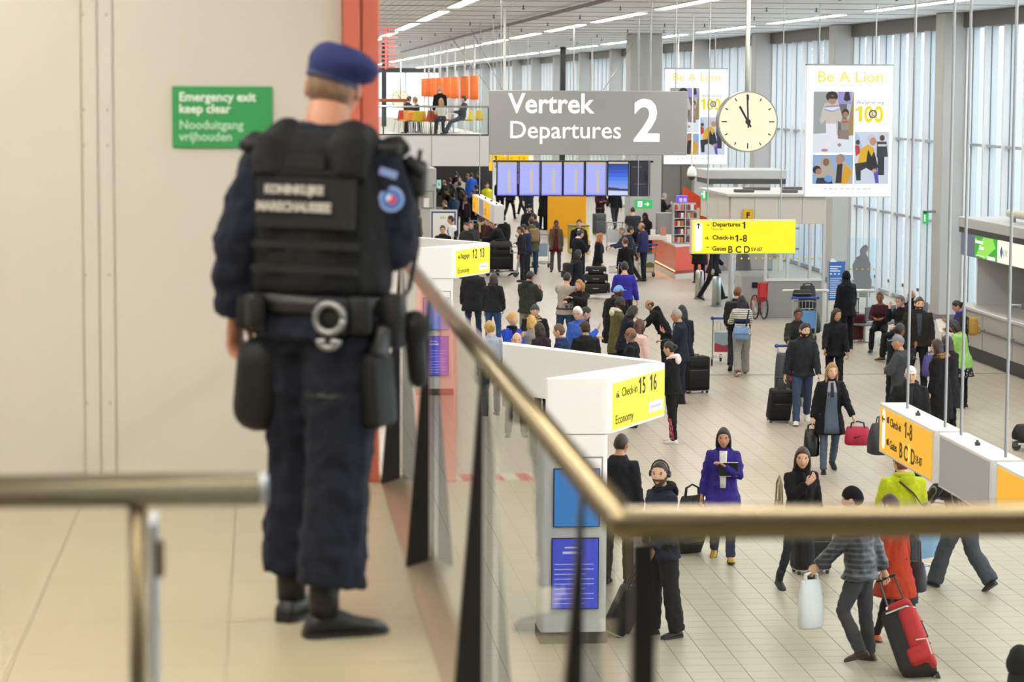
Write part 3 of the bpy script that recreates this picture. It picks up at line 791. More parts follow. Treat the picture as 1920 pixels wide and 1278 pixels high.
# diagonal stay wires of the big sign
mb = MB()
for p0, p1 in (((843, 66), (918, 168)), ((884, 57), (942, 168)), ((1193, 72), (1132, 168))):
    A = ony(p0[0], p0[1], 70); A.z = CEIL
    A = onz(p0[0], p0[1], CEIL - .02); B = ony(p1[0], p1[1], 56)
    o = MB().tube([A, B], .012, 5).obj('stay_wire', mat('#575654', .5, .5, name='wire')); tag(o, 'thin slanting stay wire ' + {843: 'to the left edge of the grey sign', 884: 'above the word Vertrek', 1193: 'from the dark post to the grey sign'}[p0[0]], 'wire', 'stay wires of the grey sign')
# camera dome
a = ony(1297, 326, 66)
t = thing('camera_dome', 'white security camera dome hanging near the orange kiosk', 'camera', (a.x, 66, a.z))
MB().ell([((0, 0, .2), (1, 0, 0), (0, 1, 0), .05, .05), ((0, 0, .12), (1, 0, 0), (0, 1, 0), .11, .11), ((0, 0, 0), (1, 0, 0), (0, 1, 0), .13, .13), ((0, 0, -.06), (1, 0, 0), (0, 1, 0), .12, .12)], 16).obj('housing', WHITE, t, True)
MB().ball((0, 0, -.07), .1, nu=14, nv=8).obj('lens_dome', mat('#3b3b3e', .15, name='smoked_dome'), t, True)
MB().tube([(0, 0, .15), (0, 0, CEIL - a.z)], .02, 8).obj('stem', WHITE, t)
# ------------------------------------------------------------------ check-in islands
WPAN = mat('#f6f6f4', .35, 0, 0, 0, 1, 0, .5, 'white_glossy_panel')
def rounded(poly, r=.06, n=4):
    out = []
    m = len(poly)
    for i in range(m):
        p, a, b = V(poly[i]).to_2d() if False else V((poly[i][0], poly[i][1])), V(poly[i - 1]), V(poly[(i + 1) % m])
        u, v = (a - p).normalized(), (b - p).normalized()
        rr = min(r, (a - p).length * .4, (b - p).length * .4)
        for k in range(n + 1):
            s = k / n
            q = p + u * rr * (1 - s) ** 2 + v * rr * s ** 2
            out.append((q.x, q.y))
    return out
def checkin(oy, nums, word, lab, screens):
    t = thing('checkin_portal', lab, 'check-in portal', (0, oy, 0))
    z0, z1 = 2.22, 2.80
    A, Fp, B = (2.875, 26.0), (3.60, 26.0), (4.41, 27.45)
    hd = MB()
    hd.prism(rounded([A, Fp, B, (4.2, 27.5)], .10), 'Z', z0, z1)
    hd.obj('head', WPAN, t)
    MB().prism(rounded([(4.40, 27.4), (4.34, 27.75), (2.84, 29.9), (2.80, 29.62)], .06), 'Z', z0, z1).obj('wing', WPAN, t)
    MB().prism(rounded([A, (3.575, 26.01), (3.575, 26.45), (2.875, 26.5)], .06), 'Z', .0, z0 - .01).obj('column', WPAN, t)
    MB().prism([(2.87, 25.99), (3.58, 25.99), (3.58, 26.46), (2.87, 26.5)], 'Z', .0, .12).obj('plinth', mat('#55524e', .5, name='plinth'), t)
    # lit yellow face between the two front corners
    d = (V((B[0], B[1])) - V((Fp[0], Fp[1]))).normalized(); n = V((d.y, -d.x))
    ang = math.degrees(math.atan2(d.y, d.x))
    L = (V(B) - V(Fp)).length
    q = link('sign_face', MB().b2((.06, -.012, .03), (L - .07, .006, z1 - z0 - .06), bev=.003).mesh('sign_face', glow('#fff200', 1.0)), t)
    q.location = (Fp[0] + .0 * n.x, Fp[1], z0); q.rotation_euler = (0, 0, R(ang))
    q.location = (Fp[0] + n.x * -.002, Fp[1] + n.y * -.002, z0)
    def tx(s, size, x, z, m=INK, bold=0, xs=1):
        o = text(s, size, (x, -.014, z), q, m, bold=bold, xs=xs)
    tx(word, .135, .28 if nums[0] == '15' else .24, .36, INK2, .001, .95); [numtext(nums[i_], .25, ((.78, 1.12)[i_], -.014, .33), q, INK, bold=.003, xs=.85, adv=.6) for i_ in (0, 1)]
    tx('Economy', .135, .10, .085, INK2, .001, 1.05)
    people_icon(q, .16, .36, .085, INK, -.015)
    MB().b2((1.08, -.014, .34), (1.10, -.011, .50)).obj('divider', glow('#fffbd0', 1.0), q)
    MB().b2((1.10, -.015, .09), (1.52, -.011, .21)).obj('label_plate', glow('#f4f4ff', 1.0), q)
    MB().b2((1.13, -.017, .135), (1.48, -.015, .165)).obj('small_print', glow('#c9c9d6', .9), q)
    # square slot in the column and screens below
    MB().b2((3.30, 25.992, 1.75), (3.52, 26.02, 1.98)).obj('slot_frame', mat('#8d8d8c', .4, name='slot'), t)
    MB().b2((3.315, 25.988, 1.765), (3.505, 26.02, 1.965)).obj('slot', WPAN, t)
    if screens:
        MB().b2((3.0, 25.975, 1.24), (3.49, 26.01, 1.86), bev=.004).obj('screen_frame', mat('#1d2a44', .4, name='screen_frame'), t)
        MB().b2((3.01, 25.97, 1.25), (3.48, 25.98, 1.85)).obj('screen', glow('#4c9df0', .95), t)
        MB().b2((2.985, 25.975, .37), (3.485, 26.01, 1.125), bev=.004).obj('screen_frame', mat('#1d2a44', .4, name='screen_frame'), t)
        s = MB().b2((2.995, 25.97, .38), (3.475, 25.98, 1.115)).obj('screen', glow('#5a63f2', .95), t)
        mb = MB()
        for i in range(9): mb.b2((3.01, 25.965, .43 + i * .052), (3.01 + (.42 if i % 3 else .33), 25.968, .437 + i * .052))
        mb.b2((3.1, 25.965, .96), (3.3, 25.968, .985)).b2((3.12, 25.965, 1.02), (3.26, 25.968, 1.035))
        mb.obj('text_rows', glow('#dfe3ff', 1.0), s)
checkin(0, ('15', '16'), 'Check-in', 'white check-in portal with yellow sign 15 16 Economy and blue screens', True)
checkin(21.7, ('12', '13'), 'Baggage', 'white check-in portal with yellow sign 12 13 Economy', True)

# ------------------------------------------------------------------ service counter at the right, under the facade
CG = mat('#a9a7a3', .5, 0, 0, .03, 2, 0, .4, 'grey_counter_panel')
t = thing('service_counter', 'long grey service counter with black plinth along the right wall', 'counter', (15.3, 44.0, 0))
Lc = 10.9
for i in range(5):
    MB().b2((.0, .02 + i * 2.18, .28), (.06, 2.16 + i * 2.18, 1.06), bev=.006).obj('panel', CG, t)
MB().b2((.03, 0, .0), (.9, Lc, .27)).obj('plinth', mat('#2b2a2a', .5, name='plinth_black'), t)
MB().b2((-.06, 0, 1.06), (.95, Lc, 1.13), bev=.01).obj('worktop', mat('#c4c1bc', .35, name='worktop'), t)
MB().b2((.05, Lc - .05, 0), (1.6, Lc, 1.06)).obj('end_panel', CG, t)
MB().tube([(-.06, .1, .72), (-.06, Lc - .1, .72)], .022, 8).obj('bumper_rail', mat('#3f3e3e', .4, .4, name='bumper'), t)
for i in range(6):
    MB().b2((-.05, .1 + i * 2.1, .70), (.02, .14 + i * 2.1, .74)).obj('bracket', mat('#3f3e3e', .4, .4, name='bumper'), t)
t = thing('counter_canopy', 'grey canopy with lit green and white adverts over the service counter', 'canopy', (15.3, 44.0, 2.2))
MB().b2((0, 0, .62), (2.2, Lc - .1, .84), bev=.01).obj('roof', mat('#b9b9b8', .45, name='canopy_roof'), t)
MB().b2((.02, 0, .50), (.2, Lc - .1, .62)).obj('shadow_gap', mat('#3a3a3c', .6, name='gap'), t)
MB().b2((.08, 0, .0), (.2, Lc - .1, .5)).obj('fascia', mat('#8d9099', .5, name='fascia'), t)
def ad(y0, y1, c, s, e=.95):
    p = MB().b2((.06, y0, .02), (.085, y1, .49)).obj('advert', glow(c, e), t)
    return p
p = ad(9.72, 10.75, '#6f7590', '', .6)
p = ad(8.0, 9.68, '#35a52c', '')
MB().prism([(9.5, .1), (8.9, .02), (8.1, .3), (8.3, .48), (9.0, .48)], 'X', .054, .059).obj('advert_glow', glow('#8ede4a', .95), t)
mb = MB()
for i, (y, l) in enumerate(((9.6, .05), (9.5, .05), (9.42, .06), (9.33, .05), (9.25, .06), (9.16, .05), (9.08, .06))): mb.b2((.05, y - l, .33), (.056, y, .39 if i else .42))
for i in range(4): mb.b2((.05, 9.28 - i * .09 - .06, .21), (.056, 9.28 - i * .09, .27 if i else .30))
mb.obj('advert_wording', glow('#ffffff', 1), t)
MB().b2((.05, 8.9, .06), (.056, 9.55, .075)).obj('advert_underline', glow('#ffffff', 1), t)
MB().b2((.05, 8.1, .03), (.056, 8.7, .10)).obj('advert_bar', glow('#ffffff', 1), t)
p = ad(5.6, 7.96, '#fff6e0', '')
MB().prism([(7.75, .25), (7.65, .38), (7.55, .25), (7.65, .12)], 'X', .054, .059).obj('blue_mark', mat('#3c66b8', .5, name='print_blue'), t)
text('( I I', .2, (.052, 7.5, .18), t, mat('#3c5c9a', .5, name='print_blue2'), rot=(90, 0, -90))
MB().tube([(.5, 6.8, 1.02), (.5, 8.6, 1.02)], .09, 12, True).obj('duct', mat('#c9c2b2', .5, name='duct'), t, True)
MB().tube([(.5, 4.2, 1.0), (.5, 6.4, 1.0)], .09, 12, True).obj('duct', mat('#c9c2b2', .5, name='duct'), t, True)
for y in (7.1, 8.3, 4.8, 6.0): MB().b2((.45, y, .84), (.55, y + .06, .98)).obj('duct_foot', mat('#8c8a86', .5, name='duct_foot'), t)
wb = struct('wall_counter', MB().b2((16.75, 44, 0), (16.85, 54.7, 2.8)), mat('#85827e', .6, name='counter_back'))
for i in range(5):
    MB().b2((16.72, 44.1 + 1.65 * i, .95), (16.75, 45.7 + 1.65 * i, 2.25), bev=.004).obj('panel', mat('#7c7976', .55, name='counter_back_panel'), wb)
struct('trim_33', MB().b2((15.6, 54.25, 1.13), (16.7, 54.35, 2.3)), mat('#dcdcda', .5, name='white_side_panel'))

# ------------------------------------------------------------------ glazed entrance box F
BEI = mat('#c5bfb6', .6, 0, 0, .03, 2, 0, .4, 'beige_panel')
YV = 63.6
q = lambda px: ony(px, 400, YV).x
en = struct('wall_entrance', MB().b2((q(1370), YV, 2.40), (q(1548), YV + 4.2, 2.55)), BEI)
for i in range(4):
    w4 = (q(1548) - q(1370)) / 4
    MB().b2((q(1370) + w4 * i + .004, YV - .02, 2.40), (q(1370) + w4 * (i + 1) - .004, YV + .06, 3.10), bev=.004).obj('panel', BEI, en)
for i in range(3):
    MB().b2((q(1370) - .03, YV + .1 + i * 1.4, 2.40), (q(1370) + .03, YV + 1.49 + i * 1.4, 3.10), bev=.004).obj('panel', BEI, en)
MB().b2((q(1370) - .1, YV - .1, 3.10), (q(1548) + .1, YV + 4.35, 3.16)).obj('roof', mat('#b9b8b5', .5, name='entrance_roof'), en)
MB().tube([(q(1371), YV - .02, 0), (q(1371), YV - .02, 2.4)], .06, 10).obj('post', steel('#c9cbcc', .3), en)
for px in (1437, 1478, 1520, 1546):
    MB().b2((q(px) - .035, YV - .03, 0), (q(px) + .035, YV + .05, 2.4)).obj('mullion', mat('#c9ccce', .4, .4, name='alu_mullion'), en)
for p0, p1 in ((1437, 1478), (1478, 1520), (1520, 1546)):
    MB().b2((q(p0) + .04, YV, .97), (q(p1) - .04, YV + .012, 2.38)).obj('pane', WINGLASS, en)
MB().b2((q(1437), YV - .06, 0), (q(1541), YV, .95), bev=.006).obj('lower_panel', mat('#8f8e8c', .5, 0, 0, .04, 4, 0, .4, 'grey_lower_panel'), en)
MB().b2((q(1436), YV - .08, .95), (q(1543), YV + .05, 1.0)).obj('sill', mat('#d5d5d3', .4, name='sill'), en)
dm = MB().ball((0, 0, 0), (.028, .004, .028), nu=8, nv=4).mesh('glass_marker', mat('#d9c400', .5, name='yellow_marker'))
for i in range(13):
    o = link('glass_marker', dm, en); o.location = (q(1378 + i * 13.3), YV - .035, 1.52 - .0 * i)
MB().b2((q(1376), YV + 3.0, 0), (q(1430), YV + 3.02, 2.4)).obj('pane', WINGLASS, en)
MB().b2((q(1376), YV + 2.98, 1.55), (q(1545), YV + 3.03, 1.6)).b2((q(1376), YV + 2.98, 2.1), (q(1545), YV + 3.03, 2.14)).obj('transom', mat('#9da0a2', .4, .4, name='alu_dark'), en)
xw = q(1370) - .03
for i, (u, v, l) in enumerate(((.3, 1.0, .5), (.8, 2.4, .7), (1.5, .8, .4), (1.9, 2.6, .5))):
    MB().b2((q(1370) + u, YV + v, 3.16), (q(1370) + u + l, YV + v + .25, 3.24), bev=.01).obj('cable_tray', mat('#5d5c5a', .6, name='cable_tray'), en)
t = thing('exit_sign', 'small green exit sign on the side wall of the entrance box', 'sign', (xw, 66.9, 2.86))
MB().b2((-.04, 0, 0), (.0, .75, .29), bev=.004).obj('panel', glow('#35c060', .85), t)
MB().b2((-.045, .12, .05), (-.04, .34, .24)).b2((-.045, .44, .12), (-.04, .64, .17)).obj('door_symbol', GW, t)
# machines inside and before the entrance
def box_thing(name, label, cat, a, b, m, bev=.02, parts=()):
    t = thing(name, label, cat, (a[0], a[1], a[2]))
    d = V(b) - V(a)
    MB().b2((0, 0, 0), d, bev=bev, seg=2).obj('body', m, t)
    for nm, p0, p1, mm in parts: MB().b2(p0, p1, bev=.004).obj(nm, mm, t)
    return t
p = onz(1374, 584); 
box_thing('ticket_gate', 'grey sloped ticket gate inside the entrance', 'gate', (p.x, 64.4, 0), (p.x + .75, 65.3, 1.05), mat('#a9a8a5', .4, name='gate_grey'), .05, [('top_plate', (.02, .02, 1.04), (.73, .88, 1.09), mat('#bcbbb8', .4, name='gate_top')), ('reader', (.3, -.02, .7), (.45, .02, .85), BLACK)])
bo = MB().ell([((0, 0, 0), (1, 0, 0), (0, 1, 0), .13, .13), ((0, 0, .75), (1, 0, 0), (0, 1, 0), .115, .115), ((0, 0, .8), (1, 0, 0), (0, 1, 0), .09, .09)], 16)
bm_ = bo.mesh('shell', steel('#c2c0bb', .3), True)
for px, py, lab in ((1311, 560, 'steel bollard by the legs of the striding man in suit'), (1343, 574, 'nearer steel bollard before the glass entrance')):
    p = onz(px, py); t = thing('bollard', lab, 'bollard', (p.x, p.y, 0)); link('shell', bm_, t)
    MB().tube([(0, 0, 0), (0, 0, .03)], .15, 16).obj('foot_ring', steel('#8d8b87', .4), t)
# trolley barrier rails
def barrier(px0, px1, Y, lab, zr=.98):
    a, b = ony(px0, 540, Y).x, ony(px1, 540, Y).x
    t = thing('barrier_rail', lab, 'railing', (a, Y, 0))
    MB().tube([(0, 0, zr), (b - a, 0, zr)], .045, 10, True).obj('rail', steel('#c4c4c1', .35), t, True)
    for x in (.35 * (b - a) * (1 if px0 < 1500 else 0) + .1, b - a - .12):
        MB().tube([(x, 0, 0), (x, 0, zr)], .035, 8).obj('post', steel('#b4b4b1', .35), t)
    return t
barrier(1470, 1551, 60.0, 'grey tubular barrier with posts before the entrance counter')
barrier(1600, 1636, 60.0, 'short grey tubular barrier beside the sitting woman')
# red reel-like fire hose and cart bracket
p = ony(1424, 560, 63.15); p.z = 0
t = thing('wheelchair', 'folded red wheelchair standing at the entrance post', 'wheelchair', (p.x, p.y, 0), R(8))
for sx in (-.12, .12):
    o = MB()
    pts = [(sx, .3 * math.cos(R(a)), .32 + .3 * math.sin(R(a))) for a in range(0, 361, 20)]
    o.tube(pts, .022, 6).obj('wheel', BLACK, t)
    w_ = MB()
    for a in range(0, 180, 30): w_.tube([(sx, .29 * math.cos(R(a)), .32 + .29 * math.sin(R(a))), (sx, -.29 * math.cos(R(a)), .32 - .29 * math.sin(R(a)))], .006, 4)
    w_.obj('spokes', steel(), t)
    MB().tube([(sx, -.3, .95), (sx, -.25, .92), (sx, -.22, .5), (sx, .25, .5), (sx, .3, .12)], .02, 6).obj('frame_tube', mat('#b5262a', .4, name='red_frame_paint'), t)
MB().b2((-.1, -.2, .46), (.1, .24, .56), bev=.03).obj('seat', mat('#a81f25', .6, name='red_seat'), t)
MB().b2((-.11, -.27, .56), (.11, -.21, .96), bev=.025).obj('backrest', mat('#a81f25', .6, name='red_seat'), t)
# blue information board
a = ony(1553, 490, 62.3); b = ony(1584, 556, 62.3)
t = thing('info_board', 'tall blue information board with white text on posts', 'board', (a.x, 62.3, 0))
hb = a.z; w_ = b.x - a.x
MB().b2((0, 0, .55), (w_, .03, hb), bev=.003).obj('panel', mat('#2f66ad', .45, name='board_blue'), t)
for x in (0, w_): MB().b2((x - .015, -.01, 0), (x + .015, .045, hb + .03)).obj('post', steel(), t)
mb = MB()
for i in range(11): mb.b2((.05, -.004, .62 + i * .048), (.05 + w_ * (.55 + .25 * ((i * 7) % 3) / 2), 0, .634 + i * .048))
for i in range(3): mb.b2((.05 + .1 * i, -.004, 1.2), (.1 + .1 * i, 0, 1.235))
mb.obj('text_lines', mat('#d7e2f2', .5, name='print_white'), t)
mb = MB()
for i in range(3): mb.b2((.05, -.004, 1.28 + i * .055), (.05 + w_ * (.6, .45, .65)[i], 0, 1.305 + i * .055))
mb.b2((.05, -.004, 1.52), (.2, 0, 1.56)).prism([(.06, 1.57), (.16, 1.57), (.14, 1.61), (.11, 1.59), (.08, 1.61)], 'Y', -.004, 0)
mb.obj('text_lines', mat('#e3ebf6', .5, name='print_white2'), t)
# printed standing figure on the door glass
a = ony(1618, 456, 66); b = ony(1618, 536, 66)
t = thing('printed_standee', 'grey translucent printed human figure on the door glass', 'standee', (a.x, 66, b.z - .3))
hs = a.z - b.z + .3
P2 = lambda pts: [(x * hs, z * hs) for x, z in pts]
MB().prism(P2([(-.14, 0), (-.13, .3), (-.17, .35), (-.19, .6), (-.12, .74), (-.05, .78), (-.055, .88), (0, .95), (.06, .98), (.1, .93), (.09, .86), (.06, .82), (.1, .74), (.15, .62), (.15, .4), (.18, .3), (.15, 0)]), 'Y', 0, .006).obj('figure', mat('#83878c', .5, name='print_figure'), t)
MB().b2((-.3 * hs, .008, 0), (.3 * hs, .014, hs * 1.1)).b2((-.3 * hs, .0, -(b.z - .3)), (.3 * hs, .02, 0)).obj('glass_leaf', WINGLASS, t)
for i in range(5): o = link('glass_marker', dm, t); o.location = (-.22 * hs + .11 * hs * i, -.01, .52 * hs)

# ------------------------------------------------------------------ orange kiosk
ORG = mat('#d8481a', .25, 0, 0, .05, 1.5, 0, .5, 'orange_lacquer')
A, B, C, D = onz(1222, 500), onz(1266, 524), onz(1300, 519), onz(1300, 490)
t = thing('kiosk_counter', 'orange lacquered kiosk counter with lit foot strip', 'counter', (0, 0, 0))
pl = [(A.x, A.y), (B.x, B.y), (C.x + .3, C.y - .1), (C.x + .3, C.y + 4), (A.x + .6, A.y + .4)]
def inset(pl, d):
    cx = sum(p[0] for p in pl) / len(pl); cy = sum(p[1] for p in pl) / len(pl)
    return [(p[0] + (cx - p[0]) * d, p[1] + (cy - p[1]) * d) for p in pl]
MB().prism(pl, 'Z', .26, 1.0).obj('body', ORG, t)
MB().prism(inset(pl, -.02), 'Z', 1.0, 1.05).obj('worktop', mat('#d9d0c6', .3, name='kiosk_top'), t)
MB().prism(inset(pl, .02), 'Z', .0, .16).obj('plinth', mat('#cfc7bb', .4, name='kiosk_plinth'), t)
MB().prism(inset(pl, .035), 'Z', .16, .26).obj('recess', mat('#a8431d', .4, name='kiosk_recess'), t)
d = (V((B.x, B.y)) - V((A.x, A.y)))
o = link('foot_light', MB().b2((-.01, 0, .235), (.01, d.length * .95, .255)).mesh('foot_light', glow('#ffb25a', 9.0)), t); o.location = (A.x + .02, A.y - .05, 0); o.rotation_euler = (0, 0, math.atan2(-d.x, d.y) if False else math.atan2(d.y, d.x) - math.pi / 2)
mid = V((A.x, A.y)) + d * .42
o = text('?i', .34, (mid.x - .04, mid.y, .48), t, mat('#8c2c10', .4, name='dark_orange'), rot=(90, 0, math.degrees(math.atan2(d.y, d.x))))
kx = (A.x + C.x) / 2
# rack with goods
k0 = ony(1262, 470, 77.5)
t = thing('display_rack', 'kiosk display rack with small red and white packets', 'rack', (k0.x, 77.5, 1.05))
MB().b2((0, .3, 0), (.75, .34, 1.25)).b2((0, 0, 0), (.03, .34, 1.25)).b2((.36, 0, 0), (.39, .34, 1.25)).obj('frame', mat('#bdbcb9', .5, name='rack_frame'), t)
for i in range(5): MB().b2((0, 0, .02 + i * .25), (.75, .34, .04 + i * .25)).obj('shelf', mat('#cfcecb', .5, name='rack_shelf'), t)
pkm = [MB().b2((0, 0, 0), (.085, .05, .16), bev=.006).mesh('packet', mat(c, .5, name='packet')) for c in ('#b3302a', '#e3ddd2', '#7d2f3c', '#39434f', '#c96a2a', '#b9b1a8')]
pn = 0
for i in range(5):
    for j in range(7):
        o = link('packet', pkm[(i * 3 + j * 5) % 6]); o.location = (k0.x + .03 + j * .103, 77.52, 1.05 + .042 + i * .25)
        tag(o, ('red', 'cream', 'wine red', 'slate', 'orange', 'beige')[(i * 3 + j * 5) % 6] + ' packet, ' + ORD[j] + ' from the left on the ' + ORD[i] + ' rack shelf from below', 'packet', 'packets on the kiosk rack')
t = thing('kiosk_backwall', 'tall orange and grey back wall of the kiosk', 'wall unit', (ony(1281, 400, 83).x, 83, 0))
MB().b2((0, 0, 0), (1.15, .15, 2.05), bev=.02).obj('orange_panel', ORG, t)
MB().prism([(0, 2.05), (.95, 2.05), (.0, 2.6)], 'Y', 0, .15).obj('slanted_top', ORG, t)
MB().b2((-.9, -.3, 0), (-.02, .1, 1.75), bev=.02).obj('grey_cabinet', mat('#8f8e8b', .5, name='cabinet_grey'), t)
MB().b2((.15, -.05, 1.5), (.55, 0, 1.9)).obj('poster', mat('#e7c9b0', .6, name='poster'), t)
c = ony(1279, 374, 82)
t = thing('cube_lamp', 'glowing violet advertising cube above the kiosk', 'lamp', (c.x, 82, c.z))
MB().b2((-.17, -.15, -.13), (.17, .19, .13), bev=.01).obj('cube', glow('#7a4fe0', .9), t)
MB().b2((-.12, -.156, -.06), (-.02, -.15, .06)).b2((.02, -.156, -.06), (.12, -.15, .06)).obj('symbol', glow('#c9b4ff', 1.0), t)
MB().tube([(0, 0, -.13), (0, 0, -c.z)], .03, 8).obj('stand', ROD, t)
t = thing('leaflet_holder', 'white leaflet holder standing on the kiosk counter', 'holder', (ony(1240, 462, 79).x, 79.3, 1.05))
MB().b2((-.35, 0, 0), (.25, .25, .14), bev=.01).obj('tray', mat('#e6e2da', .4, name='tray'), t)
MB().b2((.02, .02, .14), (.2, .06, .42)).obj('leaflet', mat('#c98878', .5, name='leaflet'), t)
MB().b2((-.3, .02, .14), (-.15, .06, .34)).obj('leaflet', mat('#f0efe8', .5, name='leaflet2'), t)
# grey column blocks by the kiosk and under the gallery
def pillar(n, px0, px1, Y, dy, z1=CEIL, m=COLM):
    return struct('trim_%d' % n, MB().b2((ony(px0, 400, Y).x, Y, 0), (ony(px1, 400, Y).x, Y + dy, z1), bev=.02), m)
pillar(34, 1180, 1239, 89.5, 1.2)
struct('trim_35', MB().b2((ony(1180, 400, 89.4).x - .02, 89.44, 0), (ony(1239, 400, 89.4).x + .02, 90.75, .55)), mat('#7d7b78', .5, name='column_base'))
sb = struct('wall_shop', MB().b2((ony(1240, 380, 100).x, 100, 0), (17.0, 100.3, 4.2)), mat('#6c6a68', .6, name='shop_wall'))
for i in range(4): MB().b2((ony(1240, 380, 100).x + .05 + i * .75, 99.95, .2), (ony(1240, 380, 100).x + .75 + i * .75, 100, 2.75), bev=.005).obj('panel', mat('#77736f', .55, name='shop_panel'), sb)
cl = ['#e9e2d2', '#b9ad86', '#a59b6a', '#cfc3a5']
for i in range(4): MB().b2((ony(1240, 380, 100).x + .05 + i * .75, 99.93, 2.95), (ony(1240, 380, 100).x + .75 + i * .75, 99.98, 3.55)).obj('picture_panel', glow(cl[i], .7), sb)
# yellow desks under the screens
t = thing('yellow_desk', 'olive yellow service desk under the departure screens', 'desk', (ony(1074, 400, 88).x, 88.6, 0))
wd = ony(1108, 400, 88).x - ony(1074, 400, 88).x
MB().b2((0, 0, 0), (wd, .9, .98), bev=.01).obj('body', mat('#b09b16', .5, name='olive_yellow'), t)
MB().b2((wd - .12, -.02, 0), (wd + .02, .9, .98), bev=.01).obj('side_panel', mat('#d3b800', .5, name='bright_yellow'), t)
MB().b2((-.02, -.03, .98), (wd + .04, .93, 1.01)).obj('worktop', mat('#5f5a35', .4, name='desk_top'), t)
t = thing('partition', 'bright amber partition wall behind the waiting group', 'partition', (ony(1027, 400, 99).x, 99, 0))
wd = ony(1099, 400, 99).x - ony(1027, 400, 99).x
MB().b2((0, 0, 0), (wd, .1, 1.95), bev=.01).obj('panel', mat('#eaa400', .5, name='amber_panel'), t)
MB().b2((0, .1, 1.95), (wd, .2, 2.05)).obj('cap_rail', GREYP, t)

# ------------------------------------------------------------------ cafe gallery across the hall
YCf = 93.0
ex = ony(917, 250, YCf).x
cf = struct('floor_cafe', MB().b2((XL, YCf + .02, MZ - 1.15), (ex, 150, MZ - .02)), mat('#bdbab5', .4, name='gallery_floor'))
wj = ony(809, 280, YCf).x
xx = wj
segs = [(wj, ex)] + [(wj - 3.1 * (i + 1), wj - 3.1 * i) for i in range(5)]
for a, b in segs:
    MB().b2((a + .012, YCf - .03, MZ - 1.15), (b - .012, YCf + .05, MZ - .03), bev=.008).obj('fascia_panel', mat('#d6d5d3', .5, 0, 0, 0, 1, 0, .4, 'fascia_white'), cf)
MB().b2((XL, YCf - .04, MZ - .03), (ex + .02, YCf + .1, MZ + .02)).obj('edge_trim', mat('#3a3a3a', .5, name='edge_trim'), cf)
t = thing('cafe_railing', 'glass railing with steel handrail along the cafe gallery', 'railing', (0, YCf + .05, MZ))
MB().tube([(-3, 0, 1.02), (ex, 0, 1.02)], .035, 8).obj('handrail', steel('#b5b4b0', .3), t)
for i in range(8):
    a = ex - .05 - i * 1.37
    MB().b2((a - 1.33, -.006, .04), (a, .006, .98)).obj('pane', GLASS, t)
for px in (719, 808, 916):
    MB().b2((ony(px, 230, YCf).x - .025, .0, 0), (ony(px, 230, YCf).x + .025, .05, 1.02)).obj('post', mat('#4b4b4a', .4, .4, name='rail_post'), t)
# orange pendant lamps in a row along the gallery edge
ORL = mat('#e8702f', .6, 0, .12, name='orange_shade')
shm = MB().ell([((0, 0, z), (1, 0, 0), (0, 1, 0), .172, .172) for z in (0, .3, .6, .9)], 18).mesh('shade', ORL, True)
for i, px in enumerate((889, 871, 853, 838, 825, 814, 804, 796)):
    y = 96.5 + i * 5.0
    x = ony(px, 163, y).x
    t = thing('drum_lamp', ['nearest and biggest orange drum lamp of the cafe row', 'second nearest orange drum lamp of the cafe row', 'third nearest orange drum lamp of the cafe row', 'fourth orange drum lamp counted from the big one', 'fifth orange drum lamp counted from the big one', 'sixth orange drum lamp counted from the big one', 'seventh orange drum lamp, next to the farthest', 'farthest and smallest orange drum lamp of the row'][i], 'lamp', (x, y, 5.37), 0, 'orange drum lamps over the cafe')
    link('shade', shm, t)
    MB().tube([(0, 0, .85), (0, 0, CEIL - 5.37)], .04, 6).tube([(0, 0, -1.27), (0, 0, .1)], .05, 6).obj('pole', mat('#dcdcd8', .4, name='lamp_pole'), t)
# bench and tables on the gallery
p0, p1 = ony(705, 186, 104), ony(766, 186, 104)
t = thing('wooden_counter', 'reddish wooden bar counter on the cafe gallery', 'counter', (p0.x, 104, MZ))
MB().b2((-3, 0, 1.12), (p1.x - p0.x, .5, 1.25), bev=.01).obj('top', mat('#9c4a30', .5, name='red_wood'), t)
MB().b2((-3, .1, 0), (-2.9, .4, 1.12)).obj('leg', steel(), t)
MB().b2((p1.x - p0.x - .2, .1, 0), (p1.x - p0.x - .1, .4, 1.12)).obj('leg', steel(), t)
o = MB().b2((-.1, -.1, 0), (.1, .1, CEIL - MZ), bev=.01).obj('post', mat('#2c2a2a', .4, name='dark_post2')); o.location = (ony(720, 200, 112).x, 112, MZ); tag(o, 'dark post on the cafe gallery near the far clock', 'post')
sh = []
def chair(px, Y, c, lab, rz):
    t = thing('cafe_chair', lab, 'chair', (ony(px, 220, Y).x, Y, MZ), rz, 'shell chairs of the cafe')
    mb = MB()
    rings = []
    for i in range(9):
        a = i / 8
        if a < .5: p = V((0, .22 - a * .8, .45 + .02 * abs(a - .25)))
        else: p = V((0, -.18 - (a - .5) * .16, .45 + (a - .5) * .78))
        w_ = .22 + .03 * math.sin(a * 3.14)
        rings.append([p + V((-w_, 0, .05 if a < .5 else 0)), p + V((0, 0, -.012)), p + V((w_, 0, .05 if a < .5 else 0)), p + V((w_, 0, .065 if a < .5 else .015)), p + V((0, .012 if a > .5 else 0, .012)), p + V((-w_, 0, .065 if a < .5 else .015))])
    mb.loft(rings).obj('shell', mat(c, .35, name='chair_shell'), t, True)
    for sx in (-1, 1):
        for sy in (-1, 1):
            MB().tube([(sx * .16, sy * .14, .44), (sx * .22, sy * .2, 0)], .012, 5).obj('leg', steel(), t)
CI = {}
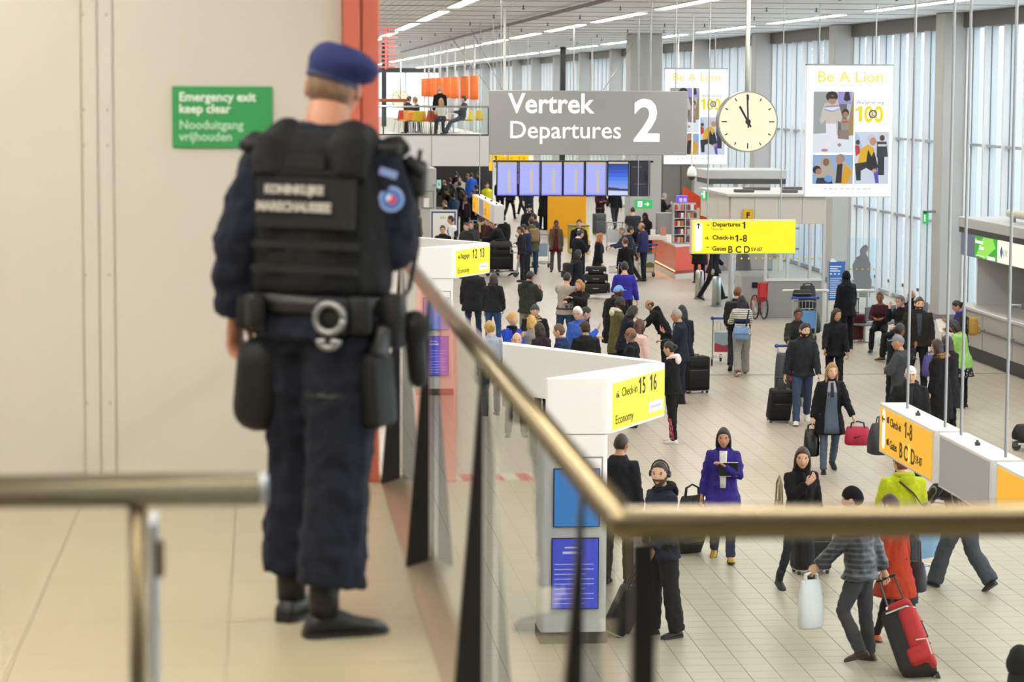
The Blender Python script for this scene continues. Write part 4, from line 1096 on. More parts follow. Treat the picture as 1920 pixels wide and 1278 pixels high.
for px, Y, c, rz in ((752, 97.5, '#d9502a', .4), (762, 95.0, '#cf7d1e', 2.6), (772, 96.2, '#e0a21c', -.5), (784, 94.6, '#d8b81e', .2), (796, 95.6, '#c9562e', 2.0), (806, 94.5, '#d94c25', .6), (818, 95.4, '#d8452a', -.3), (836, 97.6, '#cf5a44', 1.6), (893, 99, '#d9b71e', .1), (876, 98, '#dfbf2a', .9)):
    chair(px, Y, c, ORD[CI.setdefault(0, 0)] + ' cafe chair, ' + {'#d9': 'orange', '#cf': 'amber', '#e0': 'golden', '#d8': 'yellow', '#c9': 'rust'}.get(c[:3], 'orange') + ' plastic shell on steel legs, counted along the railing', rz); CI[0] += 1
for px, Y, lb in ((790, 96.4, 'white round cafe table in front of the standing man in black'), (850, 96.9, 'white round cafe table by the slouching man'), (770, 98.5, 'white round cafe table by the sitting couple at the left')):
    t = thing('cafe_table', lb, 'table', (ony(px, 220, Y).x, Y, MZ), 0, 'round cafe tables')
    MB().tube([(0, 0, .72), (0, 0, .75)], .38, 18).obj('table_top', WHITE, t)
    MB().tube([(0, 0, 0), (0, 0, .72)], .03, 8).obj('column', steel(), t)
    MB().tube([(0, 0, 0), (0, 0, .02)], .22, 14).obj('foot', steel(), t)
# made-up glowing red bars imitating a red reflection near the far left ceiling
REFL = glow('#f2786c', .9)
t = thing('reflection_bars', 'red neon lettering hanging vertically under the far ceiling', 'sign', (ony(727, 80, 84).x, 84, ony(727, 130, 84).z))
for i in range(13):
    o = MB().b2((-.2 if i % 3 else -.3, 0, 0), (.32 if i % 2 else .25, .03, .05)).obj('reflection_bar', REFL, t); o.location = (0, 0, .05 + i * .14)
MB().b2((-.09, -.01, 0), (-.04, .03, 1.85)).obj('reflection_bar', REFL, t)
MB().b2((-.02, .05, 0), (.02, .08, 1.9)).obj('stand_in_mount', mat('#8f6f6c', .5, name='bar'), t)
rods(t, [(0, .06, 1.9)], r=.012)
# wall block, dark shop behind, notice frames under the gallery
pb = pillar(36, 752, 818, 90.5, 2.5, MZ - 1.15, mat('#b3b1ae', .6, name='pillar_grey2'))
struct('wall_deep', MB().b2((XL, 124, 0), (11.2, 124.4, MZ - 1.15)), mat('#2c2a2b', .7, name='dark_wall'))
a = ony(791, 358, 90.4); b = ony(813, 390, 90.4)
t = thing('notice_frame', 'grey framed notice on the pillar under the gallery', 'notice', (a.x, 90.46, b.z))
MB().b2((0, -.03, 0), (b.x - a.x, .03, a.z - b.z), bev=.006).obj('frame', mat('#5c6464', .5, name='notice_frame'), t)
MB().b2((.02, -.036, .02), (b.x - a.x - .02, -.03, a.z - b.z - .02)).obj('backing', mat('#a7a9a8', .5, name='notice_back'), t)
MB().b2((.08, -.042, .03), (b.x - a.x - .16, -.036, .36)).obj('sheet', mat('#e8e8e6', .6, name='sheet'), t)
MB().b2((.05, -.042, .38), (.2, -.036, .41)).obj('red_heading', mat('#c05a50', .6, name='red_print'), t)
a = ony(819, 337, 89.9); b = ony(827, 353, 89.9)
t = thing('exit_plate', 'pale green escape plate at the pillar edge', 'sign', (a.x, 89.9, b.z))
MB().b2((0, 0, 0), (b.x - a.x, .03, a.z - b.z), bev=.004).obj('plate', glow('#a5d9c4', .8), t)
MB().prism([(.05, .1), (.1, .1), (.09, .2), (.06, .2)], 'Y', -.004, 0).obj('symbol', mat('#2d8c66', .5, name='green_print'), t)
MB().b2((-.08, .005, .1), (.02, .65, .14)).obj('bracket', ROD, t)
# white board with blue frame
a = ony(806, 393, 84.5); b = ony(857, 466, 84.5)
t = thing('poster_board', 'large white poster board with blue inner border', 'board', (a.x, 84.5, 0))
hb = a.z; w_ = b.x - a.x; zb = b.z - .1
MB().b2((0, 0, zb), (w_, .06, hb), bev=.01).obj('frame', mat('#c3c4c4', .4, name='board_frame'), t)
MB().b2((.05, -.006, zb), (w_ - .05, 0, hb - .06)).obj('border', mat('#35456f', .5, name='border_blue'), t)
MB().b2((.1, -.012, zb), (w_ - .1, -.006, hb - .11)).obj('sheet', mat('#e3e3dd', .5, name='board_sheet'), t)
mb = MB()
for i in range(4): mb.b2((w_ * .38 + i * .05, -.015, hb - .3), (w_ * .38 + i * .05 + .025, -.012, hb - (.2 if i == 2 else .24)))
mb.obj('green_strokes', mat('#7fa386', .6, name='green_letter'), t)
mb = MB()
for i in range(5): mb.prism([(w_ * .36 + i * .06, hb - .62), (w_ * .36 + i * .06 + .015, hb - .62), (w_ * .36 + i * .06 + .05, hb - .5), (w_ * .36 + i * .06 + .035, hb - .5)], 'Y', -.015, -.012)
mb.obj('pale_strokes', mat('#b5c3cf', .6, name='blue_letter'), t)
for x in (.06, w_ - .06): MB().b2((x - .03, .06, 0), (x + .03, .12, zb + .3)).obj('leg', steel(), t)
# bench for the waiting people
t = thing('waiting_bench', 'grey metal waiting bench below the windows', 'bench', (ony(1668, 600, 57.6).x, 57.7, 0), R(35))
for i in range(4):
    MB().b2((-1.1 + i * .56, -.22, .40), (-.58 + i * .56, .22, .44), bev=.015).obj('seat', mat('#55565a', .5, .3, name='bench_seat'), t)
    MB().b2((-1.1 + i * .56, -.26, .52), (-.58 + i * .56, -.22, .85), bev=.015).obj('backrest', mat('#55565a', .5, .3, name='bench_seat'), t)
for x in (-.8, .85): MB().b2((x - .03, -.03, 0), (x + .03, .03, .40)).b2((x - .03, -.2, 0), (x + .03, .2, .03)).obj('leg', steel(), t)

# canopy of the check-in row behind the entrance
t = thing('desk_canopy', 'grey desk canopy on posts behind the glazed entrance', 'canopy', (14.1, 80.0, 0))
MB().b2((0, 0, 2.95), (2.6, 2.2, 3.25), bev=.02).obj('roof', mat('#c3c2bf', .5, name='canopy_grey'), t)
MB().b2((.05, -.03, 2.80), (2.55, 2.2, 2.95)).obj('shadow_gap', mat('#4a4947', .6, name='gap'), t)
for x in (.1, .9, 2.4): MB().b2((x, .1, 0), (x + .12, .22, 2.8)).obj('post', mat('#d6d6d3', .5, name='post_pale'), t)
MB().b2((.3, .6, .0), (2.3, 1.2, 1.1), bev=.02).obj('desk', mat('#a5a4a1', .5, name='desk_grey'), t)
# ------------------------------------------------------------------ people
ORG_LIST = []          # (object, voxel, details) to be baked in one go
DISP = {}
def wrinkle(scale):
    if scale not in DISP:
        tx = bpy.data.textures.new('wrinkle', 'CLOUDS'); tx.noise_scale = scale; tx.noise_depth = 2; DISP[scale] = tx
    return DISP[scale]
def organic(name, mb, m, parent, voxel=.02, smooth=3, disp=0.0, dscale=.12, detail=None, scale=1.0):
    me = mb.mesh(name, m, False, True, scale)
    o = link(name, me, parent)
    r = o.modifiers.new('remesh', 'REMESH'); r.mode = 'VOXEL'; r.voxel_size = voxel * scale; r.use_smooth_shade = True
    if smooth:
        s = o.modifiers.new('smooth', 'SMOOTH'); s.factor = .5; s.iterations = smooth
    if disp:
        d = o.modifiers.new('wrinkle', 'DISPLACE'); d.texture = wrinkle(dscale); d.strength = disp; d.mid_level = .5; d.texture_coords = 'GLOBAL'
    ORG_LIST.append((o, detail))
    return o
def bake():
    dg = bpy.context.evaluated_depsgraph_get()
    res = []
    for o, det in ORG_LIST:
        ev = o.evaluated_get(dg)
        res.append(bpy.data.meshes.new_from_object(ev))
    for (o, det), me in zip(ORG_LIST, res):
        mats = [m for m in (det or o.data).materials]
        me.materials.clear()
        for m in mats: me.materials.append(m)
        if det is not None:
            bm = bmesh.new(); bm.from_mesh(me); 
            for f in bm.faces: f.material_index = 0
            bm.from_mesh(det)
            bm.to_mesh(me); bm.free()
        me.shade_smooth(); me.name = o.name
        o.modifiers.clear(); o.data = me
    # lettering curves become meshes
    fonts = [o for o in bpy.data.objects if o.type == 'FONT']
    fm = [(o, bpy.data.meshes.new_from_object(o.evaluated_get(dg))) for o in fonts]
    for o, me in fm:
        nm = o.name
        n = bpy.data.objects.new('x', me); col.objects.link(n)
        n.parent = o.parent; n.location = o.location; n.rotation_euler = o.rotation_euler; n.scale = o.scale
        bpy.data.objects.remove(o); n.name = nm

def rotx(a): return M.Rotation(a, 3, 'X')
def roty(a): return M.Rotation(a, 3, 'Y')
def rotz(a): return M.Rotation(a, 3, 'Z')
def mat3(x, y, z): return M((x, y, z)).transposed()

POSES = {
    'stand': dict(ra=(4, 7, 14, 10), la=(2, 7, 12, 10), rl=(1, 4, 2), ll=(-2, 4, 1)),
    'ease': dict(ra=(6, 9, 30, 20), la=(0, 6, 10, 0), rl=(5, 5, 10), ll=(-1, 3, 0)),
    'walk': dict(ra=(-18, 7, 12, 0), la=(22, 7, 25, 10), rl=(22, 2, 6), ll=(-16, 2, 22), lean=5),
    'walk2': dict(la=(-18, 7, 12, 0), ra=(22, 7, 25, 10), ll=(22, 2, 6), rl=(-16, 2, 22), lean=5),
    'fold': dict(ra=(28, 12, 105, 70), la=(30, 12, 100, 72), rl=(2, 5, 3), ll=(-1, 5, 1)),
    'phone': dict(ra=(28, 6, 105, 25), la=(20, 6, 80, 35), rl=(1, 4, 2), ll=(-2, 4, 1), hp=18),
    'push': dict(ra=(38, 8, 45, 5), la=(38, 8, 45, 5), rl=(16, 2, 6), ll=(-14, 2, 18), lean=9),
    'sit': dict(ra=(30, 8, 70, 30), la=(30, 8, 70, 30), rl=(84, 6, 82), ll=(80, 7, 78), lean=6),
    'chest': dict(ra=(20, 8, 125, 45), la=(-8, 10, 10, 0), rl=(4, 3, 4), ll=(-4, 3, 4)),
    'bend': dict(ra=(40, 8, 30, 10), la=(40, 8, 30, 10), rl=(5, 5, 10), ll=(2, 5, 8), lean=38, hp=10),
    'hug': dict(ra=(62, 12, 50, 55), la=(70, 12, 55, 50), rl=(2, 5, 3), ll=(-2, 5, 2), lean=6),
}
MALE = [(.84, .155, .115, .0), (.93, .165, .12, .0), (1.03, .152, .112, .0), (1.13, .146, .105, .005), (1.25, .165, .118, .005), (1.345, .178, .118, -.002), (1.40, .155, .100, -.012), (1.45, .10, .076, -.014), (1.50, .062, .06, -.006)]
FEMALE = [(.84, .16, .115, .0), (.93, .168, .122, -.005), (1.03, .145, .105, .0), (1.13, .128, .095, .005), (1.25, .145, .118, .012), (1.345, .154, .108, .0), (1.40, .134, .092, -.01), (1.45, .086, .07, -.012), (1.50, .054, .055, -.004)]

def skeleton(sex, p):
    J = {}
    lean, side, tw = R(p.get('lean', 3)), R(p.get('side', 0)), R(p.get('twist', 0))
    pel = V((0, 0, .93))
    T = rotz(tw) @ roty(side) @ rotx(-lean)
    tp = lambda x, y, z: pel + T @ V((x, y, z - .93))
    J['T'], J['tp'] = T, tp
    H = rotz(tw * .5 + R(p.get('hy', 0))) @ roty(side * .5 + R(p.get('ht', 0))) @ rotx(-(lean * .45 + R(p.get('hp', 4))))
    H = H * p.get('hs', 1.07)
    J['H'] = H
    J['neck'] = tp(0, -.012, 1.46)
    hb = tp(0, .004, 1.485)
    J['head'] = hb + H @ V((0, .022, .118))
    J['top'] = J['head'] + H @ V((0, -.01, .12))
    sw = .178 if sex == 'm' else .158
    for s, k in ((1, 'r'), (-1, 'l')):
        a = p[k + 'a']; P, O, E, I = R(a[0]), R(a[1]), R(a[2]), R(a[3] if len(a) > 3 else 0)
        sh = tp(s * sw, -.01, 1.385)
        U = V((s * math.sin(O), math.sin(P) * math.cos(O), -math.cos(P) * math.cos(O)))
        Fv = V((0, math.cos(P), math.sin(P))); Fv = (Fv - U * Fv.dot(U)).normalized()
        Md = V((-s, 0, 0)); Md = (Md - U * Md.dot(U)).normalized()
        D = (U * math.cos(E) + (Fv * math.cos(I) + Md * math.sin(I)) * math.sin(E)).normalized()
        rt = rotz(tw)
        U, D = rt @ U, rt @ D
        al = p.get('al', 1.0); el = sh + U * .285 * al; wr = el + D * .25 * al
        J[k + 'sh'], J[k + 'el'], J[k + 'wr'], J[k + 'D'] = sh, el, wr, D
        J[k + 'hand'] = wr + D * .09
        l = p[k + 'l']; P, O, Kn = R(l[0]), R(l[1]), R(l[2])
        hp = V((s * .088, 0, .92))
        th = V((s * math.sin(O), math.sin(P) * math.cos(O), -math.cos(P) * math.cos(O)))
        P2 = P - Kn
        shn = V((s * math.sin(O) * .4, math.sin(P2), -math.cos(P2))).normalized()
        kn = hp + th * .43; an = kn + shn * .41
        J[k + 'hip'], J[k + 'kn'], J[k + 'an'] = hp, kn, an
        sp = math.degrees(P2)
        fp = p.get(k + 'f')
        if fp is None:
            fp = -min(55, (-sp - 10) * 1.1) if sp < -10 else (min(18, (sp - 6) * .8) if sp > 6 and P < 1 else 0)
        J[k + 'foot'] = rotz(R(-s * p.get('splay', 8) + p.get('footyaw', 0) + p.get(k + 'fy', 0))) @ rotx(R(fp))
    lo = min((J[k + 'an'] + J[k + 'foot'] @ V((0, y, -.082))).z for k in 'rl' for y in (-.07, .13))
    J['lo'] = lo
    off = V((0, 0, -lo))
    for k, v in list(J.items()):
        if isinstance(v, V): J[k] = v + off if not k.endswith('D') else v
    J['tp'] = lambda x, y, z: pel + off + T @ V((x, y, z - .93))
    J['pel'] = pel + off
    return J

def headpoint(dx, dy, dz, feat=True):
    x, y, z = .0755 * dx, .096 * dy, .118 * dz
    if z < 0:
        t = -z / .118
        x *= 1 - .30 * t ** 1.5
        y = y * (1 - (.60 if dy < 0 else .16) * t ** 1.3) + .012 * t
    else:
        x *= 1 - .06 * (z / .118)
    if y > .066: y = .066 + (y - .066) * .72
    if feat and dy > .2:
        if -.05 < z < .03:
            a = (.024 - z) / .046 if z > -.022 else (z + .042) / .02
            y += .027 * max(0, min(1, a)) * math.exp(-(x / .0115) ** 2)
        y -= .010 * math.exp(-(((abs(x) - .031) / .015) ** 2 + ((z - .012) / .012) ** 2))
        y += .004 * math.exp(-(((z - .034) / .010) ** 2)) * (1 if abs(x) < .05 else .3)
        y += .007 * math.exp(-((x / .022) ** 2 + ((z + .058) / .010) ** 2))
        y -= .004 * math.exp(-((x / .02) ** 2 + ((z + .078) / .007) ** 2))
        y += .009 * math.exp(-((x / .022) ** 2 + ((z + .1) / .014) ** 2))
    return V((x, y, z))
def headgrid(nlat, nlon):
    G = []
    for i in range(nlat + 1):
        th = math.pi * i / nlat
        th = min(max(th, .05), math.pi - .05)
        row = []
        for j in range(nlon):
            u = 2.0 * j / nlon - 1
            ph = math.pi * math.copysign(abs(u) ** 1.45, u)
            row.append((math.sin(th) * math.sin(ph), math.sin(th) * math.cos(ph), math.cos(th), ph))
        G.append(row)
    return G
def head(mb, J, lod, beard=None, glasses=None):
    H, c = J['H'], J['head']
    nlat, nlon = ((22, 30) if lod else (14, 18))
    G = headgrid(nlat, nlon)
    vs = [[mb.bm.verts.new(c + H @ headpoint(*q[:3])) for q in row] for row in G]
    for i in range(nlat):
        for j in range(nlon):
            f = mb.bm.faces.new((vs[i][j], vs[i + 1][j], vs[i + 1][(j + 1) % nlon], vs[i][(j + 1) % nlon]))
            q = G[i][j]; z = q[2]
            f.material_index = 0
            if beard and abs(q[3]) < 1.75 and z < -.28 + .1 * (abs(q[3]) - .6) * (1 if abs(q[3]) > .6 else 0) + (.42 * max(0, abs(q[3]) - .9)) and not (abs(q[3]) < .25 and -.55 < z < -.42):
                f.material_index = 4
    for r in (vs[0], vs[-1]): mb.bm.faces.new(r).material_index = 0
    B = lambda p, r, mi, nu=8, nv=5: (setattr(mb, 'mi', mi), mb.ball(c + H @ V(p), r, H, nu, nv))
    for s in (-1, 1):
        ys = headpoint(math.sin(.37 * s), math.cos(.37), .1).y
        B((.031 * s, ys - .004, .012), (.0135, .008, .007), 1)
        B((.031 * s, ys - .001, .0175), (.0145, .0065, .0032), 2, 6, 4)
        B((.031 * s, ys + .002, .012), (.0072, .004, .0066), 2, 6, 4)
        B((.031 * s, ys + .0045, .031), (.018, .005, .0042), 2, 6, 4)
        B((.0765 * s, -.006, -.002), (.010, .022, .031), 0)
    B((0, .0845, -.0585), (.022, .006, .0055), 3)
    mb.mi = 0
HANDS = {}
def hand(mb, wr, D, side, curl, palm_in, s=1.0, scale=1.0):
    # side: +1 right, -1 left; palm_in: direction the palm faces
    z = D.normalized(); n = (palm_in - z * palm_in.dot(z)).normalized(); x = z.cross(n) * side      # x towards the thumb
    Q = lambda a, b, c_: wr + (x * a + n * b + z * c_) * scale
    mb.mi = 0
    mb.ell([(Q(0, 0, -.03), x, n, .026 * scale, .019 * scale), (Q(0, 0, .01), x, n, .029 * scale, .018 * scale), (Q(.0, 0, .05), x, n, .039 * scale, .016 * scale), (Q(0, 0, .088), x, n, .038 * scale, .013 * scale), (Q(0, .0, .097), x, n, .034 * scale, .009 * scale)], 8)
    c = R(curl)
    for k, (fx, L) in enumerate(((.029, .072), (.010, .080), (-.010, .074), (-.028, .058))):
        p = [Q(fx * .9, 0, .075), Q(fx, 0, .090)]
        a = 0; b_, c_ = 0.0, .090
        for i, fr in enumerate((.45, .32, .25)):
            a += c * (.8 + .1 * k) * (.9 if i == 0 else 1.0)
            b_ += math.sin(a) * L * fr; c_ += math.cos(a) * L * fr
            p.append(Q(fx * (1 + .12 * (1 if curl < 40 else 0)), b_, c_))
        mb.tube(p, [.009 * scale, .0094 * scale, .0088 * scale, .0078 * scale, .0055 * scale], 6)
    p = [Q(.024, .004, .022), Q(.040, .010, .045), Q(.047, .020, .070), Q(.044 - .012 * c, .032, .092)]
    mb.tube(p, [.012 * scale, .0115 * scale, .0098 * scale, .006 * scale], 6)

LEGR = [(0, .092), (.5, .074), (1, .058)]
def cap_mesh(mb, J, off, mask, shrink=.86, n=(16, 22), noise=.0, fall=.02, cranium=True):
    H, c = J['H'], J['head']
    nlat, nlon = n
    G = headgrid(nlat, nlon)
    vs = []
    for row in G:
        rr = []
        for q in row:
            p = headpoint(q[0], q[1], q[2], False)
            m = mask(p, q[3])
            k = max(0, min(1, m / fall + .5))
            d = p.normalized()
            o = p + d * (off + noise * (rnd.random() - .5))
            ins = p * shrink
            rr.append(mb.bm.verts.new(c + H @ (ins.lerp(o, k))))
        vs.append(rr)
    for i in range(nlat):
        for j in range(nlon):
            mb.bm.faces.new((vs[i][j], vs[i + 1][j], vs[i + 1][(j + 1) % nlon], vs[i][(j + 1) % nlon])).material_index = mb.mi
    for r in (vs[0], vs[-1]): mb.bm.faces.new(r).material_index = mb.mi
def hairline(front=.062, side=-.01, back=-.07):
    def f(p, ph):
        a = abs(ph)
        if a < .75: l = front - .012 * (a / .75)
        elif a < 1.35: l = front - .012 + (side - front + .012) * (a - .75) / .6
        elif a < 1.75: l = side + .012
        else: l = back + (side + .012 - back) * max(0, (2.2 - a) / .45)
        return p.z - l
    return f

def person(px, py, h, face, label, top='jacket', tc='#23242a', bc='#22242c', sc_='#17171a', hair='short', hc='#231a15', skin='#c79a80', sex='m', pose='stand', lod=1, ground=0.0, loc=None, hem=None, loose=.012, toff=.0, fronts=(), extra=(), beard=None, glasses=False, group=None, tmat=None, bmat=None, curl=28, skirt=None, scarf=None, hood=None, fur=None, collar=None, legs='trousers', **kw):
    p = dict(POSES[pose]); p.update(kw)
    J = skeleton(sex, p)
    s = h / 1.72
    rz = R(face); Rm = rotz(rz)
    tz = ground + J['top'].z * s
    if loc is None:
        P0 = onz(px, py, tz)
        o2 = Rm @ (J['top'] * s)
        base = V((P0.x - o2.x, P0.y - o2.y, ground))
    else:
        base = V(loc)
    t = thing('person', label, 'person', base, rz, group)
    vox = p.get('vox', .021 if lod else .03)
    # ---- body
    det = MB()
    head(det, J, lod, beard, glasses)
    for k, sd in (('r', 1), ('l', -1)):
        D = J[k + 'D']
        pin = p.get(k + 'palm')
        pin = V(pin) if pin else (V((-sd, .0, 0)) if D.z < -.6 else (V((0, 0, -1)) if abs(D.z) < .6 else V((0, -1, 0))))
        hand(det, J[k + 'wr'], D, sd, p.get(k + 'c', curl), pin)
    prof = MALE if sex == 'm' else FEMALE
    Tx, Ty = J['T'] @ V((1, 0, 0)), J['T'] @ V((0, 1, 0))
    tp = J['tp']
    bm = MB()
    bm.ell([(tp(0, y, z), Tx, Ty, w_ * .93, d_ * .93) for z, w_, d_, y in prof], 12)
    bm.tube([tp(0, -.014, 1.44), tp(0, -.008, 1.50), J['head'] + J['H'] @ V((0, -.012, -.055))], [.068 * p.get('nk', 1), .056 * p.get('nk', 1), .057 * p.get('nk', 1)], 10)
    for k in 'rl':
        bm.tube([tp(.05 if k == 'r' else -.05, -.01, 1.375), J[k + 'sh'], J[k + 'el'], J[k + 'wr'] + J[k + 'D'] * .01], [.05, .052, .040, .027], 8)
        bm.tube([J[k + 'hip'], J[k + 'kn'], J[k + 'an']], [.074, .046, .032], 8, rounded=True)
    skm = [skinm(skin), mat('#d8d2cc', .3, name='eye_white'), mat(hc if hair not in ('bald', 'none') else '#3a2c26', .6, name='brow'), mat(tuple(x * y for x, y in zip(lin(skin), (.72, .42, .40))), .5, name='lips'), mat(beard or '#3a2a20', .8, name='beard')]
    dm = det.mesh('body_detail', skm, True, True, s)
    organic('body', bm, skm[0], t, vox * 1.15, 2, detail=dm, scale=s)
    # ---- legs
    e = loose
    lm = bmat or cloth(bc)
    if legs != 'none':
        mb = MB()
        w0 = 1.06 + e * 2
        mb.ell([(J['pel'] + V((0, 0, dz)), V((1, 0, 0)), V((0, 1, 0)), prof[1][1] * w0 * f_, prof[1][2] * w0 * f_) for dz, f_ in ((-.1, .86), (-.04, 1), (.03, 1.0), (.09, .96), (.13, .93))], 12)
        for k in 'rl':
            a, b_, c_ = J[k + 'hip'], J[k + 'kn'], J[k + 'an']
            tl = p.get('tl', .01)
            m1, m2 = a.lerp(b_, .5), b_.lerp(c_, .5)
            ce = c_ + (c_ - b_).normalized() * (.035 - tl)
            mb.tube([a + V((0, 0, .02)), m1, b_, m2, ce], [.088 + e, .074 + e, .056 + e, .053 + e * 1.2, .043 + e * 1.5], 10)
        organic('trousers', mb, lm, t, vox, 2, .030, .055, scale=s)
    # ---- shoes
    for k in 'rl':
        mb = MB(); Fm = J[k + 'foot']; a = J[k + 'an']
        q = lambda x, y, z: a + Fm @ V((x, y, z))
        rings = []
        for y, w_, z1 in ((-.072, .022, .03), (-.06, .033, .062), (-.02, .037, .09), (.03, .039, .082), (.08, .043, .058), (.13, .044, .046), (.165, .034, .036), (.182, .016, .024)):
            n_ = 10
            rings.append([q(w_ * math.cos(R(90 + i * 36)), y, -.082 + max(0.0, .5 * z1 * (1 + math.sin(R(90 + i * 36))))) for i in range(n_)])
        mb.loft(rings)
        if p.get('boot'): mb.tube([q(0, -.01, -.02), q(0, -.012, .05), a.lerp(J[k + 'kn'], .35)], [.045, .046, .052], 10)
        o = mb.obj('shoe', mat(sc_, .45, 0, 0, .1, 40, .1, .4, 'shoe'), t, True, scale=s)
        if lod:
            sb = MB(); sb.loft([[q(x * 1.05, y, z) for x, z in ((-w_, -.083), (w_, -.083), (w_, -.066), (-w_, -.066))] for y, w_ in ((-.074, .022), (-.05, .036), (.0, .038), (.06, .041), (.12, .044), (.165, .034), (.185, .014))])
            sb.obj('sole', mat(p.get('solec', '#2a2725'), .6, name='sole'), o, scale=s)
    # ---- top
    tm_ = tmat or cloth(tc)
    ex = {'shirt': .010, 'jacket': .020, 'coat': .022, 'puffer': .034, 'hoodie': .024, 'suit': .018, 'tee': .010}[top] + toff
    hemz = hem if hem is not None else {'shirt': .90, 'jacket': .86, 'coat': .58, 'puffer': .84, 'hoodie': .88, 'suit': .78, 'tee': .92}[top]
    mb = MB()
    rings = []
    prz = [q for q in prof if q[0] < 1.49]
    for z, w_, d_, y in (prz if top in ('shirt', 'tee') else prz + [(1.495, prof[-1][1] + .006, .062, -.008)]):
        if z < .9: continue
        k_ = 1.0
        wf = 1.0 + (.10 if (top in ('coat', 'jacket', 'puffer', 'hoodie') and 1.0 < z < 1.2) else 0)
        rings.append((tp(0, y, z), Tx, Ty, (w_ + ex) * wf, (d_ + ex) * wf))
    if hemz < .93:
        low = []
        nst = max(1, int((.93 - hemz) / .09))
        for i in range(1, nst + 1):
            z = .93 + (hemz - .93) * i / nst
            f_ = (.93 - z)
            lp = []
            for k in 'rl':
                a, b_, c_ = J[k + 'hip'], J[k + 'kn'], J[k + 'an']
                u = min(1.6, f_ / .43)
                lp.append(a.lerp(b_, min(u, 1)) if u <= 1 else b_.lerp(c_, u - 1))
            if pose == 'sit': lp = [J['pel'] + V((.08, .03, -f_ * .4)), J['pel'] + V((-.08, .03, -f_ * .4))]
            cx = (lp[0] + lp[1]) / 2; sp = abs(lp[0].y - lp[1].y) / 2; sx = abs(lp[0].x - lp[1].x) / 2
            low.append((cx, V((1, 0, 0)), V((0, 1, 0)), max(prof[1][1] + ex + .018 + .02 * f_, sx + .105 + ex + .08 * f_), prof[1][2] * .96 + ex + .022 + sp * .75 + .05 * f_))
        rings = low[::-1] + rings
    mb.ell(rings, 14)
    for k in 'rl':
        sg = 1 if k == 'r' else -1
        cuff = p.get('cuff', 0.0)
        D = J[k + 'D']
        if top == 'tee':
            mb.tube([tp(sg * .05, -.012, 1.38), J[k + 'sh'], J[k + 'sh'].lerp(J[k + 'el'], .7)], [.06 + ex, .062 + ex, .054 + ex], 10)
        elif top == 'vest': pass
        else:
            U = (J[k + 'el'] - J[k + 'sh'])
            mb.tube([tp(sg * .05, -.012, 1.375), J[k + 'sh'], J[k + 'sh'] + U * .5, J[k + 'el'], J[k + 'el'].lerp(J[k + 'wr'], .5), J[k + 'wr'] - D * cuff], [.05 + ex, .056 + ex * .9, .052 + ex, .047 + ex, .041 + ex, .032 + ex], 10)
    organic({'suit': 'suit_jacket', 'tee': 'shirt', 'puffer': 'padded_jacket'}.get(top, top), mb, tm_, t, vox, 2, .034 if top not in ('shirt', 'tee', 'suit') else .024, .06, scale=s)
    if skirt:
        c_, z0, z1 = skirt[:3]
        mb = MB(); cx = J['pel']
        mb.ell([(cx + V((0, 0, z - .93)), V((1, 0, 0)), V((0, 1, 0)), .17 + .10 * (.95 - z) / .4, .13 + .12 * (.95 - z) / .4) for z in (z1, (z0 + z1) / 2, z0)], 16)
        mb.obj('skirt', skirt[3] if len(skirt) > 3 else cloth(c_), t, True, scale=s)
    # ---- front pieces (shirt, scarf ends, bib) lying on the chest
    for fi, (c_, z1, z0, w1, w0) in enumerate(fronts):
        mb = MB(); L = []
        zs = [z0 + (z1 - z0) * i / 6 for i in range(7)]
        for z in zs:
            zz = min(max(z, .93), 1.46)
            i = max(0, min(len(prz) - 2, sum(1 for q in prz if q[0] <= zz) - 1))
            A_, B_ = prz[i], prz[i + 1]; u = (zz - A_[0]) / (B_[0] - A_[0])
            W = A_[1] + (B_[1] - A_[1]) * u + ex; Dp = A_[2] + (B_[2] - A_[2]) * u + ex; y = A_[3] + (B_[3] - A_[3]) * u
            wf = 1.10 if (top in ('coat', 'jacket', 'puffer', 'hoodie') and 1.0 < zz < 1.2) else 1.0
            hw = w0 + (w1 - w0) * (z - z0) / (z1 - z0)
            row = []
            for xx in (-hw, -hw * .5, 0, hw * .5, hw):
                yy = y + Dp * wf * math.sqrt(max(.05, 1 - (xx / (W * wf)) ** 2)) + .006 + .002 * fi + max(0.0, 1.0 - z) * .34
                row.append(tp(xx, yy, z))
            L.append([q - Ty * .03 for q in reversed(row)] + row)
        mb.loft(L)
        mb.obj('front_panel' if not isinstance(c_, tuple) else c_[1], c_ if not isinstance(c_, (str, tuple)) else cloth(c_ if isinstance(c_, str) else c_[0]), t, True, scale=s)
    # ---- neckwear
    nk = lambda dz, r, ry=0: (tp(0, -.008 + ry, 1.47 + dz), Tx, Ty, r, r * .92)
    if collar:
        MB().ell([nk(-.035, .088), nk(.0, .078), nk(.04, .070), nk(.045, .060), nk(.0, .058)], 14).obj('collar', cloth(collar), t, True, scale=s)
    if scarf:
        mb = MB()
        for r_, dz, rr in ((.072, -.005, .036), (.078, -.045, .034)):
            mb.tube([tp(r_ * math.cos(R(a)), -.006 + r_ * .95 * math.sin(R(a)), 1.475 + dz + .008 * math.sin(R(a * 2))) for a in range(0, 361, 30)], rr, 8)
        mb.tube([tp(.03, .09, 1.43), tp(.035, .135, 1.33), tp(.03, .15, 1.2)], [.03, .036, .03], 6, True, .6)
        mb.obj('scarf', scarf if not isinstance(scarf, str) else cloth(scarf), t, True, scale=s)
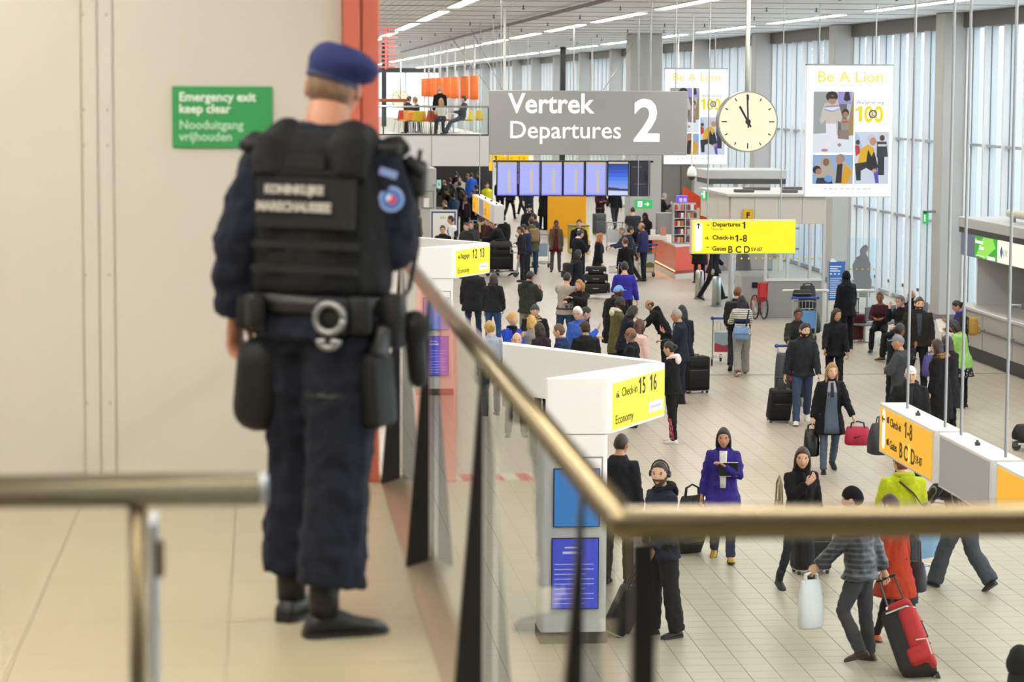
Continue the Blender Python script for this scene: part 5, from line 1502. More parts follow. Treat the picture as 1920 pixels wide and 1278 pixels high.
    if hood:
        mb = MB()
        mb.tube([tp(.088 * math.cos(R(a)), -.035 + .088 * math.sin(R(a)), 1.468 + (.022 if math.sin(R(a)) < 0 else -.02 * math.sin(R(a)))) for a in range(-30, 211 + 120, 24)], .036, 8)
        mb.ball(tp(0, -.125, 1.43), (.10, .045, .08), J['T'], 12, 8)
        mb.obj('hood', cloth(hood), t, True, scale=s)
    if fur:
        mb = MB()
        for a in range(0, 360, 12):
            for q in range(2):
                rr = .10 + .03 * q
                mb.ball(tp(rr * math.cos(R(a + 6 * q)), -.03 + rr * math.sin(R(a + 6 * q)), 1.475 - .035 * q - .02 * math.sin(R(a)) + .012 * rnd.random()), (.028 + .01 * rnd.random(), .028 + .01 * rnd.random(), .026), None, 5, 3)
        mb.obj('fur_collar', mat(fur, .95, 0, 0, .35, 60, .6, .2, 'fur'), t, True, scale=s)
    # ---- hair and headwear
    hm = hairm(hc)
    hs = hair.split('+')
    c0, H = J['head'], J['H']
    W = lambda x, y, z: c0 + H @ V((x, y, z))
    Hx, Hy = H @ V((1, 0, 0)), H @ V((0, 1, 0))
    n_ = (18, 26) if lod else (12, 16)
    for st in hs:
        mb = MB()
        if st == 'short': cap_mesh(mb, J, .009, hairline(), noise=.004, n=n_)
        elif st == 'crop': cap_mesh(mb, J, .004, hairline(.068, .0, -.06), noise=.001, n=n_, fall=.03)
        elif st == 'fringe': cap_mesh(mb, J, .006, lambda p_, ph: min(.052 - p_.z, hairline(.0, -.012, -.06)(p_, ph) if abs(ph) > 1.25 else -1), n=n_)
        elif st == 'full': cap_mesh(mb, J, .018, hairline(.055, -.03, -.085), noise=.008, n=n_)
        elif st == 'up': cap_mesh(mb, J, .010, hairline(.06, .0, -.055), noise=.003, n=n_)
        elif st in ('long', 'bob', 'mid'):
            cap_mesh(mb, J, .013, hairline(.070, -.045, -.09), noise=.006, n=n_)
            L = {'long': .32, 'mid': .22, 'bob': .15}[st]
            rings = []
            for i in range(7):
                u = i / 6
                wv = .082 + (.012 * math.sin(u * 3)) - .025 * max(0, u - .6)
                rings.append((W(0, -.034 - .018 * u, .03 - u * L), Hx, Hy, wv, .066 - .014 * u))
            mb.ell(rings, 14)
            for sx in (-1, 1):
                mb.tube([W(sx * .070, .024, .05), W(sx * .079, .014, -.02), W(sx * .080, .010, -.09), W(sx * .074, .012, -.04 - L * .6)], [.013, .016, .018, .010], 7, True)
        elif st == 'bun': mb.ball(W(0, -.105, .035), (.042, .038, .04), H, 10, 8)
        elif st == 'pony': mb.tube([W(0, -.088, .045), W(0, -.125, .03), W(0, -.13, -.06), W(0, -.11, -.18)], [.02, .028, .026, .010], 8, True)
        elif st == 'afro': cap_mesh(mb, J, .03, hairline(.055, -.02, -.07), noise=.012, n=n_)
        elif st in ('bald', 'none'): continue
        elif st.startswith('beanie'):
            cap_mesh(mb, J, .013, hairline(.038, .0, -.045), noise=.002, n=n_, fall=.012)
        elif st == 'cap':
            cap_mesh(mb, J, .012, hairline(.048, .035, .0), n=n_, fall=.012)
            rr = []
            for i in range(7):
                a = R(-62 + i * 20.7)
                rr.append((a, W(.075 * math.sin(a), .03 + .052 * math.cos(a), .052), W(.078 * math.sin(a), .03 + (.125) * math.cos(a), .040)))
            L = [[q[1], q[2], q[2] + H @ V((0, 0, .006)), q[1] + H @ V((0, 0, .008))] for q in rr]
            mb.loft(L)
        elif st == 'flatcap':
            cap_mesh(mb, J, .016, hairline(.046, .03, .0), n=n_, fall=.012)
            mb.ell([(W(0, .02, .045), Hx, Hy, .086, .105), (W(0, .02, .052), Hx, Hy, .09, .11), (W(0, .015, .07), Hx, Hy, .085, .10)], 14)
        elif st == 'veil':
            cap_mesh(mb, J, .018, lambda p_, ph: max(abs(p_.x) - .052, p_.z - .062, -.08 - p_.z, -.02 - p_.y if False else (-p_.y)), n=n_)
            mb.ell([(W(0, -.012, -.06), Hx, Hy, .088, .09), (W(0, -.015, -.12), Hx, Hy, .10, .10), (W(0, -.018, -.18), Hx, Hy, .15, .125), (W(0, -.018, -.25), Hx, Hy, .18, .14)], 14)
        else: continue
        hcol = p.get('hatc') if st in ('beanie', 'cap', 'flatcap', 'veil') else None
        nm = {'beanie': 'beanie', 'cap': 'cap', 'flatcap': 'flat_cap', 'veil': 'head_scarf'}.get(st, 'hair')
        m_ = (p['hatm'] if p.get('hatm') else cloth(hcol)) if hcol else hm
        mb.obj(nm, m_, t, True, scale=s)
    if glasses:
        mb = MB()
        for sx in (-1, 1):
            pts = [W(sx * .031 + .021 * math.cos(R(a)), .089, .010 + .015 * math.sin(R(a))) for a in range(0, 361, 45)]
            mb.tube(pts, .0028, 5)
            mb.tube([W(sx * .052, .088, .013), W(sx * .078, .03, .012), W(sx * .08, -.01, .01)], .0028, 4)
        mb.tube([W(-.01, .092, .012), W(.01, .092, .012)], .0028, 4)
        mb.obj('glasses', mat('#15151a', .3, name='glasses_frame'), t, scale=s)
    mw = M.Translation(base) @ Rm.to_4x4()
    J['world'] = lambda v: mw @ (V(v) * s)
    J['tpw'] = lambda x, y, z: mw @ (tp(x, y, z) * s)
    J['obj'], J['rz'], J['s'], J['base'], J['Tm'] = t, rz, s, base, J['T']
    return J
# ------------------------------------------------------------------ luggage
def orient(t, x, y, z, o):
    m = M((x, y, z)).transposed().to_4x4(); t.rotation_euler = m.to_euler(); t.location = o
def suitcase(base, label, rz=0.0, w=.42, d=.24, h=.62, c='#16161a', hand=None, hl=.0, group=None, hard=False, wheelc='#8f8f8d', ribs=0):
    base = V(base)
    t = thing('suitcase', label, 'suitcase', base, R(rz), group)
    L = h + .05
    if hand is not None:
        ax = (V(hand) - base); tot = ax.length; ax.normalize()
        x = V((math.cos(R(rz)), math.sin(R(rz)), 0)); x = (x - ax * x.dot(ax)).normalized(); y = ax.cross(x)
        orient(t, x, y, ax, base); hl = max(.05, tot - L)
    m = mat(c, .35 if hard else .75, 0, 0, .12, 30, .0 if hard else .25, .4, 'case_shell')
    MB().box((0, 0, .05 + h / 2), (w, d, h), bev=.045, seg=3).obj('body', m, t, True)
    if hard:
        mb = MB()
        for i in range(5): mb.b2((-w * .4 + i * w * .2 - .012, -d / 2 - .006, .12), (-w * .4 + i * w * .2 + .012, d / 2 + .006, h - .02), bev=.004)
        mb.obj('ribs', m, t)
    else:
        MB().box((0, -d / 2 - .012, .05 + h * .36), (w * .82, .05, h * .52), bev=.02, seg=2).obj('front_pocket', m, t, True)
        MB().box((0, -d / 2 - .008, .05 + h * .82), (w * .8, .03, h * .2), bev=.012, seg=2).obj('upper_pocket', m, t, True)
        MB().b2((-w * .36, -d / 2 - .041, .05 + h * .605), (w * .36, -d / 2 - .036, .05 + h * .615)).obj('zip', mat('#77777a', .4, .5, name='zip'), t)
    MB().tube([(-.07, 0, h + .05), (-.06, 0, h + .08), (.06, 0, h + .08), (.07, 0, h + .05)], .012, 6).obj('top_handle', BLACK, t)
    wm = MB().tube([(-.015, 0, .028), (.015, 0, .028)], .028, 10)
    wmsh = wm.mesh('wheel', mat('#2a2a2b', .5, name='wheel_rubber'))
    for sx in (-1, 1):
        for sy in (-1, 1):
            o = link('wheel', wmsh, t); o.location = (sx * (w / 2 - .05), sy * (d / 2 - .045), 0)
    mb = MB()
    mb.b2((-w / 2 + .02, -d / 2 + .02, .045), (w / 2 - .02, d / 2 - .02, .07)).obj('base_plate', mat(wheelc, .5, name='base_plate'), t)
    if hl > .03:
        yb = d / 2 - .04
        mb = MB(); k = w * .22
        for sx in (-1, 1): mb.tube([(sx * k, yb, h), (sx * k, yb, L + hl)], .009, 6)
        mb.tube([(-k - .02, yb, L + hl), (k + .02, yb, L + hl)], .015, 8)
        mb.obj('pull_handle', mat('#3b3b3d' if c != '#501a22' else '#1c1c1e', .4, .4, name='pull_handle'), t)
    return t
def softbag(base, label, w, d, h, c, strap=.18, rz=0.0, name='handbag', cat='bag', c2=None, kids_=None, sc2=None, m=None):
    t = thing(name, label, cat, base, R(rz))
    mm = m or mat(c, .6, 0, 0, .2, 18, .5, .4, 'bag_fabric')
    rings = []
    for u, f, g in ((0, .84, .8), (.05, 1, 1), (.4, 1.02, 1.0), (.75, .95, .7), (.95, .88, .32), (1, .82, .22)):
        rings.append(((0, 0, h * u), (1, 0, 0), (0, 1, 0), w / 2 * f, d / 2 * g))
    out = []
    n = 16
    for cc, u, v, ru, rv in rings:
        out.append([V(cc) + V((math.copysign(abs(math.cos(2 * math.pi * k / n)) ** .6, math.cos(2 * math.pi * k / n)) * ru, math.copysign(abs(math.sin(2 * math.pi * k / n)) ** .7, math.sin(2 * math.pi * k / n)) * rv, 0)) for k in range(n)])
    MB().loft(out).obj('body', mm, t, True)
    if strap:
        for sy in (-1, 1):
            MB().tube([(-w * .28, sy * d * .12, h * .9), (-w * .24, sy * d * .08, h + strap * .7), (0, 0, h + strap), (w * .24, sy * d * .08, h + strap * .7), (w * .28, sy * d * .12, h * .9)], .012, 6).obj('strap', mat(sc2 or c, .6, name='strap'), t)
    if c2: MB().b2((-w * .46, -d / 2 - .012, h * .42), (w * .46, -d / 2 + .02, h * .5)).obj('trim_band', mat(c2, .5, name='band'), t)
    return t
def backpack(J, label, c, w=.32, d=.18, h=.48, z=1.0, c2=None, name='backpack', side=0.0, yoff=.0):
    t = thing(name, label, 'backpack', J['tpw'](side, -.135 - d / 2 - yoff, z), J['rz'])
    m = mat(c, .7, 0, 0, .2, 25, .4, .4, 'pack_fabric')
    MB().box((0, 0, h / 2), (w, d, h), bev=.06, seg=3).obj('body', m, t, True)
    MB().box((0, -d / 2 - .02, h * .3), (w * .75, .07, h * .42), bev=.03, seg=2).obj('pocket', mat(c2 or c, .7, 0, 0, .2, 25, .4, .4, 'pack_fabric'), t, True)
    for sx in (-1, 1):
        MB().tube([(sx * .09, d / 2 - .01, h * .92), (sx * .12, d / 2 + .10, h * .98), (sx * .14, d / 2 + .26, h * .80), (sx * .15, d / 2 + .24, h * .45), (sx * .13, d / 2, h * .12)], .017, 6).obj('strap', mat('#17171a', .7, name='pack_strap'), t)
    return t
TRO = None
def trolley(x, y, rz, label, ad='#9db7c9', ad2=None, grip='#2c3fa8'):
    t = thing('luggage_trolley', label, 'trolley', (x, y, 0), R(rz))
    st = steel('#b4b5b4', .35)
    for sx in (-1, 1):
        MB().tube([(sx * .27, -.32, .16), (sx * .26, .2, .13), (sx * .12, .62, .12)], .018, 6).obj('side_rail', st, t)
        MB().tube([(sx * .27, -.30, .08), (sx * .28, -.36, .55), (sx * .28, -.42, 1.0)], .017, 6).obj('back_post', st, t)
        MB().tube([(sx * .30, -.28, .075), (sx * .27, -.28, .075)], .075, 12).obj('wheel', mat('#2a2a2c', .6, name='wheel_rubber'), t)
        MB().ball((sx * .30, -.44, 1.02), .04, nu=10, nv=6).obj('grip', mat(grip, .4, name='grip_blue'), t, True)
    MB().tube([(-.02, .60, .07), (.02, .60, .07)], .07, 12).obj('wheel', mat('#2a2a2c', .6, name='wheel_rubber'), t)
    MB().b2((-.03, .55, .07), (.03, .66, .15)).obj('fork', mat('#555557', .5, name='fork'), t)
    mb = MB()
    for i in range(6): mb.tube([(-.24 + .096 * i, -.3, .165), (-.11 + .044 * i, .6, .135)], .009, 4)
    mb.tube([(-.26, -.05, .155), (.26, -.05, .155)], .01, 4).tube([(-.2, .35, .145), (.2, .35, .145)], .01, 4).obj('deck', st, t)
    MB().tube([(-.31, -.44, 1.02), (.31, -.44, 1.02)], .024, 8).obj('handle_bar', mat(grip, .4, name='grip_blue'), t)
    mb = MB()
    for z in (.74, .92):
        mb.tube([(-.27, -.4, z), (-.25, -.12, z), (.25, -.12, z), (.27, -.4, z)], .010, 5)
    for i in range(7): mb.tube([(-.25 + i * .083, -.12, .74), (-.25 + i * .083, -.12, .92)], .006, 4)
    for i in range(5): mb.tube([(-.25 + i * .125, -.4, .74), (-.25 + i * .125, -.12, .74)], .006, 4)
    mb.obj('basket', st, t)
    MB().b2((-.25, -.40, .30), (.25, -.385, .72), bev=.003).obj('advert_panel', mat(ad, .4, name='advert_panel'), t)
    if ad2: MB().prism([(-.24, .31), (.24, .31), (.24, .42), (.1, .48), (-.05, .44), (-.24, .5)], 'Y', -.405, -.400).obj('advert_print', mat(ad2, .5, name='advert_print'), t)
    return t

# ------------------------------------------------------------------ the officer
J = person(636, 88, 1.83, -40, 'police officer in dark navy uniform and black vest, with blue beret, seen from behind', top='jacket', tc='#141926', bc='#141824', sc_='#121213', hair='crop', hc='#6e563f', skin='#b07c64', pose='stand', ground=MZ, loc=tuple(onz(603, 1174, MZ)), nk=1.17, vox=.012, loose=.040, toff=.012, hem=.88, twist=19, tl=.10,
           hs=1.0, al=.90, la=(-10, 17, 24, 20), ra=(10, 4, 88, 40), rl=(-5, 1, 3), ll=(7, 5, 9), side=1, lean=3, hy=15, ht=4, hp=6, rfy=-26, lfy=6, lc=30, boot=True, solec='#101010')
t = J['obj']; s_ = J['s']; tp = J['tp']; Tm = J['T']
Tx, Ty, Tz = Tm @ V((1, 0, 0)), Tm @ V((0, 1, 0)), Tm @ V((0, 0, 1))
VEST = mat('#121315', .8, 0, 0, .2, 60, .4, .25, 'vest_fabric'); NYL = mat('#0f1012', .6, 0, 0, .2, 40, .3, .35, 'nylon_black')
mb = MB()
prv = {z: (w_, d_, y) for z, w_, d_, y in MALE}
for zr in ([(1.0, .158, .118, 0), (1.03, .165, .126, 0), (1.13, .162, .122, .0), (1.25, .172, .13, .0), (1.34, .172, .128, -.004), (1.40, .150, .112, -.012)],):
    mb.ell([(tp(0, y, z), Tx, Ty, w_ + .048, d_ + .052) for z, w_, d_, y in zr], 18)
for sx in (-1, 1):
    mb.tube([tp(sx * .12, -.15, 1.33), tp(sx * .115, -.125, 1.43), tp(sx * .10, -.06, 1.475), tp(sx * .10, .02, 1.465), tp(sx * .115, .12, 1.38)], [.06, .064, .05, .05, .055], 10, flat=.75)
mb.ell([(tp(0, .0, 1.445), Tx, Tz, .10, .05), (tp(0, -.06, 1.43), Tx, Tz, .19, .065), (tp(0, -.12, 1.40), Tx, Tz, .185, .07), (tp(0, -.165, 1.38), Tx, Tz, .13, .05)], 14)
organic('tactical_vest', mb, VEST, t, .011, 3, .012, .08, scale=s_)
# upper back yoke, side straps, pads
bp = lambda x, z, o=.0: tp(x, -(.172 + o) + .30 * x * x * 2.2, z)
def plate(name, x0, x1, z0, z1, th, m, n=6, o=.0):
    mb = MB(); L = []
    for i in range(n + 1):
        x = x0 + (x1 - x0) * i / n
        L.append([bp(x, z0, o), bp(x, z1, o), bp(x, z1, o + th), bp(x, z0, o + th)])
    mb.loft(L); return mb.obj(name, m, t, False, scale=s_)
plate('back_panel', -.15, .15, 1.19, 1.335, .014, NYL)
for z in (1.06, 1.13): plate('webbing_strap', -.165, .165, z, z + .022, .004, NYL)
plate('drag_loop', -.06, .06, 1.36, 1.40, .016, NYL)
plate('yoke_edge', -.15, .15, 1.345, 1.356, .013, NYL)
LETW = mat('#aaa79f', .7, name='white_print')
for sx, nm in ((-1, 'left'), (1, 'right')):
    mb = MB()
    mb.box(tp(sx * .205, -.03, 1.425) , (.085, .10, .035), Tm, bev=.012, seg=2)
    mb.obj('shoulder_pad', NYL, t, True, scale=s_)
    MB().tube([tp(sx * .19, .0, 1.45), tp(sx * .225, -.01, 1.455), tp(sx * .25, -.02, 1.43)], .016, 7, True).obj('strap_buckle', NYL, t, True, scale=s_)
for i, (tx, size, z, w_) in enumerate((('KONINKLIJKE', .034, 1.288, 0), ('MARECHAUSSEE', .036, 1.238, 0))):
    o = text(tx, size * s_, (0, 0, 0), t, LETW, bold=.0022, align='CENTER', name='back_lettering', xs=.86)
    m4 = mat3(Tx, Tz, -Ty); o.rotation_euler = m4.to_euler(); o.location = (tp(-.025, -.196, z)) * s_
# belt with pouches
mb = MB()
for z0, z1, ex in ((.945, .995, .052),):
    mb.ell([(tp(0, 0, z), Tx, Ty, .155 + ex, .112 + ex) for z in (z0, z1)], 28)
mb.obj('duty_belt', mat('#16171a', .45, name='belt_leather'), t, True, scale=s_)
def pouch(name, x, y, z, d, m=NYL, bev=.014, rot=None):
    return MB().box(tp(x, y, z), d, rot or Tm, bev=bev, seg=2).obj(name, m, t, True, scale=s_)
pouch('belt_pouch', .165, -.135, .945, (.07, .05, .11), rot=rotz(R(40))); pouch('belt_pouch', -.15, -.145, .945, (.075, .05, .10), rot=rotz(R(-38))); pouch('radio', .235, -.03, .93, (.06, .075, .16)); pouch('belt_pouch', -.225, -.02, .94, (.05, .08, .11))
pouch('cuff_case', .095, -.168, .94, (.09, .04, .11))
CH = steel('#8c8d90', .42)
cz = [(.075, .925, .048), (.07, .845, .03)]
mb = MB()
mb.tube([tp(.095 + .042 * math.cos(R(a)), -.197, .935 + .042 * math.sin(R(a))) for a in range(0, 361, 20)], .0105, 8)
mb.tube([tp(.095 + .030 * math.cos(R(a)), -.197, .875 + .024 * math.sin(R(a))) for a in range(180, 361, 20)], .010, 8)
mb.ball(tp(.08, -.20, .868), .012, nu=8, nv=5).ball(tp(.112, -.20, .868), .013, nu=8, nv=5)
mb.obj('handcuffs', CH, t, True, scale=s_)
# radio microphone and holster on the right, carrier bag on the left thigh
MB().tube([tp(.25, .0, 1.40), tp(.285, .04, 1.36)], .018, 6).box(tp(.258, .06, 1.345), (.065, .06, .11), Tm, bev=.015, seg=2).obj('shoulder_radio', NYL, t, True, scale=s_)
MB().tube([tp(.255, .09, 1.39), tp(.258, .10, 1.43)], .008, 6).obj('antenna', NYL, t, scale=s_)
MB().tube([tp(.265, .06, 1.30), tp(.25, .13, 1.15), tp(.225, .14, 1.02), tp(.23, .02, .97)], .007, 6).obj('radio_cable', NYL, t, scale=s_)
hx = J['rhip'].lerp(J['rkn'], .42)
MB().tube([J['rhip'] + V((.115, .02, .06)), hx + V((.115, .02, 0))], .03, 6, flat=.3).obj('holster_strap', NYL, t, scale=s_)
MB().box(hx + V((.125, .01, -.01)), (.06, .11, .22), rotx(R(6)), bev=.018, seg=2).obj('thigh_holster', NYL, t, True, scale=s_)
MB().box(hx + V((.145, -.0, .13)), (.036, .06, .09), rotx(R(-18)), bev=.010, seg=2).obj('pistol_grip', mat('#1c1c1e', .4, name='pistol_black'), t, True, scale=s_)
MB().tube([hx + V((.098 * math.cos(R(a)), .105 * math.sin(R(a)), -.03)) for a in range(0, 361, 30)], .014, 6).obj('thigh_strap', NYL, t, scale=s_)
MB().ball(tp(.27, .06, .905), (.05, .05, .055), nu=12, nv=8).tube([tp(.27, .06, .90), tp(.285, .07, .76)], .03, 8, True).obj('torch_and_baton', NYL, t, True, scale=s_)
lx = J['lhip'].lerp(J['lkn'], .22)
mb = MB()
mb.box(lx + V((-.095, -.04, -.10)), (.155, .20, .29), rotz(R(14)) @ rotx(R(5)) @ roty(R(8)), bev=.07, seg=4)
mb.obj('thigh_bag', NYL, t, True, scale=s_)
MB().tube([J['lhip'] + V((-.13, -.02, .07)), lx + V((-.10, -.03, .08))], .03, 6, flat=.4).obj('bag_strap', NYL, t, scale=s_)
# sleeve emblem and rank strip on the right arm
a_, b_ = J['rsh'], J['rel']
nrm = V((.72, -.69, 0)).normalized()
def emblem(p, r, m, th, nm):
    MB().tube([p, p + nrm * th], r, 22).obj(nm, m, t, scale=s_)
p_ = a_.lerp(b_, .40) + nrm * .082
emblem(p_, .037, mat('#8fa9d8', .6, name='emblem_rim'), .006, 'sleeve_emblem')
emblem(p_ + nrm * .006, .029, mat('#3f6fb8', .6, name='emblem_blue2'), .003, 'emblem_field')
q_ = p_ + nrm * .010
o = MB().prism([(-.010, -.014), (.008, -.016), (.016, .004), (.004, .006), (.008, .020), (-.004, .010), (-.016, .010)], 'Y', -.002, .002).obj('emblem_figure', mat('#c8455a', .6, name='emblem_red'), t)
o.location = q_ * s_; o.rotation_euler = (0, 0, R(46))
o = MB().prism([(-.018, -.006), (-.002, .002), (-.004, .016), (-.016, .012)], 'Y', -.003, .001).obj('emblem_figure', mat('#dfe6f2', .6, name='emblem_white'), t)
o.location = q_ * s_; o.rotation_euler = (0, 0, R(46))
o = MB().b2((-.028, -.004, -.012), (.028, .003, .012)).b2((-.02, -.006, -.003), (.02, -.003, .003)).obj('rank_strip', mat('#7f8fc4', .6, name='rank_blue'), t)
o.location = (a_.lerp(b_, .10) + nrm * .085) * s_; o.rotation_euler = (0, R(18), R(46))
# beret
c0, H = J['head'], J['H']
W = lambda x, y, z: c0 + H @ V((x, y, z))
mb = MB()
rb = H @ roty(R(12))
bx, by, bz = rb @ V((1, 0, 0)), rb @ V((0, 1, 0)), rb @ V((0, 0, 1))
for_ = []
for dz, ru, rv, ox in ((-.012, .080, .098, 0), (.004, .084, .103, .0), (.03, .101, .115, .012), (.052, .106, .117, .020), (.074, .094, .104, .018), (.09, .066, .075, .008), (.096, .03, .03, .0)):
    for_.append((W(0, -.004, .035) + bz * dz + bx * ox, bx, by, ru, rv))
mb.ell(for_, 26)
mb.ball(W(.088, .01, .05), (.028, .075, .032), rb @ roty(R(50)), 12, 8)
organic('beret', mb, mat('#29325f', .85, 0, 0, .12, 40, .2, .2, 'beret_felt'), t, .008, 3, .006, .05, scale=s_)
MB().ell([(W(0, -.004, .035) + bz * z, bx, by, .0815, .0995) for z in (-.020, -.004)], 26).obj('beret_band', mat('#1a2044', .6, name='beret_band'), t, True, scale=s_)

# ------------------------------------------------------------------ travellers, nearest first
LT, TN, BR, DK = '#cfa68c', '#b98c6d', '#8a5c41', '#533626'
DENIM = '#33425f'
J = person(1238, 864, 1.87, 112, 'man in navy jacket and dark track trousers with headphones, turning to look back', top='jacket', tc='#1d2233', bc='#191a1e', hair='crop', hc='#1d1714', skin=LT, hood='#121216', beard='#4a3a30', la=(18, 8, 20, 0), ra=(-4, 10, 10), hy=42, hp=0, rl=(4, 3, 3), ll=(-4, 3, 5), loose=.028, hem=.80, solec='#2b2b2e')
o = J['obj']; W_ = lambda x, y, z: J['head'] + J['H'] @ V((x, y, z))
mb = MB(); mb.tube([W_(.085 * math.cos(R(a)), -.01, .03 + .1 * math.sin(R(a))) for a in range(0, 181, 20)], .008, 6)
for sx in (-1, 1): mb.tube([W_(sx * .078, -.005, .005), W_(sx * .098, -.005, .005)], .032, 10)
mb.obj('headphones', mat('#1a1a1d', .4, name='headphones'), o, scale=J['s'])
MB().b2((-.006, .135, .95), (.006, .15, 1.30)).obj('white_zip', mat('#c9cbd2', .5, name='white_zip'), o, scale=J['s'])
hp = ony(1222, 1028, J['base'].y + .05)
wb_ = onz(1178, 1200)
suitcase((hp.x - .42, hp.y + .05, 0), 'black trolley case with long handle tilted behind the man with headphones', 90, .36, .22, .5, '#121214', hand=hp)
J = person(1357, 802, 1.66, 168, 'woman in bright purple coat with white top, mustard shoes, holding a black folder', top='coat', tc='#32287c', bc='#2a3550', sc_='#b98d2a', hair='mid', hc='#171112', skin=TN, sex='f', pose='walk', ra=(-10, 12, 14), la=(22, 10, 118, 48), rl=(-10, 2, 16), ll=(16, 2, 5), hem=.66, fronts=(('#d9d5d0', 1.45, .98, .05, .035),), hp=6)
hnd = J['world'](J['lhand'])
t = thing('folder', 'black folder held to the chest of the woman in purple coat', 'folder', J['tpw'](-.07, .20, 1.24), J['rz'] + R(8))
MB().box((0, 0, 0), (.24, .02, .18), rotx(R(-14)), bev=.006).obj('cover', BLACK, t)
MB().box((0, .0, 0), (.23, .012, .185), rotx(R(-14))).obj('pages', mat('#d9d6cf', .7, name='pages'), t)
hnd = J['world'](J['rhand'])
suitcase((hnd.x - .10, hnd.y + .62, 0), 'dark trolley case with steel handle behind the woman in purple', 20, .38, .24, .5, '#19191c', hand=hnd)
softbag((hnd.x - .06, hnd.y + .26, .52), 'black handbag hung over the case handle beside the purple coat', .34, .16, .24, '#131315', .14, 15)
J = person(1505, 838, 1.70, 196, 'woman in short black coat and black scarf with brown hair, in high-heeled boots', top='jacket', tc='#131316', bc='#262a34', sc_='#121214', hair='mid', hc='#34211a', skin=LT, sex='f', pose='walk2', scarf='#101013', la=(2, 9, 12), ra=(34, 10, 120, 38), hy=-26, ll=(12, 2, 4), rl=(-10, 3, 14), loose=.0, boot=True, hem=.84)
p_ = J['tpw'](.25, -.02, .74)
softbag(p_, 'tan and grey shoulder bag of the woman with black scarf', .40, .2, .34, '#8d7f62', .30, math.degrees(J['rz']) + 70, c2='#5d6068')
b_ = onz(1523, 1076)
suitcase((b_.x, b_.y + .1, 0), 'black fabric suitcase standing behind the woman with black scarf', 8, .46, .27, .58, '#111114', hl=.3)
J = person(1598, 912, 1.785, 62, 'man in shiny grey padded jacket, black beanie, grey trousers and brown shoes', top='puffer', tc='#3a3f49', tmat=stripes('#24282f', '#444a55', .055, 'Z', .6, .3), bc='#3a3b40', sc_='#4a3527', hair='beanie+crop', hc='#3c2c22', skin=LT, pose='walk', hatc='#0f0f11', ra=(-26, 6, 8), la=(34, 8, 10), ll=(20, 2, 46), rl=(-3, 2, 4), lean=6, hem=.84, loose=.016)
hnd = J['world'](J['lhand'])
t = softbag((hnd.x, hnd.y, hnd.z - .58), 'white plastic carrier bag in the hand of the man with padded jacket', .27, .14, .50, '#e4e6ea', .08, 20, 'carrier_bag', m=mat('#dfe3e8', .4, 0, 0, .04, 14, .5, .5, 'white_plastic'))
hnd = J['world'](J['rhand'])
wp = onz(1745, 1268)
wp0 = onz(1722, 1272)
t = thing('rolling_duffel', 'red and black rolling duffel bag pulled by the man in padded jacket', 'bag', wp0)
bp_ = V((wp0.x + .02, wp0.y, .03)); ax = (hnd - bp_); tot = ax.length; ax.normalize()
xv = V((.80, -.60, 0)); xv = (xv - ax * xv.dot(ax)).normalized(); yv = ax.cross(xv)
orient(t, xv, yv, ax, bp_)
BK = mat('#1b1a1c', .75, 0, 0, .2, 30, .4, .3, 'duffel_black'); RDm = mat('#a51d22', .7, 0, 0, .25, 22, .5, .35, 'duffel_red')
MB().box((0, 0, .40), (.34, .36, .76), bev=.07, seg=3).obj('body', BK, t, True)
MB().box((.10, -.06, .44), (.19, .30, .52), bev=.06, seg=3).obj('red_panel', RDm, t, True)
MB().box((.08, -.08, .13), (.24, .26, .20), bev=.05, seg=3).obj('end_pocket', RDm, t, True)
MB().box((.05, -.05, .76), (.24, .28, .10), bev=.04, seg=2).obj('top_flap', RDm, t, True)
MB().tube([(.2, -.2, .06), (.205, -.21, .24), (.10, -.23, .26)], .008, 5).tube([(-.1, -.19, .70), (.12, -.215, .68), (.19, -.1, .70)], .009, 5).obj('reflective_piping', mat('#c9c9cc', .4, name='piping'), t)
MB().tube([(.205, -.15, .3), (.2, .02, .4), (.205, -.14, .5), (.2, .02, .6)], .006, 5).obj('bungee_cord', BLACK, t)
for sx in (-.13, .13): MB().tube([(sx, .12, 0), (sx + .04, .12, 0)], .045, 10).obj('wheel', mat('#222224', .5, name='wheel_rubber'), t)
for sx in (-.10, .10): MB().tube([(sx, .14, .75), (sx * .8, .0, tot)], .011, 6).obj('handle_tube', mat('#3a3a3d', .4, .5, name='pull_handle'), t)
MB().tube([(-.1, 0, tot), (.1, 0, tot)], .017, 8).obj('handle_grip', BLACK, t)
MB().box((-.06, -.02, .84), (.09, .02, .09), bev=.006).obj('luggage_tag', mat('#dfe1e6', .5, name='tag_white'), t)
J = person(1669, 926, 1.63, 50, 'woman in rust red coat and dark leggings with flat orange shoes', top='coat', tc='#a83418', bc='#141416', sc_='#b8602c', hair='short', hc='#2b1c18', skin=LT, sex='f', pose='walk', hem=.60, loose=.0, ra=(-6, 9, 15), la=(10, 8, 15))
softbag(J['tpw'](.30, -.03, .62), 'dark grey leather bag on the shoulder of the woman in rust coat', .32, .16, .32, '#3a3c44', .3, math.degrees(J['rz']) + 80)
J = person(1690, 846, 1.76, 10, 'person in lime yellow jacket under the yellow hanging sign', top='jacket', tc='#a9b41a', bc='#3a3b40', hair='short', hc='#6a3b26', skin=LT, toff=.03, ra=(12, 10, 40), la=(8, 8, 20), hood='#9fa918', loose=.02)
softbag(J['tpw'](.27, -.05, .92), 'grey shoulder bag with black strap on the lime yellow jacket', .34, .16, .26, '#6f6b62', .0, math.degrees(J['rz']) + 60, c2='#1c1c1e')
MB().tube([J['tp'](-.10, -.155, 1.43), J['tp'](.05, -.19, 1.30), J['tp'](.20, -.17, 1.10), J['tp'](.26, -.08, 1.02)], .022, 6, flat=.4).obj('bag_strap', BLACK, J['obj'], scale=J['s'])
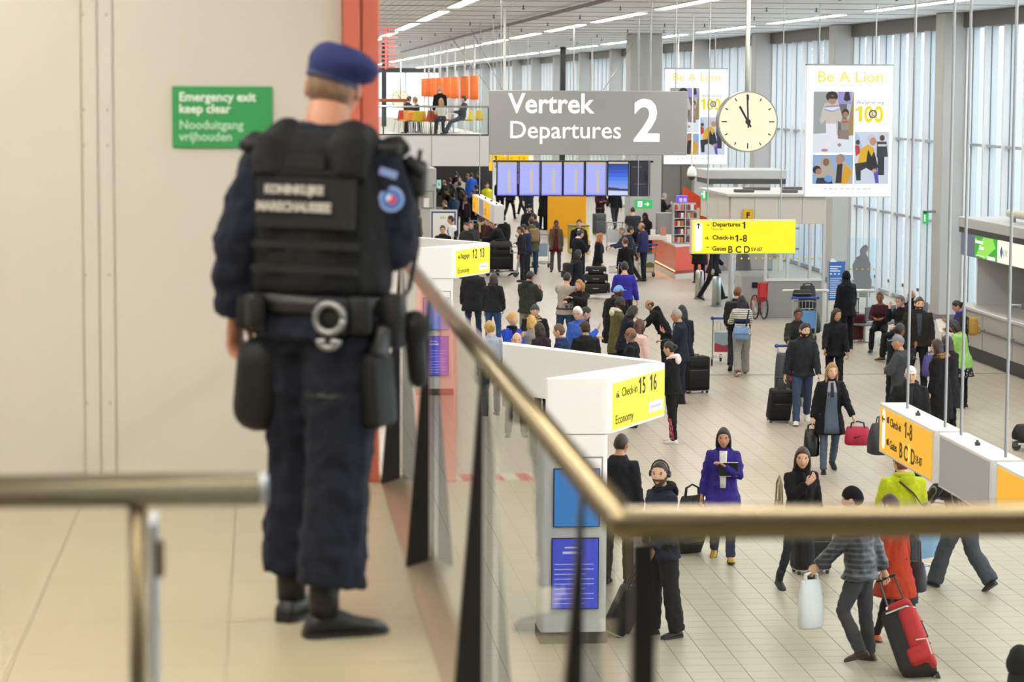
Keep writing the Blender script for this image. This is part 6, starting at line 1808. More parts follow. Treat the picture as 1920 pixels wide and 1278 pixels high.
J = person(1772, 846, 1.66, 38, 'person in dark checked shirt and loose grey jeans pushing a trolley', top='shirt', tc='#2a2a22', tmat=stripes('#1c1c1a', '#6d6b4e', .05, 'X', .85), bc='#40454e', sc_='#1d1e20', hair='short', hc='#2a211c', skin=TN, pose='push', lean=20, loose=.04, toff=.02, ll=(22, 2, 4), rl=(-14, 2, 26))
b_ = J['base']
trolley(b_.x - .50, b_.y + .72, 38, 'trolley with light blue panel pushed by the person in checked shirt', '#8db4da')
person(1914, 1212, 1.74, 10, 'person in black hooded jacket cut by the lower right picture corner', top='jacket', tc='#17181b', bc='#17181b', hair='veil', hatc='#141517', skin=LT)
J = person(1560, 680, 1.68, 178, 'blonde woman in denim dungarees and open black coat, pink sports bag in hand', top='coat', tc='#15161a', bc='#4f5b6d', sc_='#1a1314', hair='long', hc='#8a6a42', skin=LT, sex='f', pose='walk', hem=.62, ra=(-6, 12, 12), la=(10, 18, 22, 0), fronts=(('#4f5b6d', 1.30, .66, .075, .12), ('#8d8f94', 1.46, 1.29, .05, .08), ('#2a2b30', 1.44, 1.22, .022, .03)), ll=(-12, 3, 22), rl=(10, 2, 4), loose=.008, hy=4)
hnd = J['world'](J['lhand'])
t = softbag((hnd.x + .04, hnd.y - .03, hnd.z - .36), 'pink red sports bag with black swoosh mark carried by the dungarees woman', .38, .2, .28, '#a8203f', .08, -8, 'sports_bag', sc2='#17171a')
o = MB().prism([(-.07, .02), (-.05, .0), (.08, .05), (-.04, .022), (-.055, .035)], 'Y', 0, .004).obj('swoosh_mark', BLACK, t); o.location = (0, -.106, .11)
hnd = J['world'](J['rhand'])
softbag((hnd.x, hnd.y, hnd.z - .5), 'black glossy plastic bag in the other hand of the dungarees woman', .24, .14, .42, '#111113', .08, 10, 'carrier_bag', m=mat('#101012', .25, 0, 0, .1, 14, .6, .5, 'black_plastic'))
J = person(1509, 605, 1.80, 172, 'dark-haired bearded man in charcoal cardigan and jeans walking towards us', top='jacket', tc='#24262c', bc='#36425c', sc_='#d9d6d0', hair='short', hc='#15110f', skin=LT, pose='walk', beard='#2a1f1a', hy=28, collar='#1c1e24', ra=(-4, 12, 12), la=(14, 8, 12), hem=.84, solec='#e4e2dc')
hnd = J['world'](J['rhand'])
suitcase((hnd.x - .05, hnd.y + .28, 0), 'black cabin case wheeled beside the man in charcoal cardigan', 8, .40, .24, .56, '#101013', hand=(hnd.x, hnd.y + .08, hnd.z))
J = person(1497, 577, 1.72, 176, 'man with glasses in dark green jacket behind a loaded trolley', top='jacket', tc='#20241f', bc='#22242a', hair='short', hc='#15110f', skin=BR, pose='push', glasses=True, beard=None, lean=4)
b_ = J['base']
trolley(b_.x - .18, b_.y - .72, 176, 'trolley with red and grey bags before the man with glasses', '#777c80')
t = softbag((b_.x - .40, b_.y - .8, .16), 'tall dark grey and red travel bag on the trolley of the man with glasses', .36, .3, .78, '#3b3d42', 0, 0, 'travel_bag')
MB().box((.12, -.11, .52), (.10, .12, .5), bev=.03, seg=2).obj('red_panel', mat('#b3202a', .6, name='bag_red'), t, True)
softbag((b_.x - .12, b_.y - 1.0, .16), 'black rucksack at the front of that loaded trolley', .34, .3, .5, '#141416', .08, 20, 'travel_bag')
J = person(1569, 578, 1.68, 168, 'dark-haired woman in black zip jacket glancing to her side', top='jacket', tc='#15171c', bc='#15161a', hair='mid+pony', hc='#141012', skin=TN, sex='f', pose='walk2', hy=38, collar='#121418', hem=.80, la=(8, 10, 20))
J = person(1587, 508, 1.74, 28, 'person in black hooded jacket seen from behind by the blue board', top='jacket', tc='#12141b', bc='#14161c', hair='veil', hatc='#0f1016', skin=BR, hem=.76, toff=.02, hy=-40)
J = person(1391, 553, 1.64, -4, 'person in striped top and grey trousers with yellow and red shoes, from behind', top='shirt', tc='#d3cfc4', tmat=stripes('#d8d4c9', '#77777c', .045, 'Z', .66), bc='#8d8c86', sc_='#7c1f26', hair='mid', hc='#17130f', skin=TN, sex='f', pose='push', toff=.012, loose=.03, solec='#d8d3c9', lean=4)
mb = MB(); mb.ell([(J['tp'](0, 0, z), V((1, 0, 0)), V((0, 1, 0)), .168, .135) for z in (1.14, 1.24)], 20)
mb.obj('navy_band', cloth('#20284a'), J['obj'], True, scale=J['s'])
b_ = J['base']
t = softbag(J['tpw'](-.05, -.25, .80), 'light blue messenger bag on the back of the striped top', .32, .14, .26, '#7391b4', 0, math.degrees(J['rz']), 'messenger_bag', c2='#54718f')
MB().tube([J['tp'](.14, -.10, 1.43), J['tp'](.10, -.17, 1.25), J['tp'](.06, -.2, 1.0)], .018, 6, flat=.4).obj('bag_strap', BLACK, J['obj'], scale=J['s'])
trolley(b_.x + .02, b_.y + 2.1, -4, 'trolley pushed by the person in striped top', '#9fb6c4', '#b33a4a')
J = person(1384, 537, 1.75, -12, 'ginger-haired man in black jacket walking beside the striped top', top='jacket', tc='#1a1b1f', bc='#2b2c31', hair='short', hc='#6f4326', skin=LT, pose='walk', hy=-25)
backpack(J, 'big black rucksack beside the striped top walker', '#131417', .48, .26, .52, .92)
p_ = onz(1305, 737)
suitcase((p_.x, p_.y + .1, 0), 'big black soft suitcase standing behind the woman in tracksuit', 14, .50, .30, .66, '#0f0f11', hl=.0)
J = person(1255, 640, 1.66, 58, 'woman in black tracksuit with pink leg stripes and pink white hood', top='hoodie', tc='#141416', bc='#151517', sc_='#d7d3d2', hair='up+bun', hc='#1b1413', skin=LT, sex='f', pose='chest', hood='#e7d3d2', la=(26, 8, 70, 30), ra=(20, 8, 75, 30), solec='#c9c2c4', hem=.84)
for k in 'rl':
    a, b_, c_ = J[k + 'hip'], J[k + 'kn'], J[k + 'an']
    o = MB()
    for dx in (-.02, 0, .02):
        sg = 1 if k == 'r' else -1
        o.tube([b_ + V((sg * .066, dx, -.05)), c_ + V((sg * .056, dx, -.0))], .006, 4)
    o.obj('leg_stripes', mat('#d0566e', .7, name='stripe_pink'), J['obj'], scale=J['s'])
J = person(1165, 812, 1.76, -30, 'man in black leather jacket half hidden by the check-in portal', top='jacket', tc='#1b1d22', bc='#4d4334', hair='crop', hc='#201915', skin=TN, loc=None)
J = person(1268, 578, 1.75, 72, 'grey-haired man in dark suit, white shirt and tie with glasses', top='suit', tc='#1f222e', bc='#1f222d', hair='crop', hc='#8b8882', skin=TN, pose='phone', glasses=True, fronts=(('#d9dbe0', 1.46, 1.18, .05, .012), ('#2a3045', 1.45, 1.2, .014, .02)), hp=6, lean=5)
J = person(1279, 572, 1.66, 20, 'dark-haired woman standing behind the man in suit', top='coat', tc='#1c1f2b', bc='#1a1b20', hair='mid', hc='#131013', skin=LT, sex='f', hem=.7)
J = person(1215, 562, 1.55, 78, 'bald man in black jacket bending over a beige bag', top='jacket', tc='#17181a', bc='#1c1d20', hair='fringe', hc='#2b2420', skin=TN, pose='bend', lean=30, hood='#17181a', toff=.02)
h_ = J['world'](J['rhand'])
softbag((h_.x - .05, h_.y - .2, .72), 'beige rounded bag leaned on by the bald bending man', .42, .26, .30, '#a8906c', .1, 20, 'travel_bag')
J = person(1160, 535, 1.84, -60, 'man in light blue baseball cap and big black padded coat', top='puffer', tc='#121214', bc='#17181b', hair='cap', hatc='#7fa4dc', hc='#191412', skin=DK, pose='ease', toff=.05, hem=.66)
J = person(1163, 556, 1.74, -78, 'young man in olive parka with cream hood', top='coat', tc='#5a5636', bc='#2a2b2c', hair='crop', hc='#12100f', skin=DK, pose='fold', hood='#d3cbb8', hem=.66, beard='#1c1412')
J = person(1190, 573, 1.70, -72, 'black-haired woman with glasses in navy jacket', top='jacket', tc='#1a1d2a', bc='#1a1b20', hair='bob', hc='#121013', skin=LT, sex='f', pose='phone', glasses=True, lean=12)
J = person(1199, 598, 1.66, -50, 'woman in pale pink jacket with long brown hair', top='jacket', tc='#d8b3ac', bc='#2a2b30', hair='long', hc='#4a2a1c', skin=LT, sex='f')
J = person(1184, 614, 1.70, 70, 'bald man with grey beard and glasses in black leather jacket', top='jacket', tc='#15161a', bc='#1c1d21', hair='fringe', hc='#4a4440', skin=BR, beard='#8d8784', glasses=True, hp=-4)
J = person(1171, 490, 1.80, -6, 'man in bright violet blue shirt and dark trousers seen from behind', top='shirt', tc='#35329a', bc='#191b26', hair='short', hc='#1f1916', skin=LT, ra=(6, 12, 14), la=(20, 10, 60), toff=.014)
J = person(1064, 510, 1.80, -28, 'man in light grey sweater and jeans hugging a blonde woman', top='shirt', tc='#a39a90', bc='#2f4566', hair='crop', hc='#241b17', skin=LT, pose='hug', toff=.014, hem=.86, lean=8)
MB().ell([(J['pel'] + V((0, 0, z)), V((1, 0, 0)), V((0, 1, 0)), .192, .146) for z in (.03, .07)], 20).obj('belt', mat('#4a3726', .5, name='brown_belt'), J['obj'], True, scale=J['s'])
J = person(1086, 524, 1.66, 138, 'blonde woman in black leather jacket hugging the man in grey sweater', top='jacket', tc='#1d1d20', bc='#20252f', hair='mid', hc='#a6763c', skin=LT, sex='f', pose='hug')
J = person(996, 508, 1.77, -42, 'man in dark green hooded jacket standing with hands in front', top='hoodie', tc='#33362f', bc='#8c8375', hair='short', hc='#15110f', skin=TN, hood='#2d302a', toff=.012, pose='phone', hem=.84)
J = person(926, 512, 1.66, -18, 'woman in dark jacket and blue jeans with long brown hair from behind', top='jacket', tc='#25252a', bc='#33507f', hair='long', hc='#3a2219', skin=LT, sex='f', hood='#2b2b30', toff=.016, pose='ease')
J = person(888, 494, 1.80, -8, 'person in long dark grey coat half behind the 12 13 sign', top='coat', tc='#24252a', bc='#25344f', hair='short', hc='#2a1f1a', skin=LT, hem=.72, toff=.02)
J = person(960, 586, 1.70, -148, 'blonde woman in royal blue uniform jacket with black neck scarf', top='jacket', tc='#2446b8', bc='#1e2a58', hair='up+bun', hc='#b98f4a', skin=LT, sex='f', collar='#e9e9ee', scarf='#141418', hp=-6, pose='phone', hy=14)
J = person(1003, 570, 1.70, 178, 'person in grey knitted beanie and black parka with pale fur collar', top='jacket', tc='#16171a', bc='#1c1d21', hair='beanie+short', hatc='#4b4d50', hc='#3a2a1e', skin=LT, fur='#b59a6c', toff=.02, pose='phone', hp=2)
J = person(997, 592, 1.62, 6, 'woman with straight blonde hair in grey beige coat seen from behind', top='jacket', tc='#8d8a80', bc='#2a2b2f', hair='bob', hc='#b89450', skin=LT, sex='f')
J = person(1011, 605, 1.62, 40, 'woman with dark bob hair in aubergine quilted jacket', top='puffer', tc='#2e2028', bc='#1c1d21', hair='bob', hc='#2b1a15', skin=LT, sex='f')
J = person(969, 623, 1.74, 176, 'balding man whose forehead shows above the portal edge', top='jacket', tc='#2d3340', bc='#22242a', hair='fringe', hc='#6b5846', skin=LT)
J = person(1048, 607, 1.74, 66, 'man with short brown hair in dark blue jacket facing the counter', top='jacket', tc='#20304f', bc='#22242a', hair='short', hc='#5a4230', skin=LT, collar='#4a5a88')
J = person(1097, 602, 1.72, 8, 'man in brown flat hat and black jacket seen from behind', top='jacket', tc='#1a1b1d', bc='#1c1d20', hair='flatcap+short', hatc='#4a3d2c', hc='#2a211b', skin=TN, toff=.015)
J = person(1101, 575, 1.70, -86, 'woman with dark bun in blue uniform jacket with orange trim', top='jacket', tc='#2d5cc0', bc='#1e2a58', hair='up+bun', hc='#120f11', skin=LT, sex='f', collar='#d98a5a', pose='phone')
J = person(1083, 575, 1.70, 150, 'white-haired person with glasses and blue lanyard', top='jacket', tc='#3a62b8', bc='#22242a', hair='full', hc='#cfcac0', skin=LT, sex='f', glasses=True)
J = person(918, 602, 1.66, 20, 'woman with streaked blonde hair tied up in pale jacket', top='jacket', tc='#9ea6b8', bc='#26324a', hair='full+bun', hc='#a8884e', skin=LT, sex='f')
# right-hand group
J = person(1724, 556, 1.86, 172, 'bearded man in brown black jacket standing upright facing the hall', top='jacket', tc='#221f1b', bc='#1f2023', hair='short', hc='#3a2a20', skin=LT, beard='#4a3426', collar='#1c1916', fronts=(('#3a3f4a', 1.45, 1.05, .05, .03),), toff=.02, hy=8)
BM_ = J
J = person(1689, 606, 1.76, -70, 'man with black hair in dark jacket looking down', top='jacket', tc='#15171c', bc='#1c1e24', hair='short', hc='#15120f', skin=BR, pose='phone', hy=20)
J = person(1684, 628, 1.74, 62, 'man in grey baseball cap and grey jacket with folded arms', top='jacket', tc='#3d4045', bc='#2f3238', hair='cap', hatc='#7d848c', hc='#6a6058', skin=TN, pose='fold', hem=.76, toff=.018)
J = person(1708, 686, 1.76, 166, 'young man in pale grey cap and black jacket with a grey duffel', top='jacket', tc='#18191c', bc='#1d1e22', hair='cap', hatc='#c9c8c4', hc='#3a2a20', skin=LT, hood='#2a2b2f', toff=.022, ra=(4, 16, 20), hp=2, fronts=(('#24262c', 1.45, 1.1, .04, .03),))
b_ = onz(1660, 830, .66)
softbag((b_.x, b_.y, .50), 'big dark grey duffel carried by the young man in pale cap', .55, .32, .46, '#2d2f34', .12, 20, 'duffel_bag')
J = person(1757, 636, 1.70, 58, 'woman in long black coat with brown fur collar, dark wavy hair', top='coat', tc='#121214', bc='#141416', hair='mid', hc='#2a1a15', skin=LT, sex='f', fur='#8f6f45', hem=.42, toff=.03)
J = person(1776, 629, 1.68, 40, 'woman with dark hair in dark brown coat behind the fur collar', top='coat', tc='#1d1c1d', bc='#161618', hair='mid', hc='#241814', skin=LT, sex='f', hem=.5)
J = person(1786, 600, 1.62, 52, 'woman in lime green cardigan with dotted bag and black leggings', top='shirt', tc='#86b45c', bc='#131315', sc_='#121214', hair='bob', hc='#14100f', skin=TN, sex='f', pose='phone', lean=12, toff=.04, hem=.80, skirt=('#121214', .62, .94, dots('#0f0f11', '#d9d9d6', 26, .3)), boot=True)
J = person(1792, 563, 1.66, 78, 'woman with black ponytail and blue scarf holding papers', top='jacket', tc='#2a2c30', bc='#1c1d21', hair='up+pony', hc='#14100f', skin=TN, sex='f', scarf='#2c2fb0', pose='phone')
backpack(J, 'mustard coloured rucksack on the woman with blue scarf', '#a8853c', .30, .2, .36, 1.0)
h_ = J['world'](J['lhand'])
t = thing('papers', 'white papers held by the woman with blue scarf', 'papers', h_, R(20))
MB().box((0, 0, .06), (.22, .01, .28), rotx(R(-25))).obj('sheet', mat('#e6e2d6', .7, name='sheet'), t)
# violet bag and seated people
h_ = BM_['world'](BM_['lhand'])
softbag((h_.x - .04, h_.y - .08, h_.z - .47), 'violet backpack hanging from the hand of the bearded man', .34, .2, .40, '#4a4380', .07, 15, 'backpack')
J = person(1650, 547, 1.68, 160, 'sitting woman in dark red top with short hair', top='shirt', tc='#3c1a22', bc='#15161a', hair='crop', hc='#1d1512', skin=BR, sex='f', pose='sit', hy=-10)
J = person(1688, 553, 1.78, 120, 'sitting grey-haired man in black coat resting his face on his hand', top='jacket', tc='#17181b', bc='#1c1d22', sc_='#6d3d24', hair='short', hc='#5c5a58', skin=LT, pose='sit', ra=(50, 5, 130, 10), la=(40, 10, 40, 10), glasses=True)
J = person(1709, 543, 1.76, 150, 'sitting bald man with beard at the far end of the bench', top='jacket', tc='#1d2029', bc='#23252c', hair='bald', hc='#2a211c', skin=TN, pose='sit', beard='#2a1f1a')
p_ = onz(1604, 640)
suitcase((p_.x, p_.y, 0), 'dark red hard-shell suitcase with raised handle by the sitting woman', 10, .44, .27, .60, '#501a22', hl=.34, hard=True)
p_ = onz(1680, 652)
softbag((p_.x, p_.y, 0), 'black leather bag on the floor by the sitting man', .36, .3, .42, '#1b1b1d', .1, 15, 'travel_bag')
p_ = onz(1648, 648)
t = thing('bottle', 'clear plastic bottle on the floor before the bench', 'bottle', p_)
MB().ell([((0, 0, z), (1, 0, 0), (0, 1, 0), r, r) for z, r in ((0, .03), (.02, .036), (.15, .036), (.2, .015), (.23, .013))], 12).obj('body', mat('#d5dde2', .15, name='bottle_plastic'), t, True)
MB().tube([(0, 0, .23), (0, 0, .25)], .016, 8).obj('cap', WHITE, t)
# the trolley with luggage by the blue board
p_ = onz(1508, 640)
t = trolley(p_.x, p_.y + .4, 0, 'tall loaded trolley with blue handle by the blue information board', '#5f97cf')
softbag((p_.x - .05, p_.y + .1, 1.04), 'black flat bag lying on the blue trolley handle', .44, .24, .16, '#17181b', 0, 0, 'travel_bag', c2='#77705a')
softbag((p_.x + .22, p_.y + .75, .62), 'dark rucksack with pale fur trim piled on the loaded trolley', .42, .3, .62, '#1c1d1f', .06, 15, 'travel_bag')
softbag((p_.x + .30, p_.y + .55, .15), 'dark green bag low on the loaded trolley', .36, .34, .50, '#223a33', 0, 25, 'travel_bag')
# kiosk people, walkers behind the yellow sign
J = person(1345, 441, 1.82, -84, 'striding man in black suit behind the yellow sign', top='suit', tc='#17181c', bc='#15161a', hair='short', hc='#241b17', skin=LT, pose='walk', ll=(22, 2, 2), rl=(-24, 2, 8), hem=.74)
J = person(1397, 455, 1.76, -70, 'man in grey jacket inside the glazed entrance', top='jacket', tc='#6f7077', bc='#565860', hair='short', hc='#3a302a', skin=LT, hem=.7, toff=.02)
J = person(1311, 423, 1.70, 10, 'person in black with dark bag standing beside the orange kiosk', top='coat', tc='#151517', bc='#15161a', hair='short', hc='#2a211c', skin=LT, lod=0)
J = person(1247, 362, 1.76, -80, 'grey-haired shop assistant in black behind the kiosk', top='jacket', tc='#131315', bc='#303134', hair='crop', hc='#8f8a84', skin=LT, lod=0, pose='phone')
# ------------------------------------------------------------------ the crowd farther down the hall
def far_p(*a, **k): return person(*a, lod=0, **k)
J = far_p(1043, 412, 1.64, 176, 'woman in open olive parka over a dark red patterned dress', top='jacket', tc='#5f5442', bc='#4a4e58', sc_='#1c1c1f', hair='up', hc='#1a1412', skin=BR, sex='f', hood='#6f6350', fronts=(('#5c1f26', 1.45, .74, .05, .09),), hem=.74, skirt=('#5c1f26', .68, .94), pose='ease')
J = far_p(981, 420, 1.70, 64, 'man in navy fleece beside the stacked suitcases', top='shirt', tc='#1d2a4a', bc='#212226', hair='short', hc='#15110f', skin=TN, pose='phone', toff=.02)
J = far_p(996, 408, 1.76, 12, 'man in olive green parka with tan rucksack from behind', top='coat', tc='#4f543d', bc='#2a3c5f', hair='short', hc='#2a201a', skin=LT, hood='#565b44', hem=.7)
backpack(J, 'tan rucksack on the olive green parka', '#8d7450', .3, .2, .42, 1.0)
J = far_p(975, 424, 1.66, 80, 'person in dark coat half behind the man in navy fleece', top='jacket', tc='#1e1f22', bc='#1c1d20', hair='short', hc='#15110f', skin=TN)
J = far_p(992, 384, 1.80, 178, 'bearded man in black cap and black coat facing us', top='coat', tc='#17181b', bc='#1c1d20', hair='beanie', hatc='#17181a', hc='#1d1613', skin=LT, beard='#2a1d16', collar='#c9c7c0', hem=.7)
J = far_p(1001, 400, 1.74, 70, 'dark-haired man looking left behind the olive parka', top='jacket', tc='#2a2e38', bc='#1c1e24', hair='short', hc='#17120f', skin=TN)
J = far_p(1086, 411, 1.80, 176, 'young man in black suit and white shirt before the yellow desk', top='suit', tc='#15161a', bc='#17181c', hair='short', hc='#3c261b', skin=LT, fronts=(('#d3d5da', 1.46, 1.2, .05, .015),))
J = far_p(1090, 430, 1.80, -62, 'man in black coat handing over papers', top='coat', tc='#16171a', bc='#17181c', hair='short', hc='#2b1f19', skin=LT, pose='phone', collar='#d6d3cb', hem=.72)
J = far_p(1084, 468, 1.66, -70, 'woman with black bob in dark anorak', top='coat', tc='#1e212c', bc='#17181c', hair='bob', hc='#0f0d0f', skin=LT, sex='f', hem=.66, toff=.02)
backpack(J, 'black rucksack on the dark anorak', '#15161a', .3, .2, .42, .95)
J = far_p(1126, 437, 1.68, -96, 'red-blonde woman in black coat with tartan scarf', top='coat', tc='#16161a', bc='#17181c', hair='long', hc='#9a5c30', skin=LT, sex='f', scarf='#6a2426', hem=.7)
J = far_p(1172, 445, 1.70, 14, 'woman with brown bun in black cardigan seen from behind', top='coat', tc='#111114', bc='#131316', hair='up+bun', hc='#5a3a26', skin=LT, sex='f', hem=.64)
J = far_p(1186, 388, 1.82, 4, 'man in dark grey T-shirt seen from behind below the exit sign', top='tee', tc='#2f343b', bc='#1c1d22', hair='crop', hc='#1d1714', skin=LT, pose='phone', toff=.02)
J = far_p(1209, 399, 1.72, 150, 'woman in dark headscarf looking at her phone', top='coat', tc='#1d1517', bc='#141416', hair='veil', hatc='#2a1b1c', skin=DK, sex='f', pose='phone', hem=.5)
J = far_p(1203, 417, 1.76, 68, 'balding man in violet blue jacket', top='jacket', tc='#2c2c55', bc='#1d1e26', hair='fringe', hc='#4a3c34', skin=TN, toff=.02)
J = far_p(1182, 424, 1.72, -84, 'dark-haired man in navy jacket behind the trolley with landscape panel', top='jacket', tc='#222a3a', bc='#1c1d22', hair='short', hc='#14110f', skin=TN)
J = far_p(1166, 426, 1.68, 96, 'man with glasses bent over the empty trolley', top='jacket', tc='#27334f', bc='#22242a', hair='crop', hc='#5a5652', skin=TN, lean=16, pose='push')
J = far_p(1127, 351, 1.80, -160, 'man in burgundy and black top with folded arms under the screens', top='jacket', tc='#35161c', bc='#131316', hair='short', hc='#1a1412', skin=TN, pose='fold')
J = far_p(1152, 349, 1.80, 10, 'man in black sweater walking away with a grey bag', top='shirt', tc='#101013', bc='#2f3136', hair='short', hc='#15110f', skin=LT, pose='walk', toff=.016)
J = far_p(1065, 349, 1.78, 30, 'man in grey jacket standing by the amber panel', top='jacket', tc='#3f4650', bc='#17181b', hair='short', hc='#1a1412', skin=TN)
J = far_p(1049, 352, 1.74, 160, 'person in dark jacket reading in front of the amber panel', top='jacket', tc='#1f2026', bc='#17181b', hair='short', hc='#1a1412', skin=TN, pose='phone')
J = far_p(1033, 352, 1.72, -20, 'woman in black coat with tan fur hood', top='coat', tc='#131316', bc='#15161a', hair='mid', hc='#2a1c16', skin=LT, sex='f', fur='#8f744e', hem=.6)
J = far_p(1021, 349, 1.78, -60, 'person in long black coat left of the tan fur hood', top='coat', tc='#17181c', bc='#15161a', hair='short', hc='#17120f', skin=LT, hem=.55)
for px, fc, bcol, lab in ((938, -10, '#15161a', 'walker in black trousers behind the first screen'), (958, -30, '#17181c', 'walker in black trousers behind the second screen'), (975, 40, '#23252b', 'stepping figure in dark trousers farther under the screens'), (991, 10, '#31384a', 'walker in grey blue trousers behind the middle screens')):
    far_p(px, {938: 333, 958: 337, 975: 331, 991: 339}[px], 1.78, fc, lab, top='jacket', tc='#22242b', bc=bcol, hair='short', hc='#1d1613', skin=LT, pose='walk' if px != 991 else 'walk2')
# left, under and before the gallery
J = far_p(776, 396, 1.78, 84, 'bald man in black jacket at the left by the pillar', top='jacket', tc='#17181c', bc='#1c1d21', hair='fringe', hc='#5a4c42', skin=LT, toff=.02)
J = far_p(781, 391, 1.72, 60, 'brown-haired woman with pale scarf behind the bald man', top='jacket', tc='#6b5a44', bc='#22242a', hair='mid', hc='#4a3220', skin=LT, sex='f', scarf='#a98d62')
J = far_p(845, 404, 1.80, 78, 'waiter in black waistcoat and white shirt before the white board', top='shirt', tc='#dcdde0', bc='#17181c', hair='short', hc='#1d1613', skin=TN, fronts=(('#16171b', 1.40, .95, .11, .13),), toff=.012)
mb = MB(); mb.ell([(J['tp'](0, 0, z), V((1, 0, 0)), V((0, 1, 0)), w_, d_) for z, w_, d_ in ((.95, .19, .142), (1.1, .172, .13), (1.25, .186, .142), (1.34, .17, .135))], 18)
mb.obj('waistcoat', cloth('#15161a'), J['obj'], True, scale=J['s'])
J = far_p(830, 422, 1.76, 172, 'man with dark glasses low in front of the white board', top='jacket', tc='#17181b', bc='#1c1d21', hair='short', hc='#17120f', skin=LT, glasses=True)
J = far_p(882, 414, 1.74, 176, 'man with brown hair in grey green jacket facing us', top='jacket', tc='#3a3d3c', bc='#22242a', hair='short', hc='#3f2a1e', skin=LT, toff=.02)
J = far_p(874, 417, 1.70, 150, 'red-haired person half hidden behind the grey green jacket', top='jacket', tc='#2a2b2f', bc='#22242a', hair='short', hc='#4f2c1c', skin=LT)
J = far_p(902, 402, 1.74, 170, 'dark-skinned person wearing a beige scarf', top='jacket', tc='#3a2a24', bc='#1c1d21', hair='crop', hc='#120f0e', skin=DK, scarf='#b3a17c')
J = far_p(924, 413, 1.78, 74, 'man with short hair in black leather jacket, from the side', top='jacket', tc='#17191a', bc='#1c1d21', hair='crop', hc='#3a2c24', skin=TN, toff=.025, pose='push', lean=24)
J = far_p(914, 408, 1.68, 120, 'woman in maroon jacket behind the leather jacket', top='jacket', tc='#3a1c24', bc='#22242a', hair='short', hc='#3a2018', skin=LT, sex='f')
J = far_p(943, 402, 1.72, 30, 'person in black coat with beige hood edge beside the side sign', top='coat', tc='#17181b', bc='#22242a', hair='short', hc='#3a2c22', skin=LT, hem=.62)
crowd = ((826, 311, 1.8, 10, 'blue shirt in the crowd close under the gallery edge', '#2a3a86', 'crop', '#3a2a20', LT), (884, 324, 1.76, 0, 'person in sky blue jacket in the crowd under the gallery', '#2f5cc0', 'short', '#1d1613', LT), (831, 337, 1.76, 60, 'balding man in the queue by the escape plate', '#2a2b30', 'fringe', '#5a4a40', LT), (843, 333, 1.72, 40, 'brown-haired person in the queue in dark jacket', '#2d2a2c', 'full', '#5a3c24', LT), (838, 353, 1.72, 90, 'person in charcoal coat low in the queue', '#1c1d21', 'short', '#1d1613', TN), (848, 347, 1.68, 70, 'dark bob hair in the queue under the gallery', '#22232a', 'bob', '#17120f', LT), (862, 340, 1.70, -20, 'person with dark hair in black in the crowd middle', '#1a1b1f', 'short', '#100e0d', TN), (861, 330, 1.7, 170, 'pale-scarfed person facing us deep in the crowd', '#b9b4aa', 'short', '#241b17', LT), (864, 357, 1.68, 80, 'woman with dark long hair and fur trim in the queue', '#1d1b1e', 'mid', '#1a1210', TN), (871, 366, 1.66, 160, 'woman in patterned scarf facing us in the queue', '#2a1d26', 'mid', '#17110f', BR), (834, 375, 1.70, 60, 'short-haired man low by the pillar edge', '#20232c', 'crop', '#5a4430', LT), (849, 362, 1.72, 20, 'person in blue jacket with backpack in the queue', '#3a5070', 'short', '#2a1e18', LT), (887, 356, 1.70, 120, 'woman in black coat next to the yellow hanging boxes', '#17181b', 'mid', '#1d1512', LT), (893, 346, 1.74, 30, 'man in dark red jacket at the right of the crowd', '#2c1a20', 'short', '#15110f', LT), (876, 325, 1.72, 100, 'person in light top far in the crowd', '#a9a49c', 'short', '#5a4030', LT), (855, 321, 1.8, 0, 'tall figure in black deep under the gallery', '#131316', 'short', '#0f0d0c', TN), (897, 322, 1.78, 60, 'dark figure behind the sky blue jacket', '#17181b', 'short', '#15110f', TN))
for i, (px, py, h, fc, lab, c, hr, hc_, sk) in enumerate(crowd):
    sx = 'f' if hr in ('mid', 'bob', 'full') else 'm'
    far_p(px, py, h, fc, lab, top=('jacket', 'coat', 'hoodie')[i % 3], tc=c, bc=('#17181c', '#22262f', '#2a3550')[i % 3], hair=hr, hc=hc_, skin=sk, sex=sx, pose=('ease', 'stand', 'phone')[i % 3], **({'fur': '#8a7350'} if 'fur' in lab else {}), **({'scarf': '#b7a3a8'} if 'scarf' in lab else {}))
p_ = onz(910, 440)
far_p(913, 342, 1.74, 175, 'person in yellow vest far under the gallery', top='jacket', tc='#d9d21e', bc='#22242a', hair='short', hc='#2a1e18', skin=LT)
# cafe guests
J = far_p(825, 163, 1.74, 2, 'bald man in black standing at the cafe table', top='jacket', tc='#0f0f12', bc='#17181b', hair='crop', hc='#8a7f74', skin=LT, ground=MZ, loc=(ony(825, 163, 95.2).x, 95.2, MZ))
J = far_p(827, 182, 1.66, 6, 'blonde woman sitting with her back to the railing', top='shirt', tc='#cfc8bc', bc='#2a2b30', hair='mid', hc='#9a7440', skin=LT, sex='f', pose='sit', ground=MZ, loc=(ony(828, 180, 94.0).x, 94.0, MZ))
J = far_p(763, 181, 1.74, -60, 'sitting man in dark jacket over grey shirt at the cafe', top='jacket', tc='#1d2027', bc='#22242a', hair='short', hc='#3a2a20', skin=LT, pose='sit', ground=MZ, loc=(ony(763, 180, 96.6).x, 96.6, MZ), fronts=(('#9aa0ad', 1.45, 1.0, .06, .05),))
J = far_p(783, 183, 1.70, 70, 'sitting woman with light brown hair at the cafe', top='shirt', tc='#22232a', bc='#22242a', hair='full', hc='#8a6438', skin=LT, sex='f', pose='sit', ground=MZ, loc=(ony(783, 180, 95.4).x, 95.4, MZ))
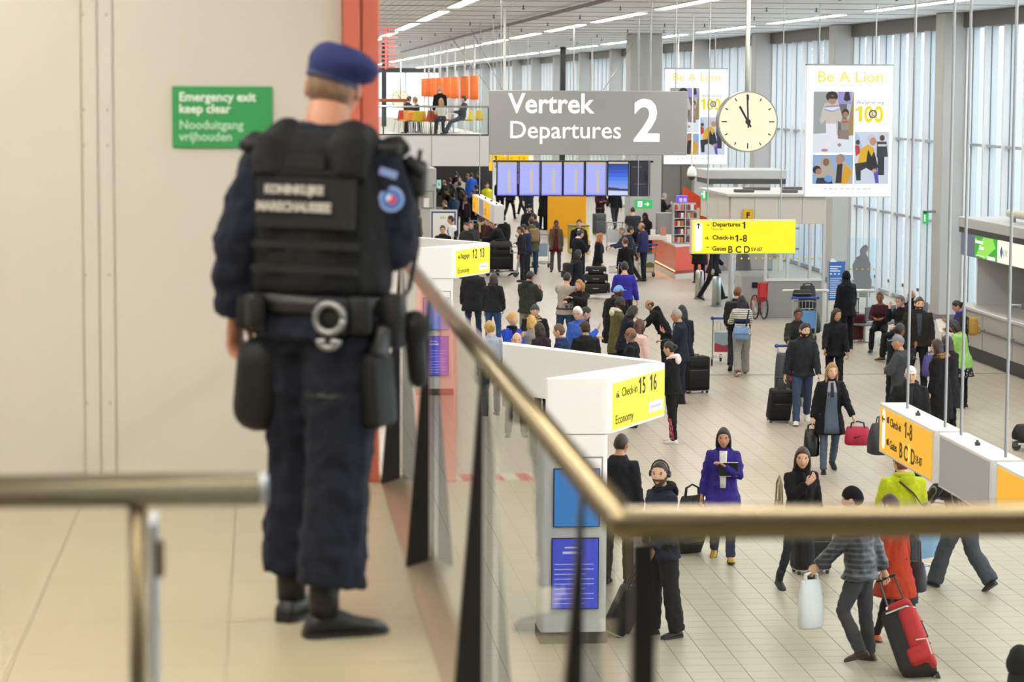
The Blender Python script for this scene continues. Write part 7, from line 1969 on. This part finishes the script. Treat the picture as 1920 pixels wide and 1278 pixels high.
J = far_p(858, 187, 1.74, 75, 'man slouching in a cafe chair with long grey trousers', top='jacket', tc='#33353a', bc='#4a5468', hair='short', hc='#2a1f19', skin=LT, pose='sit', ground=MZ, loc=(ony(866, 180, 94.6).x, 94.6, MZ), lean=-10, ll=(70, 6, 40), rl=(74, 6, 48))
# trolleys of the crowd
p_ = onz(940, 520); trolley(p_.x + .22, p_.y + .45, 80, 'trolley carrying the big black suitcases beside the navy fleece', '#8c98a4')
p_ = onz(940, 520)
suitcase((p_.x, p_.y + .45, .17), 'very large black suitcase on the trolley with a yellow mark', 8, .78, .34, .62, '#121214')
softbag((p_.x + .02, p_.y + .45, .86), 'black travel bag on top of the very large suitcase', .72, .34, .24, '#17171a', .06, 6, 'travel_bag')
p_ = onz(1020, 500); trolley(p_.x, p_.y + .2, 190, 'empty trolley beside the woman in olive parka', '#9db3c9', grip='#8d9096')
p_ = onz(1150, 562); trolley(p_.x - .1, p_.y + .4, 62, 'trolley of stacked cases before the violet blue shirt', '#a8b4bd')
for i, (w_, h_, lab) in enumerate(((.8, .27, 'lowest and largest black case stacked on the trolley'), (.68, .24, 'middle black case stacked on the trolley'), (.58, .20, 'small dark case at the top of the stack'))):
    t = thing('flat_suitcase', lab, 'suitcase', (p_.x - .42, p_.y + .55, .16 + (0, .28, .53)[i]), R(-8))
    MB().box((0, 0, h_ / 2), (w_, .5 - .06 * i, h_), bev=.05, seg=3).obj('body', mat('#1b1b1e', .65, 0, 0, .15, 30, .2, .4, 'case_fabric'), t, True)
    MB().tube([(-.08, -.26 + .03 * i, h_ * .5), (-.05, -.30 + .03 * i, h_ * .5), (.05, -.30 + .03 * i, h_ * .5), (.08, -.26 + .03 * i, h_ * .5)], .012, 6).obj('handle', mat('#8f9093', .4, .4, name='case_handle'), t)
    for sx in (-1, 1): MB().ball((sx * w_ * .42, -.22, .04), .035, nu=8, nv=5).obj('corner_wheel', mat('#c9c9c9', .4, name='case_wheel'), t)
p_ = onz(1205, 520); trolley(p_.x, p_.y + .35, 20, 'trolley with green and blue landscape panel by the kiosk', '#b9c6d6', '#5f7d3a')
softbag((p_.x - .1, p_.y + .55, .6), 'black bag on the trolley with landscape panel', .5, .3, .4, '#16161a', .05, 10, 'travel_bag')
p_ = onz(1140, 470); trolley(p_.x + .3, p_.y + .4, -10, 'empty silver trolley behind the red-blonde woman', '#c2c7cb', grip='#9a9da1')
p_ = onz(905, 470); trolley(p_.x, p_.y + .6, 180, 'empty trolley below the far yellow hanging boxes', '#8fa6bb', grip='#5a6a8a')
p_ = onz(1915, 850); trolley(p_.x + .62, p_.y + .4, 95, 'trolley with blue knob cut by the right picture edge', '#33539a')
softbag((p_.x + .32, p_.y + .4, .17), 'black flat bag on the trolley at the right edge', .7, .4, .26, '#141416', 0, 8, 'travel_bag')
p_ = onz(1152, 440)
suitcase((p_.x - .6, p_.y + .1, 0), 'tall grey case rolled by the man in black sweater', 12, .5, .3, .8, '#55575b', hl=.2)
bake()
